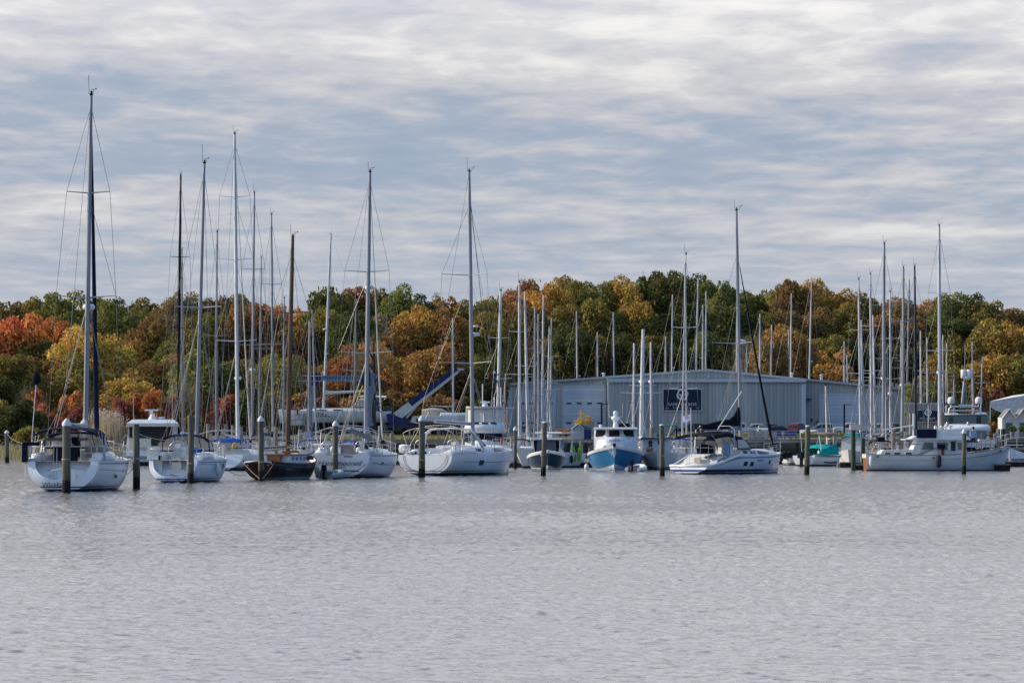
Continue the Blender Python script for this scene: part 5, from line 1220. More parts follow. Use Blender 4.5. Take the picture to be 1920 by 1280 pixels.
def sloop_open_transom():
    d, th = 221, 27; loc, rz = place(797, d, th)
    t = thing('sailboat', 'white sloop with fold-down transom and white moulded cockpit arch, large mast beside the flybridge cruiser', 'sailboat', loc, rz)
    h = Hull(12.5, 4.2, 1.36, 1.46, 1.78, tw=.92, zks=.02, srake=.15, rake=.25, zkb=-.3)
    HB = band_mat('hull_white_dark_foot', (.70, .72, .74), [(-9, .22, (.012, .02, .035)), (.30, .35, (.02, .03, .06))])
    hl = h.build(HB, t)
    mb = MB(); k = .80; ring = [Vector((p.x * k, p.y - .03, 1.36 + (p.z - 1.36) * .80)) for p in ([h.pt(0, (j / 11) ** 1.4, -1) for j in range(11, -1, -1)] + [h.pt(0, (j / 11) ** 1.4, 1) for j in range(1, 12)])]
    mb.tube(ring, .014, 4); mb.build('transom_door_seam', INK, hl)
    for u, t0, t1, wu in ((.30, .60, .77, .052), (.81, .66, .80, .026)): h.patch('hull_window', u, u + wu, t0, t1, GLASS, hl, 1, .016)
    h.patch('cove_stripe', .12, .80, .70, .712, INK, hl, 1, .012, 12)
    ho, f = house('coachroof', h, .32, .88, .55, .30, .52, .34, WHITE, t)
    side_window(f, .44, .74, .30, .80, GLASS, ho, taper=.35); side_window(f, .06, .22, .35, .75, GLASS, ho, taper=.4)
    for s in (-1, 1): loft([[(s * .95, y, 1.4), (s * 1.75, y, 1.4), (s * 1.6, y, 1.4 + hh), (s * 1.1, y, 1.4 + hh + .03)] for y, hh in ((.5, .12), (1.4, .30), (3.4, .34), (4.0, .3))], WHITE, 'cockpit_coaming', t, True)
    # moulded arch
    A = []
    for j in range(15):
        a = -1 + 2 * j / 14; A.append((a * 1.72 * (1 if abs(a) < .8 else 1), 3.6 + .5 * (1 - abs(a) ** 6) - .9 * (1 - abs(a) ** 6) * 0, 1.7 + 1.35 * (1 - abs(a) ** 7)))
    A = [(-1.78, 3.1, 1.6), (-1.74, 3.3, 2.3), (-1.66, 3.45, 2.75), (-1.4, 3.55, 2.98), (0, 3.6, 3.08), (1.4, 3.55, 2.98), (1.66, 3.65, 2.75), (1.74, 4.3, 2.3), (1.78, 5.0, 1.5)]
    rows = [[Vector(p) + Vector(o) for o in ((0, -.18, .05), (0, .18, .05), (0, .18, -.05), (0, -.18, -.05))] for p in A]
    rows = [[p + Vector((0, 0, 0)) for p in r] for r in rows]
    for i, r in enumerate(rows):
        if i in (0, 1, 7, 8): rows[i] = [Vector(A[i]) + Vector(o) for o in ((-.05, -.2, 0), (-.05, .2, 0), (.05, .2, 0), (.05, -.2, 0))]
    loft(rows, WHITE, 'cockpit_arch', t, True)
    arch_frames(t, [(1.4, .4, 3.7, 1.6, 2.75, .35), (1.4, 2.0, 3.7, 1.6, 2.9, .35)], CREAM)
    for x in (-1.15, 1.15): wheel_(x, 1.7, 1.85, .5, t)
    m_ = MB(); m_.box((0, 2.6, 1.6), (.5, 1.2, .5)); m_.build('cockpit_table', WHITE, t)
    m_ = MB(); m_.lathe((-1.72, .3, 1.75), [(.14, -.09), (.30, -.09), (.30, .09), (.14, .09)], 14, ax='y'); m_.build('coiled_hose', WHITE, t)
    for k in range(5): m_ = MB(); m_.lathe((-1.2 + k * .35, .35, 1.42), [(.07, 0), (.09, .07), (.04, .16)], 8); m_.build('deck_fitting', BLACK if k % 2 else STEEL, t)
    pushpit(h, t, .09, .62, closed=False); guardrails(h, t, .12, .93); pulpit(h, t)
    b = Vector((0, 6.9, 1.95)); top = (HZ - 322) / FPX * 227 + CAMZ; tp = b + tolocal(th, -7 / ppm(227)); tp.z = top
    rig(t, b, tp, r=.14, spread=((.30, 1.95), (.622, 1.65)), chain=(1.85, 6.3, 1.5), back=(1.5, .2, 1.5), fore=(0, 11.7, 1.8), sweep=.55, head=.88, radar=None)
    m_ = MB(); c = b + (tp - b) * .40; m_.box(c + Vector((.1, .25, 0)), (.1, .4, .06)); m_.lathe(tuple(c + Vector((.1, .4, .02))), [(.26, 0), (.30, .1), (.2, .22)], 12); m_.lathe(tuple(c + Vector((.1, .4, .6))), [(.2, 0), (.22, .06), (.1, .12)], 12); m_.build('radar_dome', WHITE, t)
    boom(t, (0, 6.8, 3.35), 5.4, ALU, None, .03, .12)
    m_ = MB(); m_.tube([tp - (tp - b) * .12 + Vector((.05, .1, 0)), (1.15, 6.6, 8.2)], .02, 4); m_.build('spinnaker_halyard', DROPE, t)
    m_ = MB(); P = [(.55, 5.2, 2.85), (.75, 5.4, 2.95), (1.2, 6.7, 1.75), (1.0, 6.6, 1.7)]; m_.face(P); m_.face([(x, y + .1, z) for x, y, z in P][::-1]); m_.build('spray_panel', GREYC, t)
    m_ = MB(); m_.lathe((1.3, 8.5, 2.2), [(.07, -.18), (.09, 0), (.07, .18)], 8); m_.build('buoy', mat('pink_buoy', (.6, .12, .12), .5), t)
    return t

def sloop_black_cover():
    d, th = 232, 33; loc, rz = place(1291, d, th)
    t = thing('sailboat', 'white sloop with black sail cover and black bimini, blue boot stripe, bow to the right', 'sailboat', loc, rz)
    h = Hull(11.8, 4.0, 1.28, 1.28, 1.48, tw=.74, zks=.06, srake=.25, scoop=.72, scoop_s=.33, rake=.55, zkb=-.2)
    hl = h.build(HULLWB, t, deck=WHITE)
    h.patch('rub_rail', .16, .99, .90, .935, mat('blue_grey_rail', (.06, .12, .20), .4), hl, 1, .02, 24)
    for u in (.335, .40): h.patch('hull_window', u, u + .035, .60, .76, GLASS, hl, 1, .016)
    for u, wu in ((.62, .03), (.78, .022)): h.patch('hull_window', u, u + wu, .66, .80, GLASS, hl, 1, .016)
    text('lettering', 'HUNTER 36', .17, h.pt(.50, .80, 1, .03), (R(90), 0, R(90)), BLUEINK, hl, .004, shear=.3)
    # white scoop: a bulwark ring round the stern, the seat back and steps inside it
    m_ = MB(); edge = [h.pt(.30 * (1 - k / 8), 1, -1) for k in range(9)] + [h.pt(.30 * k / 8, 1, 1) for k in range(9)]
    m_.tube([p + Vector((0, 0, .02)) for p in edge], .10, 6); m_.build('stern_rim', WHITE, hl)
    rows = [[(-1.2, 1.0, .3), (1.2, 1.0, .3)], [(-1.35, 1.5, .95), (1.35, 1.5, .95)], [(-1.45, 2.3, 1.25), (1.45, 2.3, 1.25)], [(-1.5, 2.9, 1.38), (1.5, 2.9, 1.38)]]
    m_ = MB(); m_.grid(rows, 0, True); m_.build('stern_seat', WHITE, t)
    m_ = MB(); m_.box((.25, .75, .95), (.5, .12, .34)); m_.build('stern_grille', TAN, t)
    for x in (-.6, .5): m_ = MB(); m_.box((x, .55, .5), (.9, .5, .16)); m_.build('transom_step', WHITE, t)
    m_ = MB()
    for x in (-.55, -.35, .5, 1.15): m_.tube([(x, .6, .5), (x, .7, 1.95)], .016, 4)
    m_.tube([(-1.4, .8, 1.75), (-1.1, .55, 1.8), (1.1, .55, 1.8), (1.45, .9, 1.75)], .016, 4); m_.tube([(-1.4, .8, 1.35), (1.4, .8, 1.38)], .012, 4); m_.build('pushpit', STEEL, t)
    m_ = MB(); m_.box((-1.0, .9, 1.62), (.55, .35, .4)); m_.build('life_raft', GREYTUBE, t)
    m_ = MB(); m_.lathe((.1, 1.9, 1.35), [(.05, 0), (.55, .02), (.6, .35), (.35, .62), (.05, .66)], 12); m_.build('covered_grill', BLACK, t)
    ho, f = house('coachroof', h, .36, .90, .50, .28, .52, .22, WHITE, t)
    side_window(f, .35, .62, .28, .80, GLASS, ho, taper=.5); side_window(f, .06, .13, .35, .75, GLASS, ho); side_window(f, .2, .225, .3, .75, GLASS, ho); side_window(f, .26, .285, .3, .75, GLASS, ho)
    m_ = MB(); m_.box((1.35, 2.6, 1.7), (.1, .8, .95)); m_.build('helm_screen', mat('pale_blue_panel', (.20, .32, .42), .5), t)
    m_ = MB(); m_.box((.8, 3.6, 1.75), (.7, .5, .7), taper=(.8, .8)); m_.build('binnacle', CREAM, t); wheel_(.3, 2.4, 1.75, .5, t)
    bm = canopy('bimini', .4, 3.5, 3.0, 3.1, 2.48, 2.72, .18, BLACK, t)
    m_ = MB()
    for s in (-1, 1):
        for y0, y1 in ((2.2, .6), (2.2, 3.4)): m_.tube([(s * 1.6, y0, 1.4), (s * 1.5, y1, 2.6)], .018, 4)
    m_.build('bimini_frame', STEEL, bm)
    m_ = MB(); m_.tube([(-1.6, 3.2, 1.4), (-1.55, 3.3, 3.0), (-1.2, 3.3, 3.25), (1.2, 3.3, 3.25), (1.55, 3.3, 3.0), (1.6, 3.2, 1.4)], .03, 6); m_.build('cockpit_arch', STEEL, t)
    dodger(6.0, 4.0, 2.7, 1.72, 2.42, t, NAVY, .2)
    guardrails(h, t, .30, .93, .6); pulpit(h, t)
    b = Vector((0, 6.55, 1.75)); top = (HZ - 396) / FPX * 238 + CAMZ; tp = b + tolocal(th, -8 / ppm(238)); tp.z = top
    rig(t, b, tp, r=.125, spread=((.44, 1.6),), chain=(1.7, 5.6, 1.4), fore=(0, 10.9, 1.55), furl='x', dark=BLACK, sweep=.55, head=.82, radar=.445, fr=.075)
    bo, e = boom(t, (0, 6.35, 3.1), 4.9, ALU, BLACK, -.02, .08, h=.72)
    text('lettering', 'HUNTER', .20, (.26, 5.35, 3.12), (R(90), 0, R(90)), WHITEINK, bo, .004)
    m_ = MB(); m_.box((.245, 5.35, 3.12), (.015, 1.25, .3)); m_.build('label_panel', mat('pale_label', (.16, .22, .28), .6), bo)
    # flag on a staff at the port quarter
    m_ = MB(); m_.tube([(.05, .3, 1.2), (.05, .2, 4.45)], .03, 5); m_.build('flagstaff', ALUW, t)
    m_ = MB(); m_.grid([[(.05 - k * .13, .2, 4.0 - .02 * k + .04 * math.sin(k * 1.6)), (.05 - k * .13, .2, 3.6 - .03 * k + .05 * math.sin(k * 1.6))] for k in range(6)], 0, True); m_.build('flag', mat('blue_white_flag', (.02, .05, .30), .7, col2=(.6, .62, .68), scale=1.5), t)
    m_ = MB(); m_.tube([(.9, 2.2, 3.0), (1.75, 3.9, 5.6)], .045, 5); m_.build('davit_pole', ALUW, t)
    return t
for fn in (sloop_navy_bimini, sloop_clear_dodger, cutter_wood, sloop_script_transom, sloop_open_transom, sloop_black_cover): fn()
# ------------------------------------------------------------------ power boats
def window_quad(mb, a, b, c, d): mb.face([a, b, c, d])
def trawler():
    # about 11 m, seen from the starboard side, bow to the right
    d = 259; sc = ppm(d); loc = (px2x(1622, d), d, 0); rz = -R(90)
    t = thing('trawler_yacht', 'pale blue-grey trawler yacht with flybridge and long row of windows, bow to the right', 'motor yacht', loc, rz)
    HT = band_mat('hull_pale_blue', (.58, .64, .68), [(-9, .10, (.012, .018, .03))])
    PB = mat('trawler_white', (.70, .72, .73), .35, var=.05)
    h = Hull(10.9, 3.7, 1.30, 1.22, 1.95, tw=.88, zks=-.15, zkb=-.25, rake=.75, peak=.45, pb=2.6, round_=.6, boxy=.35, bow_e=1.15, sheer_p=2.2)
    hl = h.build(HT, t, deckdrop=.35, deck=TEAK, tm=mat('varnished_transom', (.30, .10, .03), .3, var=.2))
    for s in (-1, 1):
        h.patch('rub_strake', 0, 1, .745, .775, PB, hl, s, .05, 26); h.patch('cap_rail', 0, 1, .975, 1.0, TEAK, hl, s, .04, 26)
    for u in (.06, .44, .92): h.patch('fairlead', u, u + .018, .85, .90, INK, hl, 1, .055)
    m_ = MB(); m_.box((0, -.05, 1.12), (3.0, .06, .3)); m_.build('name_board', WHITE, t)
    def X(px): return (px - 1622) / sc * 1.015      # along the hull
    def Z(py): return (HZ - py) / sc + CAMZ
    def prism(name, prof, w, m, par=None, w2=None):
        w2 = w2 if w2 is not None else w; zmin = min(z for y, z in prof); zmax = max(z for y, z in prof)
        def hw(z): return w + (w2 - w) * (z - zmin) / max(.01, zmax - zmin)
        mb = MB(); n = len(prof)
        for s in (-1, 1): mb.face([(s * hw(z), y, z) for y, z in prof][::s])
        for k in range(n):
            (y0, z0), (y1, z1) = prof[k], prof[(k + 1) % n]; mb.face([(hw(z0), y0, z0), (hw(z1), y1, z1), (-hw(z1), y1, z1), (-hw(z0), y0, z0)])
        return mb.build(name, m, par or t)
    # aft cabin and saloon
    prism('aft_cabin', [(X(1643), 1.0), (X(1650), Z(845)), (X(1654), Z(843)), (X(1716), Z(842)), (X(1716), 1.0)], 1.45, PB, None, 1.35)
    prism('saloon', [(X(1692), 1.0), (X(1698), Z(862)), (X(1716), Z(822)), (X(1796), Z(822)), (X(1806), Z(845)), (X(1806), 1.0)], 1.48, PB, None, 1.38)
    fb = prism('flybridge', [(X(1700), Z(823)), (X(1712), Z(817)), (X(1736), Z(815)), (X(1746), Z(806)), (X(1790), Z(804)), (X(1806), Z(818)), (X(1812), Z(823))], 1.55, PB, None, 1.45)
    m_ = MB(); m_.box((0, (X(1692) + X(1812)) / 2, Z(823.5)), (3.3, X(1812) - X(1692), .07)); m_.build('eyebrow', PB, t)
    m_ = MB(); m_.box((1.48, X(1783), Z(817)), (.06, .65, .14)); m_.build('vent_slot', INK, fb)
    def win(name, p0, p1, z0, z1, lean=0, m=PALEG, fr=True):
        a0, a1 = X(p0), X(p1); w_ = 1.50
        def hx(z): return 1.48 - .10 * (z - 1.0) / (Z(822) - 1.0) + .02
        g = MB(); l = lean / sc
        g.face([(hx(Z(z1)), a0, Z(z1)), (hx(Z(z1)), a1, Z(z1)), (hx(Z(z0)), a1 - (0 if lean > 0 else -lean / sc), Z(z0)), (hx(Z(z0)), a0 + max(0, l), Z(z0))])
        o = g.build(name, m, t)
        if fr:
            f = MB(); q = [(hx(Z(z1)) + .02, a0, Z(z1)), (hx(Z(z1)) + .02, a1, Z(z1)), (hx(Z(z0)) + .02, a1, Z(z0)), (hx(Z(z0)) + .02, a0 + max(0, l), Z(z0)), (hx(Z(z1)) + .02, a0, Z(z1))]
            f.tube(q, .028, 4); f.build('frame', WHITE, o)
    win('window', 1721, 1744, 829, 843, 6); win('window', 1750, 1770, 829, 843); win('window', 1788, 1800, 829, 843); win('door', 1775, 1785, 827, 845, 0, GLASS)
    for p0, p1 in ((1653, 1664), (1670, 1682), (1691, 1704)): win('window', p0, p1, 847, 856, 2)
    # mast and boom carrying the dark cover over the aft deck
    m_ = MB(); m_.box((.25, (X(1713) + X(1749)) / 2, Z(812.5)), (2.9, X(1749) - X(1713), .62)); m_.build('aft_awning', NAVY, t)
    m_ = MB(); m_.tube([(0, X(1712), Z(824)), (0, X(1712), Z(775))], .10, 7); m_.tube([(0, X(1712), Z(797)), (0, X(1655), Z(806))], .05, 5); m_.build('steadying_mast', ALUW, t)
    m_ = MB(); m_.tube([(.3, X(1742), Z(816)), (.3, X(1762), Z(800)), (.3, X(1784), Z(799))], .03, 4); m_.build('flybridge_rail', STEEL, t)
    for k, px in enumerate((1752, 1762, 1770, 1778)): m_ = MB(); m_.lathe((.2 * (k % 2), X(px), Z(804)), [(.10, 0), (.12, .12), (.07, .25)], 8); m_.build('helm_cover', WHITE, t)
    mb = MB()
    for p0, p1, hgt in ((1632, 1720, .8), (1805, 1868, .75)):
        n = 7
        for side in (-1, 1):
            P = [h.rail(hgt, .06, X(p0 + (p1 - p0) * k / n) / h.L, 1, side, 1)[0] for k in range(n + 1)]; mb.tube(P, .02, 4)
            for q in P: mb.tube([q - Vector((0, 0, hgt)), q], .016, 4)
    mb.build('guardrail', TEAK, t)
    pulpit(h, t, .91, .85); m_ = MB(); tip = h.pt(1, 1, 1); m_.box(tip + Vector((0, .25, .0)), (.5, 1.3, .08)); m_.build('bow_platform', PB, t)
    m_ = MB(); m_.box((.4, X(1845), 2.2), (1.0, 1.2, .35)); m_.build('deck_locker', WHITE, t); m_ = MB(); m_.box((0, X(1828), 1.95), (1.6, 2.4, .35)); m_.build('foredeck_trunk', PB, t)
    # outboard clamped to the side rail
    m_ = MB(); m_.box((1.95, X(1757), 1.85), (.32, .55, .32)); m_.box((1.95, X(1760), 1.5), (.12, .18, .5)); m_.build('outboard_motor', BLACK, t)
    m_ = MB(); m_.box((1.97, X(1759), 1.42), (.14, .2, .35)); m_.build('outboard_leg', mat('dull_red', (.20, .03, .02), .5), t)
    m_ = MB(); m_.box((.3, X(1650), 2.35), (.9, .55, .35)); m_.build('grill_box', BLACK, t)
    fender(h.half(.45) + .2, X(1752), 1.15, t, mat('blue_black_fender', (.01, .015, .04), .5), .85, .19); fender(h.half(.05) + .22, .25, 1.1, t, WHITE, .7, .14)
    m_ = MB(); m_.tube([(1.0, 4.6, 4.9), (1.0, 4.6, 3.2)], .02, 3); m_.build('antenna', WHITE, t)
trawler()

def motor_yacht_front(loc, rz, label, L, B, fs, fb, col, levels, name='motor_yacht'):
    pass

def twin_dome_yacht():
    d = 285; sc = ppm(d); px0 = 1809; loc = (px2x(px0, d), d, 0); rz = R(180 + 8)
    t = thing('motor_yacht', 'tall white motor yacht with two satellite domes moored behind the trawler, bow to camera', 'motor yacht', loc, rz)
    h = Hull(13.5, 4.4, 1.7, 1.8, 2.45, tw=.9, zks=-.1, zkb=.1, rake=1.6, pb=2.4, round_=.3, boxy=.25, bow_e=1.4)
    (t.location, t.rotation_euler[2]) = bow_on(px0, d, 13.5)
    hl = h.build(mat('hull_dark_navy', (.008, .010, .016), .15, var=.1), t)
    def Z(py): return (HZ - py) / sc + CAMZ
    def X(px): return -(px - px0) / sc
    def lvl(name, prof, m, smooth=True):       # (halfwidth, y, z) rings from bottom to top; front face towards +y
        rows = []
        for w_, yf, z in prof:
            r = []
            for j in range(13):
                a = math.pi * j / 12; r.append((w_ * math.cos(a) if abs(math.cos(a)) > .0 else 0, yf - 1.1 + 1.1 * math.sin(a) ** .6, z))
            r = [(w_, 1.5, z)] + r + [(-w_, 1.5, z)]; rows.append(r)
        return loft(rows, m, name, t, True, True, smooth)
    W = 2.15
    lvl('deckhouse', [(2.05, 10.4, 1.9), (2.05, 10.0, Z(823)), (1.95, 9.5, Z(809))], WHITE)
    lvl('flybridge', [(2.0, 9.9, Z(810)), (2.15, 10.3, Z(806)), (2.05, 9.8, Z(797)), (1.75, 9.0, Z(794))], WHITE)
    lvl('windscreen', [(1.75, 9.05, Z(794)), (1.95, 8.5, Z(780)), (1.9, 8.3, Z(776))], GLASS)
    m_ = MB(); m_.tube([(-1.9, 3.2, Z(794)), (-1.9, 3.2, Z(776)), (-1.9, 8.6, Z(776)), (1.9, 8.6, Z(776)), (1.9, 3.2, Z(776)), (1.9, 3.2, Z(794))], .05, 6); m_.build('windscreen_frame', STEEL, t)
    for xa, xb in ((-1.85, -1.35), (-.95, .95), (1.35, 1.85)):
        m_ = MB(); m_.box(((xa + xb) / 2, 9.3 - abs(xa + xb) * .12, Z(786)), (xb - xa, .05, .62), rx=.22); m_.build('window', mat('smoked_panel', (.05, .07, .06), .1, spec=.8), t)
    for xa, xb in ((-1.75, -.75), (.75 - .45, 1.75 - .15), (-.55, .15)):
        m_ = MB(); m_.box(((xa + xb) / 2, 10.42 - abs(xa + xb) * .05, Z(818)), (xb - xa, .06, .82), rx=.12); m_.build('window', PALEG, t)
        f = MB(); y = 10.47 - abs(xa + xb) * .05; f.tube([(xa, y - .05, Z(818) - .42), (xb, y - .05, Z(818) - .42), (xb, y - .1, Z(818) + .42), (xa, y - .1, Z(818) + .42), (xa, y - .05, Z(818) - .42)], .03, 4); f.build('window_frame', INK, t)
    # radar arch with domes
    m_ = MB(); m_.tube([(1.35, 4.5, Z(776)), (1.3, 4.4, Z(764)), (1.1, 4.4, Z(760)), (-1.1, 4.4, Z(760)), (-1.3, 4.4, Z(764)), (-1.35, 4.5, Z(776))], .09, 6); m_.tube([(-1.2, 4.5, Z(768)), (1.2, 4.5, Z(768))], .06, 5); m_.build('radar_arch', WHITE, t)
    for s in (-1, 1): m_ = MB(); m_.lathe((s * 1.16, 4.4, Z(758) if 0 else Z(754)), [(.28, 0), (.3, .1), (.3, .34), (.22, .50), (.08, .56)], 14); m_.tube([(s * 1.16, 4.4, Z(760)), (s * 1.16, 4.4, Z(753))], .07, 5); m_.build('satellite_dome', WHITE, t)
    m_ = MB(); m_.box((0, 4.4, Z(757)), (1.1, .16, .10)); m_.box((0, 4.4, Z(759)), (.3, .3, .22)); m_.build('radar_scanner', WHITE, t)
    m_ = MB(); m_.tube([(X(1803), 4.2, Z(764)), (X(1808), 4.2, Z(712))], .12, 7); m_.tube([(X(1811), 4.2, Z(764)), (X(1812), 4.2, Z(722))], .04, 5); m_.tube([(X(1808), 4.2, Z(712)), (X(1810), 4.2, Z(640))], .03, 4)
    m_.build('mast', ALU, t); m_ = MB(); m_.lathe((X(1807), 4.2, Z(697)), [(.22, -.35), (.26, -.3), (.26, .3), (.2, .38)], 10); m_.lathe((X(1818), 4.2, Z(697)), [(.22, -.35), (.26, -.3), (.26, .3), (.2, .38)], 10); m_.build('radar_reflector', WHITE, t)
    m_ = MB(); m_.lathe((X(1812), 4.2, Z(708)), [(.15, 0), (.3, .1), (.3, .2), (.15, .28)], 10); m_.build('radar_dome', WHITE, t)
    for px in (1776, 1815): m_ = MB(); m_.lathe((X(px), 9.6, Z(797)), [(.1, -.05), (.14, .1), (.08, .28)], 8); m_.build('search_light', STEEL, t)
    # dark tender and gear on the foredeck
    m_ = MB(); m_.box((.0 + X(1828), 11.9, Z(835)), (2.5, 1.1, .7), taper=(.8, .8)); m_.build('covered_tender', BLACK, t)
    for px in (1832, 1840): m_ = MB(); m_.lathe((X(px), 12.4, Z(842)), [(.05, 0), (.17, .08), (.17, .24), (.05, .34)], 8); m_.build('fender', WHITE, t)
    mb = MB(); P = [(X(1844), 12.2, Z(822)), (X(1850), 12.3, Z(815)), (X(1862), 12.3, Z(818)), (X(1864), 12.2, Z(830))]; mb.tube(P, .05, 5); mb.build('davit', BLACK, t)
    guardrails(h, t, .1, .95, .8); return t
twin_dome_yacht()

def blue_lobster_boat():
    d = 262; sc = ppm(d); px0 = 1152; th = 4; L = 10.5
    t = thing('lobster_boat', 'blue-hulled fishing style cruiser with white wheelhouse, bow to camera, three front windows', 'motor boat', *bow_on(px0, d, L, 1))
    HB = band_mat('hull_bright_blue', (.015, .155, .34), [(-9, .07, (.03, .03, .035)), (.07, .12, (.6, .62, .65))], rough=.12)
    h = Hull(L, 4.3, 1.25, 1.15, 1.90, tw=.9, zks=-.2, zkb=-.1, rake=1.0, peak=.5, pb=2.7, round_=.5, boxy=.3, bow_e=1.0, sheer_p=1.6)
    hl = h.build(HB, t)
    for s in (-1, 1):
        h.patch('toe_rail', .0, 1, .90, 1.0, WHITE, hl, s, .05, 22); h.patch('spray_chine', .35, 1, .16, .30, mat('pale_chine', (.50, .58, .62), .3), hl, s, .03, 14)
        h.patch('rub_rail', .0, 1, .885, .90, mat('grey_rubber2', (.25, .30, .35), .5), hl, s, .08, 22)
    def Z(py): return (HZ - py) / sc + CAMZ
    def X(px): return -(px - px0) / sc
    hw = 41 / sc
    # wheelhouse
    yF = L - 4.0
    m_ = MB(); rows = []
    for (z, w_, dy) in ((1.2, hw * 1.0, .0), (Z(820), hw, -.05), (Z(804), hw * .985, -.42)): rows.append([(-w_, 1.8, z), (-w_, yF - .5 + dy, z), (-w_ * .38, yF + dy, z), (w_ * .38, yF + dy, z), (w_, yF - .5 + dy, z), (w_, 1.8, z)])
    wh = loft(rows, WHITE, 'wheelhouse', t, True, True, False)
    m_ = MB(); m_.box((0, 4.0, Z(802)), (hw * 2.06, 6.0, .14), taper=(.96, .97)); m_.build('roof', WHITE, t)
    for a, b in ((1114, 1133), (1140, 1160), (1167, 1187)):
        zc = (Z(806) + Z(818)) / 2; x = X((a + b) / 2); k = 1 if abs(x) < .5 else 0; xm = abs(x)
        m_ = MB(); yy = yF + .03 - .24 if xm < hw * .38 else yF - .5 * (xm - hw * .38) / (hw * .62) - .20
        m_.box((x, yy, zc), ((b - a) / sc, .05, 12.5 / sc), rx=.38, rz=(0 if xm < hw * .38 else (-.32 if x > 0 else .32))); w_ = m_.build('window', GLASS, wh)
    # trunk cabin in front
    m_ = MB(); rows = []
    for (z, w_) in ((1.5, hw * .95), (Z(826), hw * .86), (Z(819.5), hw * .55), (Z(818.5), .1)): rows.append([(-w_, yF - .4, z - .0), (-w_ * .98, yF + .3, z), (-w_ * .6, yF + 1.3, z - .02), (0, yF + 1.6, z), (w_ * .6, yF + 1.3, z - .02), (w_ * .98, yF + .3, z), (w_, yF - .4, z)])
    loft(rows, mat('pale_cabin', (.56, .60, .66), .35), 'trunk_cabin', t, False, True)
    text('lettering', 'BREEZE', .27, (0, yF + 1.66, Z(826) ), (R(90), 0, R(180)), BLUEINK, t, .004)
    for px, py in ((1134, 838), (1167, 838)): m_ = MB(); m_.lathe((X(px), L - .9, Z(py)), [(.12, -.04), (.12, .04)], 10, ax='y'); m_.build('bow_chock', STEEL, t)
    m_ = MB(); m_.box((0, L + .12, 1.95), (.22, .6, .25)); m_.build('bow_roller', BLACK, t); m_ = MB(); m_.face([(-.0, L + .1, 1.75), (.1, L - .02, 1.7), (.14, L - .1, 1.3), (0, L - .05, .95), (-.14, L - .1, 1.3), (-.1, L - .02, 1.7)]); m_.build('anchor', STEEL, t)
    # mast with radar, lights
    m_ = MB(); m_.lathe((0, 5.0, Z(802)), [(.24, 0), (.15, .5), (.12, 1.1)], 8); m_.build('radar_mast', WHITE, t)
    m_ = MB(); m_.lathe((0, 5.2, Z(784)), [(.2, -.1), (.34, 0), (.34, .12), (.2, .2)], 12); m_.lathe((0, 5.2, Z(789)), [(.1, 0), (.25, .05), (.1, .15)], 10); m_.build('radar_dome', WHITE, t)
    m_ = MB(); m_.lathe((0, 5.0, Z(777)), [(.1, -.1), (.19, 0), (.2, .2), (.1, .34)], 12); m_.build('satellite_dome', WHITE, t)
    m_ = MB(); m_.box((0, 5.0, Z(780)), (1.1, .06, .05)); [m_.tube([(s * .52, 5, Z(780)), (s * .52, 5, Z(754))], .014, 3) for s in (-1, 1)]; m_.tube([(-.9, 4, Z(802)), (-.35, 4.8, Z(786))], .03, 4); m_.build('antenna_crossbar', WHITE, t)
    m_ = MB(); m_.lathe((X(1124), 6.0, Z(801)), [(.12, 0), (.14, .16), (.06, .24)], 8); m_.build('search_light', WHITE, t)
    m_ = MB(); m_.box((X(1168), 3, Z(797)), (.95, 1.4, .34), taper=(.8, .8)); m_.build('roof_liferaft', BLACK, t)
    guardrails(h, t, .45, .97, .42); m_ = MB(); m_.lathe((X(1096), L - 6.3, .2), [(.05, -.2), (.18, -.1), (.18, .15), (.05, .3)], 8); m_.build('fender', WHITE, t)
blue_lobster_boat()

def dinghy(px, d, label, th, L=2.6, m=GREYTUBE, motor=True, z=0):
    t = thing('inflatable_dinghy', label, 'dinghy', (px2x(px, d), d, z), -R(th)); B = 1.35; r = .21; P = []
    for k in range(15):
        a = math.pi * k / 14; P.append((-(B / 2 - r) * math.cos(a) , L - 1.0 + .9 * math.sin(a), .22 + .16 * math.sin(a)))
    P = [(-(B / 2 - r), 0, .2)] + P + [((B / 2 - r), 0, .2)]; m_ = MB(); m_.tube(P, [.13] + [r] * 15 + [.13], 9); m_.build('tube', m, t)
    m_ = MB(); m_.box((0, L * .42, .14), (B - .45, L * .8, .06)); m_.build('floor', GREYC, t); m_ = MB(); m_.box((0, .22, .28), (B - .5, .05, .38)); m_.build('transom', GREYC, t); m_ = MB(); m_.box((0, 1.1, .36), (B - .3, .25, .05)); m_.build('seat', WHITE, t)
    if motor: m_ = MB(); m_.box((0, -.05, .68), (.24, .34, .36), taper=(.8, .8)); m_.box((0, -.08, .3), (.1, .14, .7)); m_.build('outboard_motor', BLACK, t)
    return t
dinghy(608, 203, 'grey inflatable dinghy floating beside the bow of the wooden cutter', 24, 2.0)
dinghy(1186, 251, 'white inflatable dinghy with outboard beside the blue motor boat', 18, 2.2, WHITE)

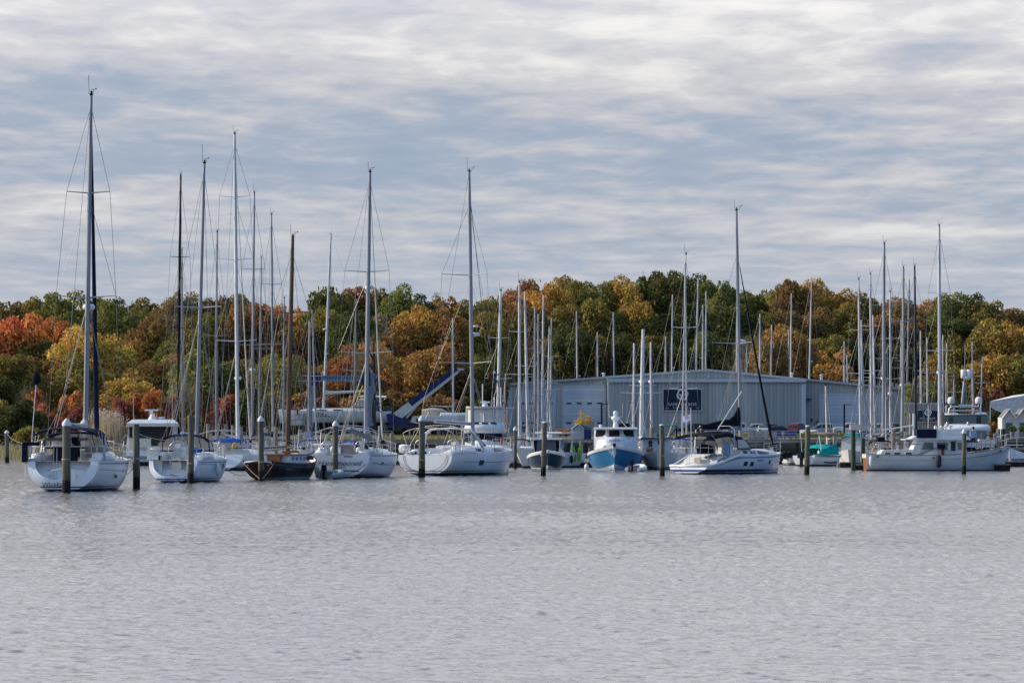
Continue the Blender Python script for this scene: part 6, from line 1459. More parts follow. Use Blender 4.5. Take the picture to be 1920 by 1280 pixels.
def centre_console():
    d = 272; sc = ppm(d); L = 9.0; t = thing('centre_console_boat', 'dark navy centre-console boat with white gunwale and grey front enclosure, bow to camera', 'motor boat', *bow_on(1028, d, L, -2))
    h = Hull(L, 3.0, .95, .95, 1.45, tw=.9, zks=-.2, zkb=-.05, rake=1.1, peak=.45, pb=3.4, round_=.25, boxy=.28, bow_e=.75, sheer_p=1.5)
    hl = h.build(HULLN, t)
    for s in (-1, 1): h.patch('gunwale', 0, 1, .90, 1.0, WHITE, hl, s, .04, 20); h.patch('spray_chine', .4, 1, .12, .27, mat('pale_chine', (.50, .58, .62), .3), hl, s, .02, 14)
    m_ = MB(); m_.tube([p for p in h.rail(.03, .02, .3, 1, 1, 10)] + [p for p in h.rail(.03, .02, .3, 1, -1, 10)][::-1], .06, 6); m_.build('gunwale_cap', WHITE, t)
    def Z(py): return (HZ - py) / sc + CAMZ
    m_ = MB(); m_.box((0, 4.5, (1.2 + Z(824)) / 2), (1.55, 1.6, Z(824) - 1.2), taper=(.95, .8)); m_.build('console_enclosure', mat('dark_enclosure', (.06, .07, .10), .3), t)
    m_ = MB(); m_.box((0, 4.2, Z(822)), (2.5, 3.0, .12)); m_.build('hardtop', WHITE, t)
    m_ = MB(); m_.box((0, 3.9, 1.5), (2.2, 1.6, 1.6), taper=(.9, .9)); m_.build('side_curtain', BLACK, t)
    for s in (-1, 1):
        for y in (3.0, 5.3): m_ = MB(); m_.tube([(s * .95, y, 1.0), (s * 1.1, y, Z(822))], .03, 5); m_.build('hardtop_leg', ALUW, t)
    m_ = MB(); m_.lathe((-.2, 3.8, Z(821)), [(.25, 0), (.25, .2), (.15, .3)], 10); m_.box((.35, 3.8, Z(818)), (.3, .3, .25)); m_.build('roof_gear', WHITE, t)
    for x in (-.5, .1, .6): m_ = MB(); m_.tube([(x, 3.2, Z(822)), (x + .1, 2.6, Z(784))], .014, 3); m_.build('fishing_rod', WHITE, t)
    return t
centre_console()

def express_cruiser():
    d = 285; sc = ppm(d); L = 9.5; t = thing('motor_cruiser', 'white express cruiser with raked windscreen left of the dark centre-console boat', 'motor boat', (px2x(978, d) + 4.2, d + 8.0, 0), R(180 - 30))
    h = Hull(L, 3.2, 1.2, 1.3, 1.75, tw=.92, zks=-.2, zkb=0, rake=1.4, pb=2.6, round_=.3, boxy=.28, bow_e=1.0); hl = h.build(HULLW2, t)
    ho, f = house('foredeck_house', h, .40, .92, .35, .3, .50, .18, WHITE, t)
    m_ = MB(); rows = [[(-1.25, 3.4, 1.7), (-1.2, 5.0, 1.75), (0, 5.6, 1.85), (1.2, 5.0, 1.75), (1.25, 3.4, 1.7)], [(-1.1, 3.2, 2.35), (-1.0, 4.0, 2.35), (0, 4.4, 2.4), (1.0, 4.0, 2.35), (1.1, 3.2, 2.35)]]; m_.grid(rows, 0, False); m_.build('windscreen', mat('green_glass', (.08, .14, .14), .1, spec=.8), t)
    m_ = MB(); m_.tube([(-1.35, 2.4, 1.4), (-1.3, 2.0, 2.9), (1.3, 2.0, 2.9), (1.35, 2.4, 1.4)], .09, 6); m_.build('radar_arch', WHITE, t)
    m_ = MB(); m_.box((0, 2.6, 2.95), (2.6, 2.6, .1)); m_.build('hardtop', WHITE, t); pulpit(h, t, .75, .55); guardrails(h, t, .45, .8, .5)
    fender(-h.half(.3) - .12, 3, 1.0, t, BLACK)
express_cruiser()

def flybridge_cruiser():
    d = 245; sc = ppm(d); px0 = 903; L = 12.5; t = thing('flybridge_cruiser', 'white flybridge cruiser with clear bridge enclosure behind the open-transom sloop, bow to camera', 'motor yacht', *bow_on(px0, d + 2, L, 2)); hh = 3.6
    h = Hull(L, 4.2, 1.4, 1.5, 2.0, tw=.92, zks=-.1, zkb=.05, rake=1.3, pb=2.5, round_=.3, boxy=.26, bow_e=1.1); h.build(HULLW2, t)
    def Z(py): return (HZ - py) / sc + CAMZ
    def ring(w_, y0, y1, z, bow=.5): return [(-w_, y0, z), (-w_, y1 - bow, z), (-w_ * .55, y1 - bow * .15, z), (0, y1, z), (w_ * .55, y1 - bow * .15, z), (w_, y1 - bow, z), (w_, y0, z)]
    k = 1 / sc * 1.06
    loft([ring(34 * k, 2, 9.0, 1.4), ring(34 * k, 2, 8.6, Z(829))], WHITE, 'deckhouse', t, True, True, False)
    loft([ring(34.6 * k, 4, 8.75, Z(828)), ring(34 * k, 4, 8.2, Z(812))], GLASS, 'windscreen', t, True, True, False)
    loft([ring(35 * k, 2, 8.7, Z(811)), ring(36 * k, 2, 9.0, Z(807)), ring(33 * k, 2.5, 8.3, Z(791))], WHITE, 'flybridge', t, True, True, True)
    for a in (-.75, -.1, .55): m_ = MB(); m_.box((a, 8.45 - abs(a) * .12, Z(792.5)), (.45, .06, .12)); m_.build('vent_slot', INK, t)
    loft([ring(32 * k, 3, 8.2, Z(790)), ring(32 * k, 3, 7.7, Z(764))], mat('enclosure_vinyl', (.64, .63, .60), .35, scale=1.2, alpha=.72), 'bridge_enclosure', t, True, False, False)
    m_ = MB()
    for p in ring(32.3 * k, 3, 8.25, Z(790)): m_.tube([p, (p[0], p[1] - .5 * (p[1] > 5), Z(764))], .03, 4)
    m_.build('enclosure_frame', CREAM, t)
    m_ = MB(); r = ring(33 * k, 2.8, 7.9, Z(763)); m_.grid([r, [(x, y, z + .12) for x, y, z in r]], 0, True, True); m_.face([(x, y, z + .12) for x, y, z in r]); m_.build('bridge_roof', mat('enclosure_canvas', (.55, .55, .52), .8), t)
    m_ = MB(); m_.lathe((0, 5, Z(762)), [(.28, 0), (.15, .35), (.12, .5)], 8); m_.box((0, 5, Z(751)), (.75, .16, .12)); m_.box((0, 5, Z(753)), (.25, .25, .2)); m_.build('radar_scanner', WHITE, t)
    for px, top in ((897, 715), (933, 722), (920, 740)): m_ = MB(); m_.tube([(-(px - px0) / sc, 4, Z(762)), (-(px - px0) / sc, 4, Z(top))], .035, 4); m_.build('antenna', WHITE, t)
    guardrails(h, t, .45, .97, .75, 1.3); m_ = MB(); m_.lathe((0, 10.4, 1.95), [(.9, 0), (.8, .25), (.2, .38)], 12); m_.build('foredeck_cushion', WHITE, t)
flybridge_cruiser()

def stern_cruiser():
    d = 312; sc = ppm(d); px0 = 283; t = thing('motor_cruiser', 'white hardtop cruiser with inflatable on its swim platform, stern to camera, radar scanner on roof', 'motor yacht', *place(px0, d, 0))
    h = Hull(13, 4.4, 1.25, 1.4, 2.0, tw=.95, zks=-.1, zkb=.0, rake=1.2, pb=2.6, round_=.3, boxy=.2, bow_e=1.0); h.build(band_mat('hull_white_grey', (.66, .68, .69), [(-9, .35, (.03, .04, .045))]), t)
    def Z(py): return (HZ - py) / sc + CAMZ
    def X(px): return (px - px0) / sc
    m_ = MB(); m_.box((0, -.6, .48), (4.5, 1.5, .22)); m_.build('swim_platform', WHITE, t)
    def ring(a, b, y, z, y2=9): return [(X(a), y, z), (X(b), y, z), (X(b), y2, z), (X(a), y2, z)]
    loft([ring(236, 331, 1.2, 1.2), ring(240, 333, 1.4, Z(800)), ring(245, 331, 1.0, Z(792)), ring(250, 326, 1.2, Z(787))], WHITE, 'superstructure', t, True, True, False)
    loft([ring(236, 336, .2, Z(799), 9.5), ring(238, 334, .0, Z(793), 9.6), ring(248, 326, .5, Z(786), 9)], WHITE, 'hardtop', t, True, True, False)
    m_ = MB(); m_.box((X(263), 1.17, (Z(800) + Z(820)) / 2), (41 / sc, .06, 20 / sc)); m_.build('window', GLASS, t); m_ = MB(); m_.box((X(303), 1.17, (Z(800) + Z(838)) / 2), (38 / sc, .06, 38 / sc)); m_.build('saloon_door', GLASS, t)
    m_ = MB(); m_.box((X(263), 1.1, Z(830)), (40 / sc, .3, 16 / sc)); m_.build('aft_cabinet', CREAM, t)
    m_ = MB(); m_.lathe((X(286), 3, Z(787)), [(.45, 0), (.25, .35), (.15, .6)], 8); m_.box((X(284), 3, Z(768)), (1.25, .2, .14)); m_.box((X(284), 3, Z(772)), (.3, .3, .35)); m_.build('radar_scanner', WHITE, t)
    m_ = MB(); m_.lathe((X(303), 3, Z(785)), [(.25, 0), (.35, .1), (.2, .2)], 10); m_.build('satellite_dome', WHITE, t)
    for px, tp in ((250, 735), (323, 720)): m_ = MB(); m_.tube([(X(px), 3, Z(787)), (X(px), 3, Z(tp))], .018, 3); m_.build('antenna', WHITE, t)
    m_ = MB()
    for s, px in ((-1, 228), ): m_.tube([(X(236), .5, Z(815)), (X(228), .3, Z(825)), (X(224), .1, Z(842))], .03, 4); m_.tube([(X(240), .5, Z(812)), (X(233), .3, Z(825)), (X(230), .1, Z(842))], .02, 4)
    m_.build('stair_rail', STEEL, t)
    tt = dinghy((1 and 262), d - 1.1, 'grey-blue inflatable dinghy lying across the swim platform of the white cruiser', 90, 3.6, mat('blue_grey_tube', (.30, .36, .42), .5), False, .62); tt.location.x = px2x(232, d)
stern_cruiser()

def tugboat_green():
    d = 268; sc = ppm(d); px0 = 1232; L = 8; t = thing('pilothouse_boat', 'white pilothouse boat with varnished door and green bimini between two pilings', 'motor boat', *bow_on(px0, d, L, 4))
    h = Hull(L, 3.0, 1.1, 1.1, 1.5, tw=.9, zks=-.1, rake=.6, pb=2.6, round_=.5, boxy=.3); h.build(HULLWG, t)
    def Z(py): return (HZ - py) / sc + CAMZ
    def X(px): return -(px - px0) / sc
    m_ = MB(); m_.box((X(1224), 3.4, (1.0 + Z(823)) / 2), (50 / sc, 3.4, Z(823) - 1.0), taper=(.97, .97)); hs = m_.build('pilothouse', mat('house_pale', (.50, .52, .58), .4), t)
    m_ = MB(); m_.box((X(1224), 3.4, Z(821.5)), (54 / sc, 3.8, .10)); m_.build('roof', BLACK, t); m_ = MB(); m_.box((X(1224), 3.4, Z(820)), (52 / sc, 3.6, .07)); m_.build('roof_edge', WHITE, t)
    for a, b, z0, z1 in ((1211, 1218, 826, 837), (1229, 1239, 825, 832)): m_ = MB(); m_.box((X((a + b) / 2), 5.12, (Z(z0) + Z(z1)) / 2), ((b - a) / sc, .06, (z1 - z0) / sc)); m_.build('window', GLASS, hs)
    m_ = MB(); m_.box((X(1213), 5.13, Z(846)), (12 / sc, .05, 13 / sc)); m_.build('door', TEAK, hs)
    b = canopy('bimini', 2.0, 4.6, 1.5, 1.5, Z(799), Z(799), .1, GREENC, t); b.location.x = X(1246) ; m_ = MB()
    for px in (1231, 1262): m_.tube([(X(px), 3.2, Z(821)), (X(px + (2 if px < 1240 else -2)), 3.2, Z(796))], .05, 4)
    m_.tube([(X(1246), 3.2, Z(821)), (X(1260), 3.2, Z(803))], .04, 4); m_.build('bimini_frame', BLACK, t)
    m_ = MB(); m_.box((X(1230), 3.6, Z(817)), (.5, .6, .3)); m_.build('folded_canvas', GREENC, t)
    m_ = MB(); m_.face([(X(1200), 5.2, Z(820)), (X(1216), 5.2, Z(818)), (X(1208), 5.2, Z(806)), (X(1203), 5.2, Z(798))]); m_.build('spray_cloth', SAIL, t); guardrails(h, t, .3, .95, .6)
tugboat_green()

def teal_sportboat():
    d = 305; sc = ppm(d); L = 6.4; t = thing('sport_boat', 'white and teal sport boat with tan bimini near the right-hand piling, outboard to the left', 'motor boat', (px2x(1507, d), d, 0), -R(36))
    h = Hull(L, 2.5, .95, .90, 1.15, tw=.92, zks=-.1, rake=1.2, pb=2.4, round_=.3, boxy=.25); hl = h.build(HULLW2, t)
    h.patch('hull_stripe', .25, .9, .55, .64, INK, hl, 1, .02, 12); h.patch('gunwale', 0, 1, .93, 1.0, mat('gold_rail', (.3, .28, .25), .4), hl, 1, .04, 16)
    m_ = MB(); rows = [[(-1.1, .3, .95), (-1.0, 1.6, 1.5), (0, 1.7, 1.6), (1.0, 1.6, 1.5), (1.15, .3, .95)], [(-1.1, 2.7, 1.0), (-1.1, 2.8, 1.8), (0, 2.8, 1.85), (1.1, 2.8, 1.8), (1.15, 2.7, 1.0)], [(-1.1, 4.2, 1.0), (-1.0, 3.9, 1.95), (0, 3.9, 1.95), (1.0, 3.9, 1.95), (1.15, 4.2, 1.0)]]; m_.grid(rows, 0, False); m_.build('cockpit_cover', TEAL, t)
    canopy('bimini', 2.1, 4.5, 2.1, 2.1, 2.75, 2.85, .15, mat('brown_canvas', (.20, .15, .11), .8), t); m_ = MB()
    for s in (-1, 1): m_.tube([(s, 3.4, 1.0), (s, 2.2, 2.8)], .02, 4); m_.tube([(s, 3.4, 1.0), (s, 4.4, 2.9)], .02, 4)
    m_.build('bimini_frame', STEEL, t); m_ = MB(); m_.tube([(1, 1.4, 1.0), (.95, 1.0, 3.0), (-.95, 1.0, 3.0), (-1, 1.4, 1.0)], .05, 5); m_.box((0, .9, 3.15), (1.6, .5, .12)); m_.build('tower_arch', WHITE, t)
    m_ = MB(); m_.face([(-1, 4.4, 1.0), (1, 4.4, 1.0), (.8, 3.8, 1.75), (-.8, 3.8, 1.75)]); m_.build('windscreen', GLASS, t); pulpit(h, t, .7, .45)
    m_ = MB(); m_.box((0, -.35, 1.0), (.5, .7, .55), taper=(.8, .8)); m_.box((0, -.4, .4), (.2, .25, .9)); m_.build('outboard_motor', BLACK, t)
    d = 312; t = thing('sport_boat', 'white sport boat with green and clear canopy left of the dark green pilings', 'motor boat', *bow_on(1590, d, 7.5, 6)); h = Hull(7.5, 2.6, 1.1, 1.1, 1.5, tw=.92, zks=-.1, rake=1.1, pb=2.4, round_=.3, boxy=.25); h.build(HULLWG, t)
    canopy('canopy', 2.5, 4.8, 1.9, 1.9, 2.6, 2.5, .25, TEAL, t); loft([[(-.95, 2.5, 1.2), (-.95, 5.0, 1.3), (.95, 5.0, 1.3), (.95, 2.5, 1.2)], [(-.9, 2.6, 2.6), (-.85, 4.6, 2.5), (.85, 4.6, 2.5), (.9, 2.6, 2.6)]], CLEAR, 'side_curtain', t, True, False, False); guardrails(h, t, .4, .95, .5); fender(h.half(.5) + .1, 4, .9, t)
    m_ = MB(); m_.box((0, 3.5, 2.95), (1.3, 1.0, .1)); m_.build('hardtop', WHITE, t)
    # tender ends with raised outboards left of the teal boat
    for k, (px, lab) in enumerate(((1474, 'small open boat with tilted black outboard beside the seawall'), (1484, 'grey skiff with raised outboard behind the teal sport boat'))):
        d = 318 + 5 * k; t = thing('skiff', lab, 'skiff', (px2x(px, d), d, 0), -R(60 + 20 * k)); h = Hull(4.0, 1.6, .55, .5, .7, tw=.9, zks=-.05, rake=.5, pb=2.2, round_=.4, boxy=.3); h.build(HULLWG if k == 0 else mat('grey_skiff', (.25, .27, .28), .5), t)
        m_ = MB(); m_.box((0, -.25, .95), (.4, .6, .45), rx=.5); m_.box((0, -.75, .7), (.14, .9, .16), rx=-.6); m_.build('outboard_motor', BLACK, t); m_ = MB(); m_.box((0, 1.6, .5), (1.3, .3, .06)); m_.build('seat', TEAK, t)
    d = 330; t = thing('covered_dinghy', 'small dinghy under a pale tarpaulin beside the ramp at the right edge', 'dinghy', (px2x(1876, d), d, .1), -R(75)); h = Hull(3.2, 1.5, .5, .45, .6, tw=.8, zks=-.05, rake=.4, round_=.6); h.build(mat('grey_skiff', (.25, .27, .28), .5), t)
    rows = [[(x * w_, y, .45 + hh * (1 - (x * 1.0) ** 2) + .05 * math.sin(5 * x + y * 4)) for x in [-1 + k / 5 for k in range(11)]] for y, w_, hh in ((-.1, .7, .5), (.6, .85, 1.0), (1.2, .85, .95), (2.0, .75, .6), (2.7, .5, .5), (3.3, .2, .25))]; m_ = MB(); m_.grid(rows, 0, True); m_.build('tarpaulin', mat('pale_tarp', (.55, .56, .58), .6, bump=.5), t)
teal_sportboat()

# ------------------------------------------------------------------ moored and stored sailing boats further in
LABC = {}
def back_sloop(px0, px1, top, d, th, label, m=ALU, L=10.5, hull=None, furl=None, cover=None, spread=((.46, 1.15), (.72, .9)), r=.11, ds=0, afloat=True, detail=1, dark=None, radar=None, fr=.06, grp='sailing boats moored along the inner docks', base_py=None, extras=None):
    B = L * .33; hl_ = hull or random.choice(HULLS); z0 = 0 if afloat else ground_z(px2x(px0, d), d) + 2.0
    th_ = R(th) + math.atan((px0 - 960) / FPX); ym = L * .57; x = px2x(px0, d) - math.sin(th_) * ym; y = d - math.cos(th_) * ym
    t = thing('sailboat', label, 'sailboat', (x, y, z0), -th_, grp)
    fs = random.uniform(1.0, 1.25)
    h = Hull(L, B, fs, fs, fs + .3, tw=random.choice((.72, .85, .55)), zks=.02 if afloat else -.1, zkm=-.5, srake=random.choice((.2, .5, -.3)))
    h.build(hl_, t)
    if not afloat:
        m_ = MB(); m_.box((0, L * .5, -1.2), (.25, 1.9, 1.6), taper=(1, 1)); m_.build('keel', mat('keel_paint', (.03, .04, .06), .7), t)
        for s in (-1, 1):
            for yy in (L * .3, L * .65): m_ = MB(); m_.tube([(s * 1.7, yy, -2.0), (s * 1.0, yy, -.25)], .05, 4); m_.build('stand', mat('rusty_stand', (.16, .06, .03), .8), t)
    ho, f = house('coachroof', h, .34, .86, .45, .3, .42, .25, WHITE, t, n=5)
    b = Vector((0, ym, fs + .5)); tz = px2z(top, d) - z0
    tp = b + tolocal(math.degrees(th_), (px1 - px0) / ppm(d)); tp.z = tz
    rig(t, b, tp, r=r, m=m, spread=spread, chain=(B / 2 - .15, ym - .2, fs + .05), fore=(0, L - .2, fs + .3), back=(.8, .1, fs), furl=furl, dark=dark, radar=radar, sweep=.2, lower=detail > 0, fr=fr, wr=.0125 + max(0, d - 200) * .00003)
    boom(t, (0, ym - .15, fs + 1.35), L * .38, m, cover, .03, .06, h=.3)
    if detail:
        pushpit(h, t, .09, .6); guardrails(h, t, .12, .92, .6, 2.2); pulpit(h, t)
        k = random.random()
        if k < .45 or detail > 1: dodger(L * .40, L * .27, B * .68, fs + .5, fs + 1.05, t, random.choice((NAVY, BLUEC, GREYC, NAVY)), .15)
        if .3 < k < .8: arch_frames(t, [(L * .18, L * .06, B * .8, fs, fs + 1.55, .25), (L * .18, L * .17, B * .8, fs, fs + 1.62, .26)], STEEL)
        elif k >= .8: canopy('bimini', L * .05, L * .2, B * .75, B * .75, fs + 1.55, fs + 1.6, .15, random.choice((NAVY, TAN, BLUEC)), t)
        for j in range(3):
            m_ = MB(); m_.lathe((random.uniform(-.9, .9), random.uniform(.3, 2.0), fs + .3), [(.1, 0), (.16, .1), (.14, .25), (.05, .32)], 7); m_.build('deck_gear', random.choice((WHITE, CREAM, BLACK, TAN, GREYC)), t)
        wheel_(0, L * .12, fs + .65, .42, t)
        fender((B / 2 + .08), L * .45, fs - .1, t); fender((-B / 2 - .08), L * .4, fs - .1, t)
    if extras:
        for e in extras(h, t, fs): pass
    return t
def horseshoes(h, t, fs):
    for x in (-1.25, 1.25):
        m_ = MB(); m_.tube([(x + .19 * math.cos(a), -.02, fs + .62 + .24 * math.sin(a)) for a in [R(-50 + 280 * k / 12) for k in range(13)]], .085, 6); m_.build('horseshoe_buoy', YELLOW, t)
    m_ = MB(); m_.box((.55, 1.8, fs + 1.05), (1.6, .8, .3), taper=(.8, .6)); m_.build('blue_tarp', BLUEC, t)
    return []
S2 = ((.44, 1.2), (.70, .95)); S1 = ((.52, 1.15),)
back_sloop(333, 339, 329, 330, -6, 'sailboat with black mast behind the white hardtop cruiser', BLACK, 12.5, r=.13, spread=S2, dark=NAVY)
back_sloop(343, 341, 470, 352, 4, 'sailboat with silver mast just right of the black-masted one', ALU, 10, r=.11, spread=S1)
back_sloop(405, 407, 436, 336, 3, 'sailboat with thin silver mast left of the tallest inner mast', ALU, 10, r=.10, spread=S1)
back_sloop(446, 440, 252, 268, 11, 'white sailboat with two yellow horseshoe buoys on its stern rail and very tall silver mast', ALUW, 13.0, HULLW, r=.15, spread=((.34, 1.6), (.60, 1.4), (.80, 1.2)), radar=.22, fr=.05, furl='x', extras=horseshoes)
back_sloop(472, 477, 363, 345, 2, 'sailboat with silver mast and wind vane right of the horseshoe-buoy boat', ALU, 12.5, r=.12, spread=((.40, 1.3), (.70, 1.15)), radar=.30)
back_sloop(485, 490, 484, 372, -3, 'sailboat with short slim mast between two taller silver masts', ALU, 9.5, r=.09, spread=S1)
back_sloop(512, 509, 403, 330, 8, 'sailboat with grey mast just left of the varnished mast', ALU, 11.0, r=.11, spread=S2, cover=NAVY)
back_sloop(531, 533, 560, 360, 4, 'sailboat with low silver mast directly behind the varnished mast', ALU, 9, r=.10, spread=S1)
back_sloop(579, 580, 600, 302, -4, 'sailboat with short mast beside the left leg of the boat hoist', ALU, 9.5, r=.10, spread=S1, cover=BLUEC)
back_sloop(594, 585, 580, 334, 14, 'sailboat whose mast leans left beside the boat hoist', ALUW, 9.5, r=.09, spread=S1)
back_sloop(662, 668, 560, 318, 5, 'sailboat half hidden behind the script-named sloop', ALU, 9.5, r=.07, spread=S1)
back_sloop(932, 939, 546, 300, 6, 'sailboat with a crewman aloft on its mast left of the shed', ALUW, 11.5, r=.15, spread=S2)
back_sloop(942, 948, 700, 345, 4, 'small sailboat with a low pale mast just left of the shed corner', ALUW, 7, r=.07, spread=S1)
cl = [(974, 974, 530, 318, 'left end of the mast group before the shed, tallest there', ALUW, .14), (990, 984, 546, 334, 'second mast of the group before the left shed door, leaning left', ALUW, .13), (1003, 1003, 575, 350, 'third mast of the group before the left shed door', ALU, .13),
      (1010, 1009, 588, 366, 'fourth mast of the group before the left shed door, close beside its neighbour', ALU, .13), (1016, 1019, 553, 382, 'fifth mast of the group before the left shed door, tall and straight', ALUW, .12), (1026, 1030, 612, 398, 'sixth mast of the group before the shed, short and slim', ALUW, .10), (1031, 1034, 596, 416, 'rightmost mast of the group before the left shed door', ALUW, .09)]
for i, (a, b, tp, d, lab, m, r) in enumerate(cl): back_sloop(a, b, tp, d, (2, -2, 3, 0, 1, -1, 2)[i], 'sailboat: ' + lab if 0 else lab.replace('mast of', 'sailboat of').replace('left end of the mast group', 'leftmost sailboat of the group'), m, 9.5, r=r, spread=S1 if i % 2 else S2, furl='x' if i in (0, 6) else None)
back_sloop(1188, 1189, 643, 318, 3, 'sailboat with pale mast just right of the blue motor boat roof', ALUW, 9, r=.12, spread=S1, dark=NAVY, furl='x')
back_sloop(1202, 1206, 617, 300, -2, 'sailboat with thick pale mast and radar left of the blue sign', ALUW, 10, r=.19, spread=S1, radar=.55)
back_sloop(1222, 1220, 641, 336, 2, 'sailboat with pale mast and radar dome nearest the left edge of the sign', ALUW, 9, r=.13, spread=S1, radar=.62)
back_sloop(1279, 1286, 478, 305, 5, 'sailboat whose tall mast crosses the large blue sign', ALUW, 11.5, r=.075, spread=((.30, 1.25), (.62, 1.1)), furl='x')
back_sloop(1551, 1548, 723, 390, -6, 'small sailboat with short tan mast in front of the right shed door', CREAM, 7, r=.11, spread=(), detail=0)
cr = [(1614, 1610, 525, 322, 'leftmost sailboat of the right-hand mast cluster', ALUW, .12), (1618, 1615, 600, 338, 'second mast from the left in the right-hand cluster, shorter one', ALUW, .10), (1634, 1632, 515, 355, 'sailboat with tall pale mast third from the left in the right-hand cluster', ALUW, .13), (1641, 1637, 590, 372, 'sailboat with tilted pale mast in the right-hand cluster', ALUW, .12),
      (1656, 1658, 458, 305, 'sailboat with the tallest mast of the right-hand cluster and radar dome', ALU, .15), (1663, 1664, 640, 388, 'sailboat with low dark mast inside the right-hand cluster', BLACK, .12), (1670, 1669, 548, 335, 'sailboat with white mast and radar just right of the tallest in the cluster', ALUW, .11), (1688, 1690, 600, 700, 'sailboat with leaning white mast behind the cluster', ALUW, .14),
      (1692, 1694, 503, 330, 'sailboat with tall grey mast near the right end of the shed', ALU, .14), (1700, 1705, 526, 690, 'sailboat with thick tilted mast at the right end of the shed', ALU, .2), (1718, 1715, 500, 345, 'sailboat with navy furled sail along its mast left of the small sign', NAVY, .13), (1727, 1726, 620, 492, 'sailboat with pale mast directly over the small navy sign', ALUW, .14),
      (1739, 1738, 632, 508, 'sailboat with white mast just right of the small navy sign', ALUW, .11), (1762, 1761, 425, 300, 'sailboat with the tall lone white mast right of the cluster', ALUW, .15), (1768, 1768, 628, 490, 'sailboat with low mast hidden behind the lone white mast', ALUW, .11), (1774, 1775, 643, 505, 'sailboat with short mast right of the lone white mast', ALUW, .10),
      (1824, 1823, 640, 488, 'sailboat with slim mast behind the twin-dome yacht', ALUW, .10), (1839, 1842, 668, 500, 'sailboat with short leaning mast right of the twin-dome yacht', ALUW, .09), (1788, 1789, 700, 515, 'sailboat with lowest mast behind the twin-dome yacht', ALUW, .08)]
for i, (a, b, tp, d, lab, m, r) in enumerate(cr): back_sloop(a, b, tp, d, (2, -3, 3, 0, 4, -1, 2, 1, -2, 0, 2, 1, -1, 2)[i % 14], lab, m, 10.0 if tp < 560 else 8.5, r=r, spread=S2 if tp < 560 else S1, radar=.34 if i in (4, 6, 8, 13) else None, furl='x' if i % 4 == 0 else None, cover=(NAVY, TAN, None)[i % 3], afloat=d < 470, detail=1 if d < 470 else 0)
yd = [(1083, 1081, 583, 700, 'over the left shed door'), (1121, 1120, 622, 712, 'over the tall shed door'), (1152, 1150, 585, 690, 'just right of the tall shed door'), (1248, 1248, 630, 720, 'above the left part of the sign'), (1259, 1261, 552, 700, 'above the large sign'), (1304, 1309, 521, 690, 'tallest one above the roof ridge'), (1317, 1318, 572, 722, 'right beside the tallest above the ridge'), (1323, 1324, 546, 706, 'just right of the roof ridge'),
      (1381, 1382, 558, 690, 'behind the black-covered sloop mast'), (1399, 1400, 650, 720, 'low, right of the black-covered sloop mast'), (1424, 1425, 588, 702, 'between the furled headsail and the rust tree'), (1445, 1447, 609, 716, 'before the rust-brown tree'), (1482, 1484, 550, 690, 'tall one right of the rust tree'), (1479, 1479, 618, 724, 'short one close behind its tall neighbour'), (1516, 1522, 523, 696, 'tallest one left of the orange tree'), (1583, 1583, 640, 715, 'in front of the orange tree'), (1590, 1588, 665, 700, 'right edge of the orange tree')]
for i, (a, b, tp, d, lab) in enumerate(yd): back_sloop(a, b, tp, d, (80, 100, 70, 95)[i % 4], 'stored sailboat mast seen over the shed roof ' + lab, ALUW, 8.0, r=.17, spread=S1 if i % 3 else S2, afloat=False, detail=0, grp='sailing boats stored ashore behind the shed', radar=.35 if i in (0, 4, 14) else None)
back_sloop(850, 849, 596, 520, 85, 'stored sailboat under the tip of the crane boom', ALUW, 8.5, r=.14, spread=((.3, 1.0), (.86, .8)), afloat=False, detail=0, grp='sailing boats stored ashore')
def hoisted_yacht():
    d = 564; th = 268; L = 18.6; px = 620; z0 = ground_z(0, d) + 1.9
    t = thing('sailboat', 'long white yacht hanging in the boat hoist, bow to the left', 'sailboat', (px2x(733, d), d + 3.5, z0), R(90)); h = Hull(L, 4.9, 2.05, 2.0, 2.35, tw=.85, zks=.05, rake=.35, zkm=-.4, zkb=-.2); hl = h.build(HULLW2, t)
    ho, f = house('coachroof', h, .22, .80, .7, .4, .62, .35, WHITE, t)
    for s in (-1, 1): side_window(f, .35, .5, .3, .7, GLASS, ho, sgn=s); side_window(f, .6, .75, .3, .7, GLASS, ho, sgn=s)
    for u in (.165, .725, .755): h.patch('hull_window', u, u + .022, .68, .80, GLASS, hl, -1, .02)
    text('lettering', 'TAWA', 1.05, h.pt(.58, .72, -1, .03), (R(90), 0, R(-90)), INK, hl, .01, shear=.3)
    dodger(L * .35, L * .19, 3.0, 2.8, 3.9, t, WHITE, .2, CLEAR); canopy('bimini', .8, 5.2, 3.6, 3.6, 4.35, 4.45, .18, WHITE, t); arch_frames(t, [(3, .9, 3.6, 2.1, 4.35, .18), (3, 5.0, 3.6, 2.1, 4.35, .18)])
    b = Vector((0, L * .60, 2.6)); tp = Vector((0, L * .60 - (626 - 612) / ppm(d), px2z(437, d) - z0)); rig(t, b, tp, r=.2, m=ALUW, spread=((.31, 1.6), (.52, 1.4), (.72, 1.2)), chain=(2.2, L * .58, 2.1), fore=(0, L - .4, 2.4), back=(1.5, .1, 2.1), radar=.45, sweep=.3, fr=.08)
    boom(t, (0, L * .59, 4.9), 7.2, ALUW, WHITE, .07, .16, h=.3); pushpit(h, t); guardrails(h, t); pulpit(h, t)
    m_ = MB(); m_.box((0, L * .5, -1.3), (.3, 2.6, 2.0)); m_.build('keel', mat('keel_paint', (.03, .04, .06), .7), t)
hoisted_yacht()
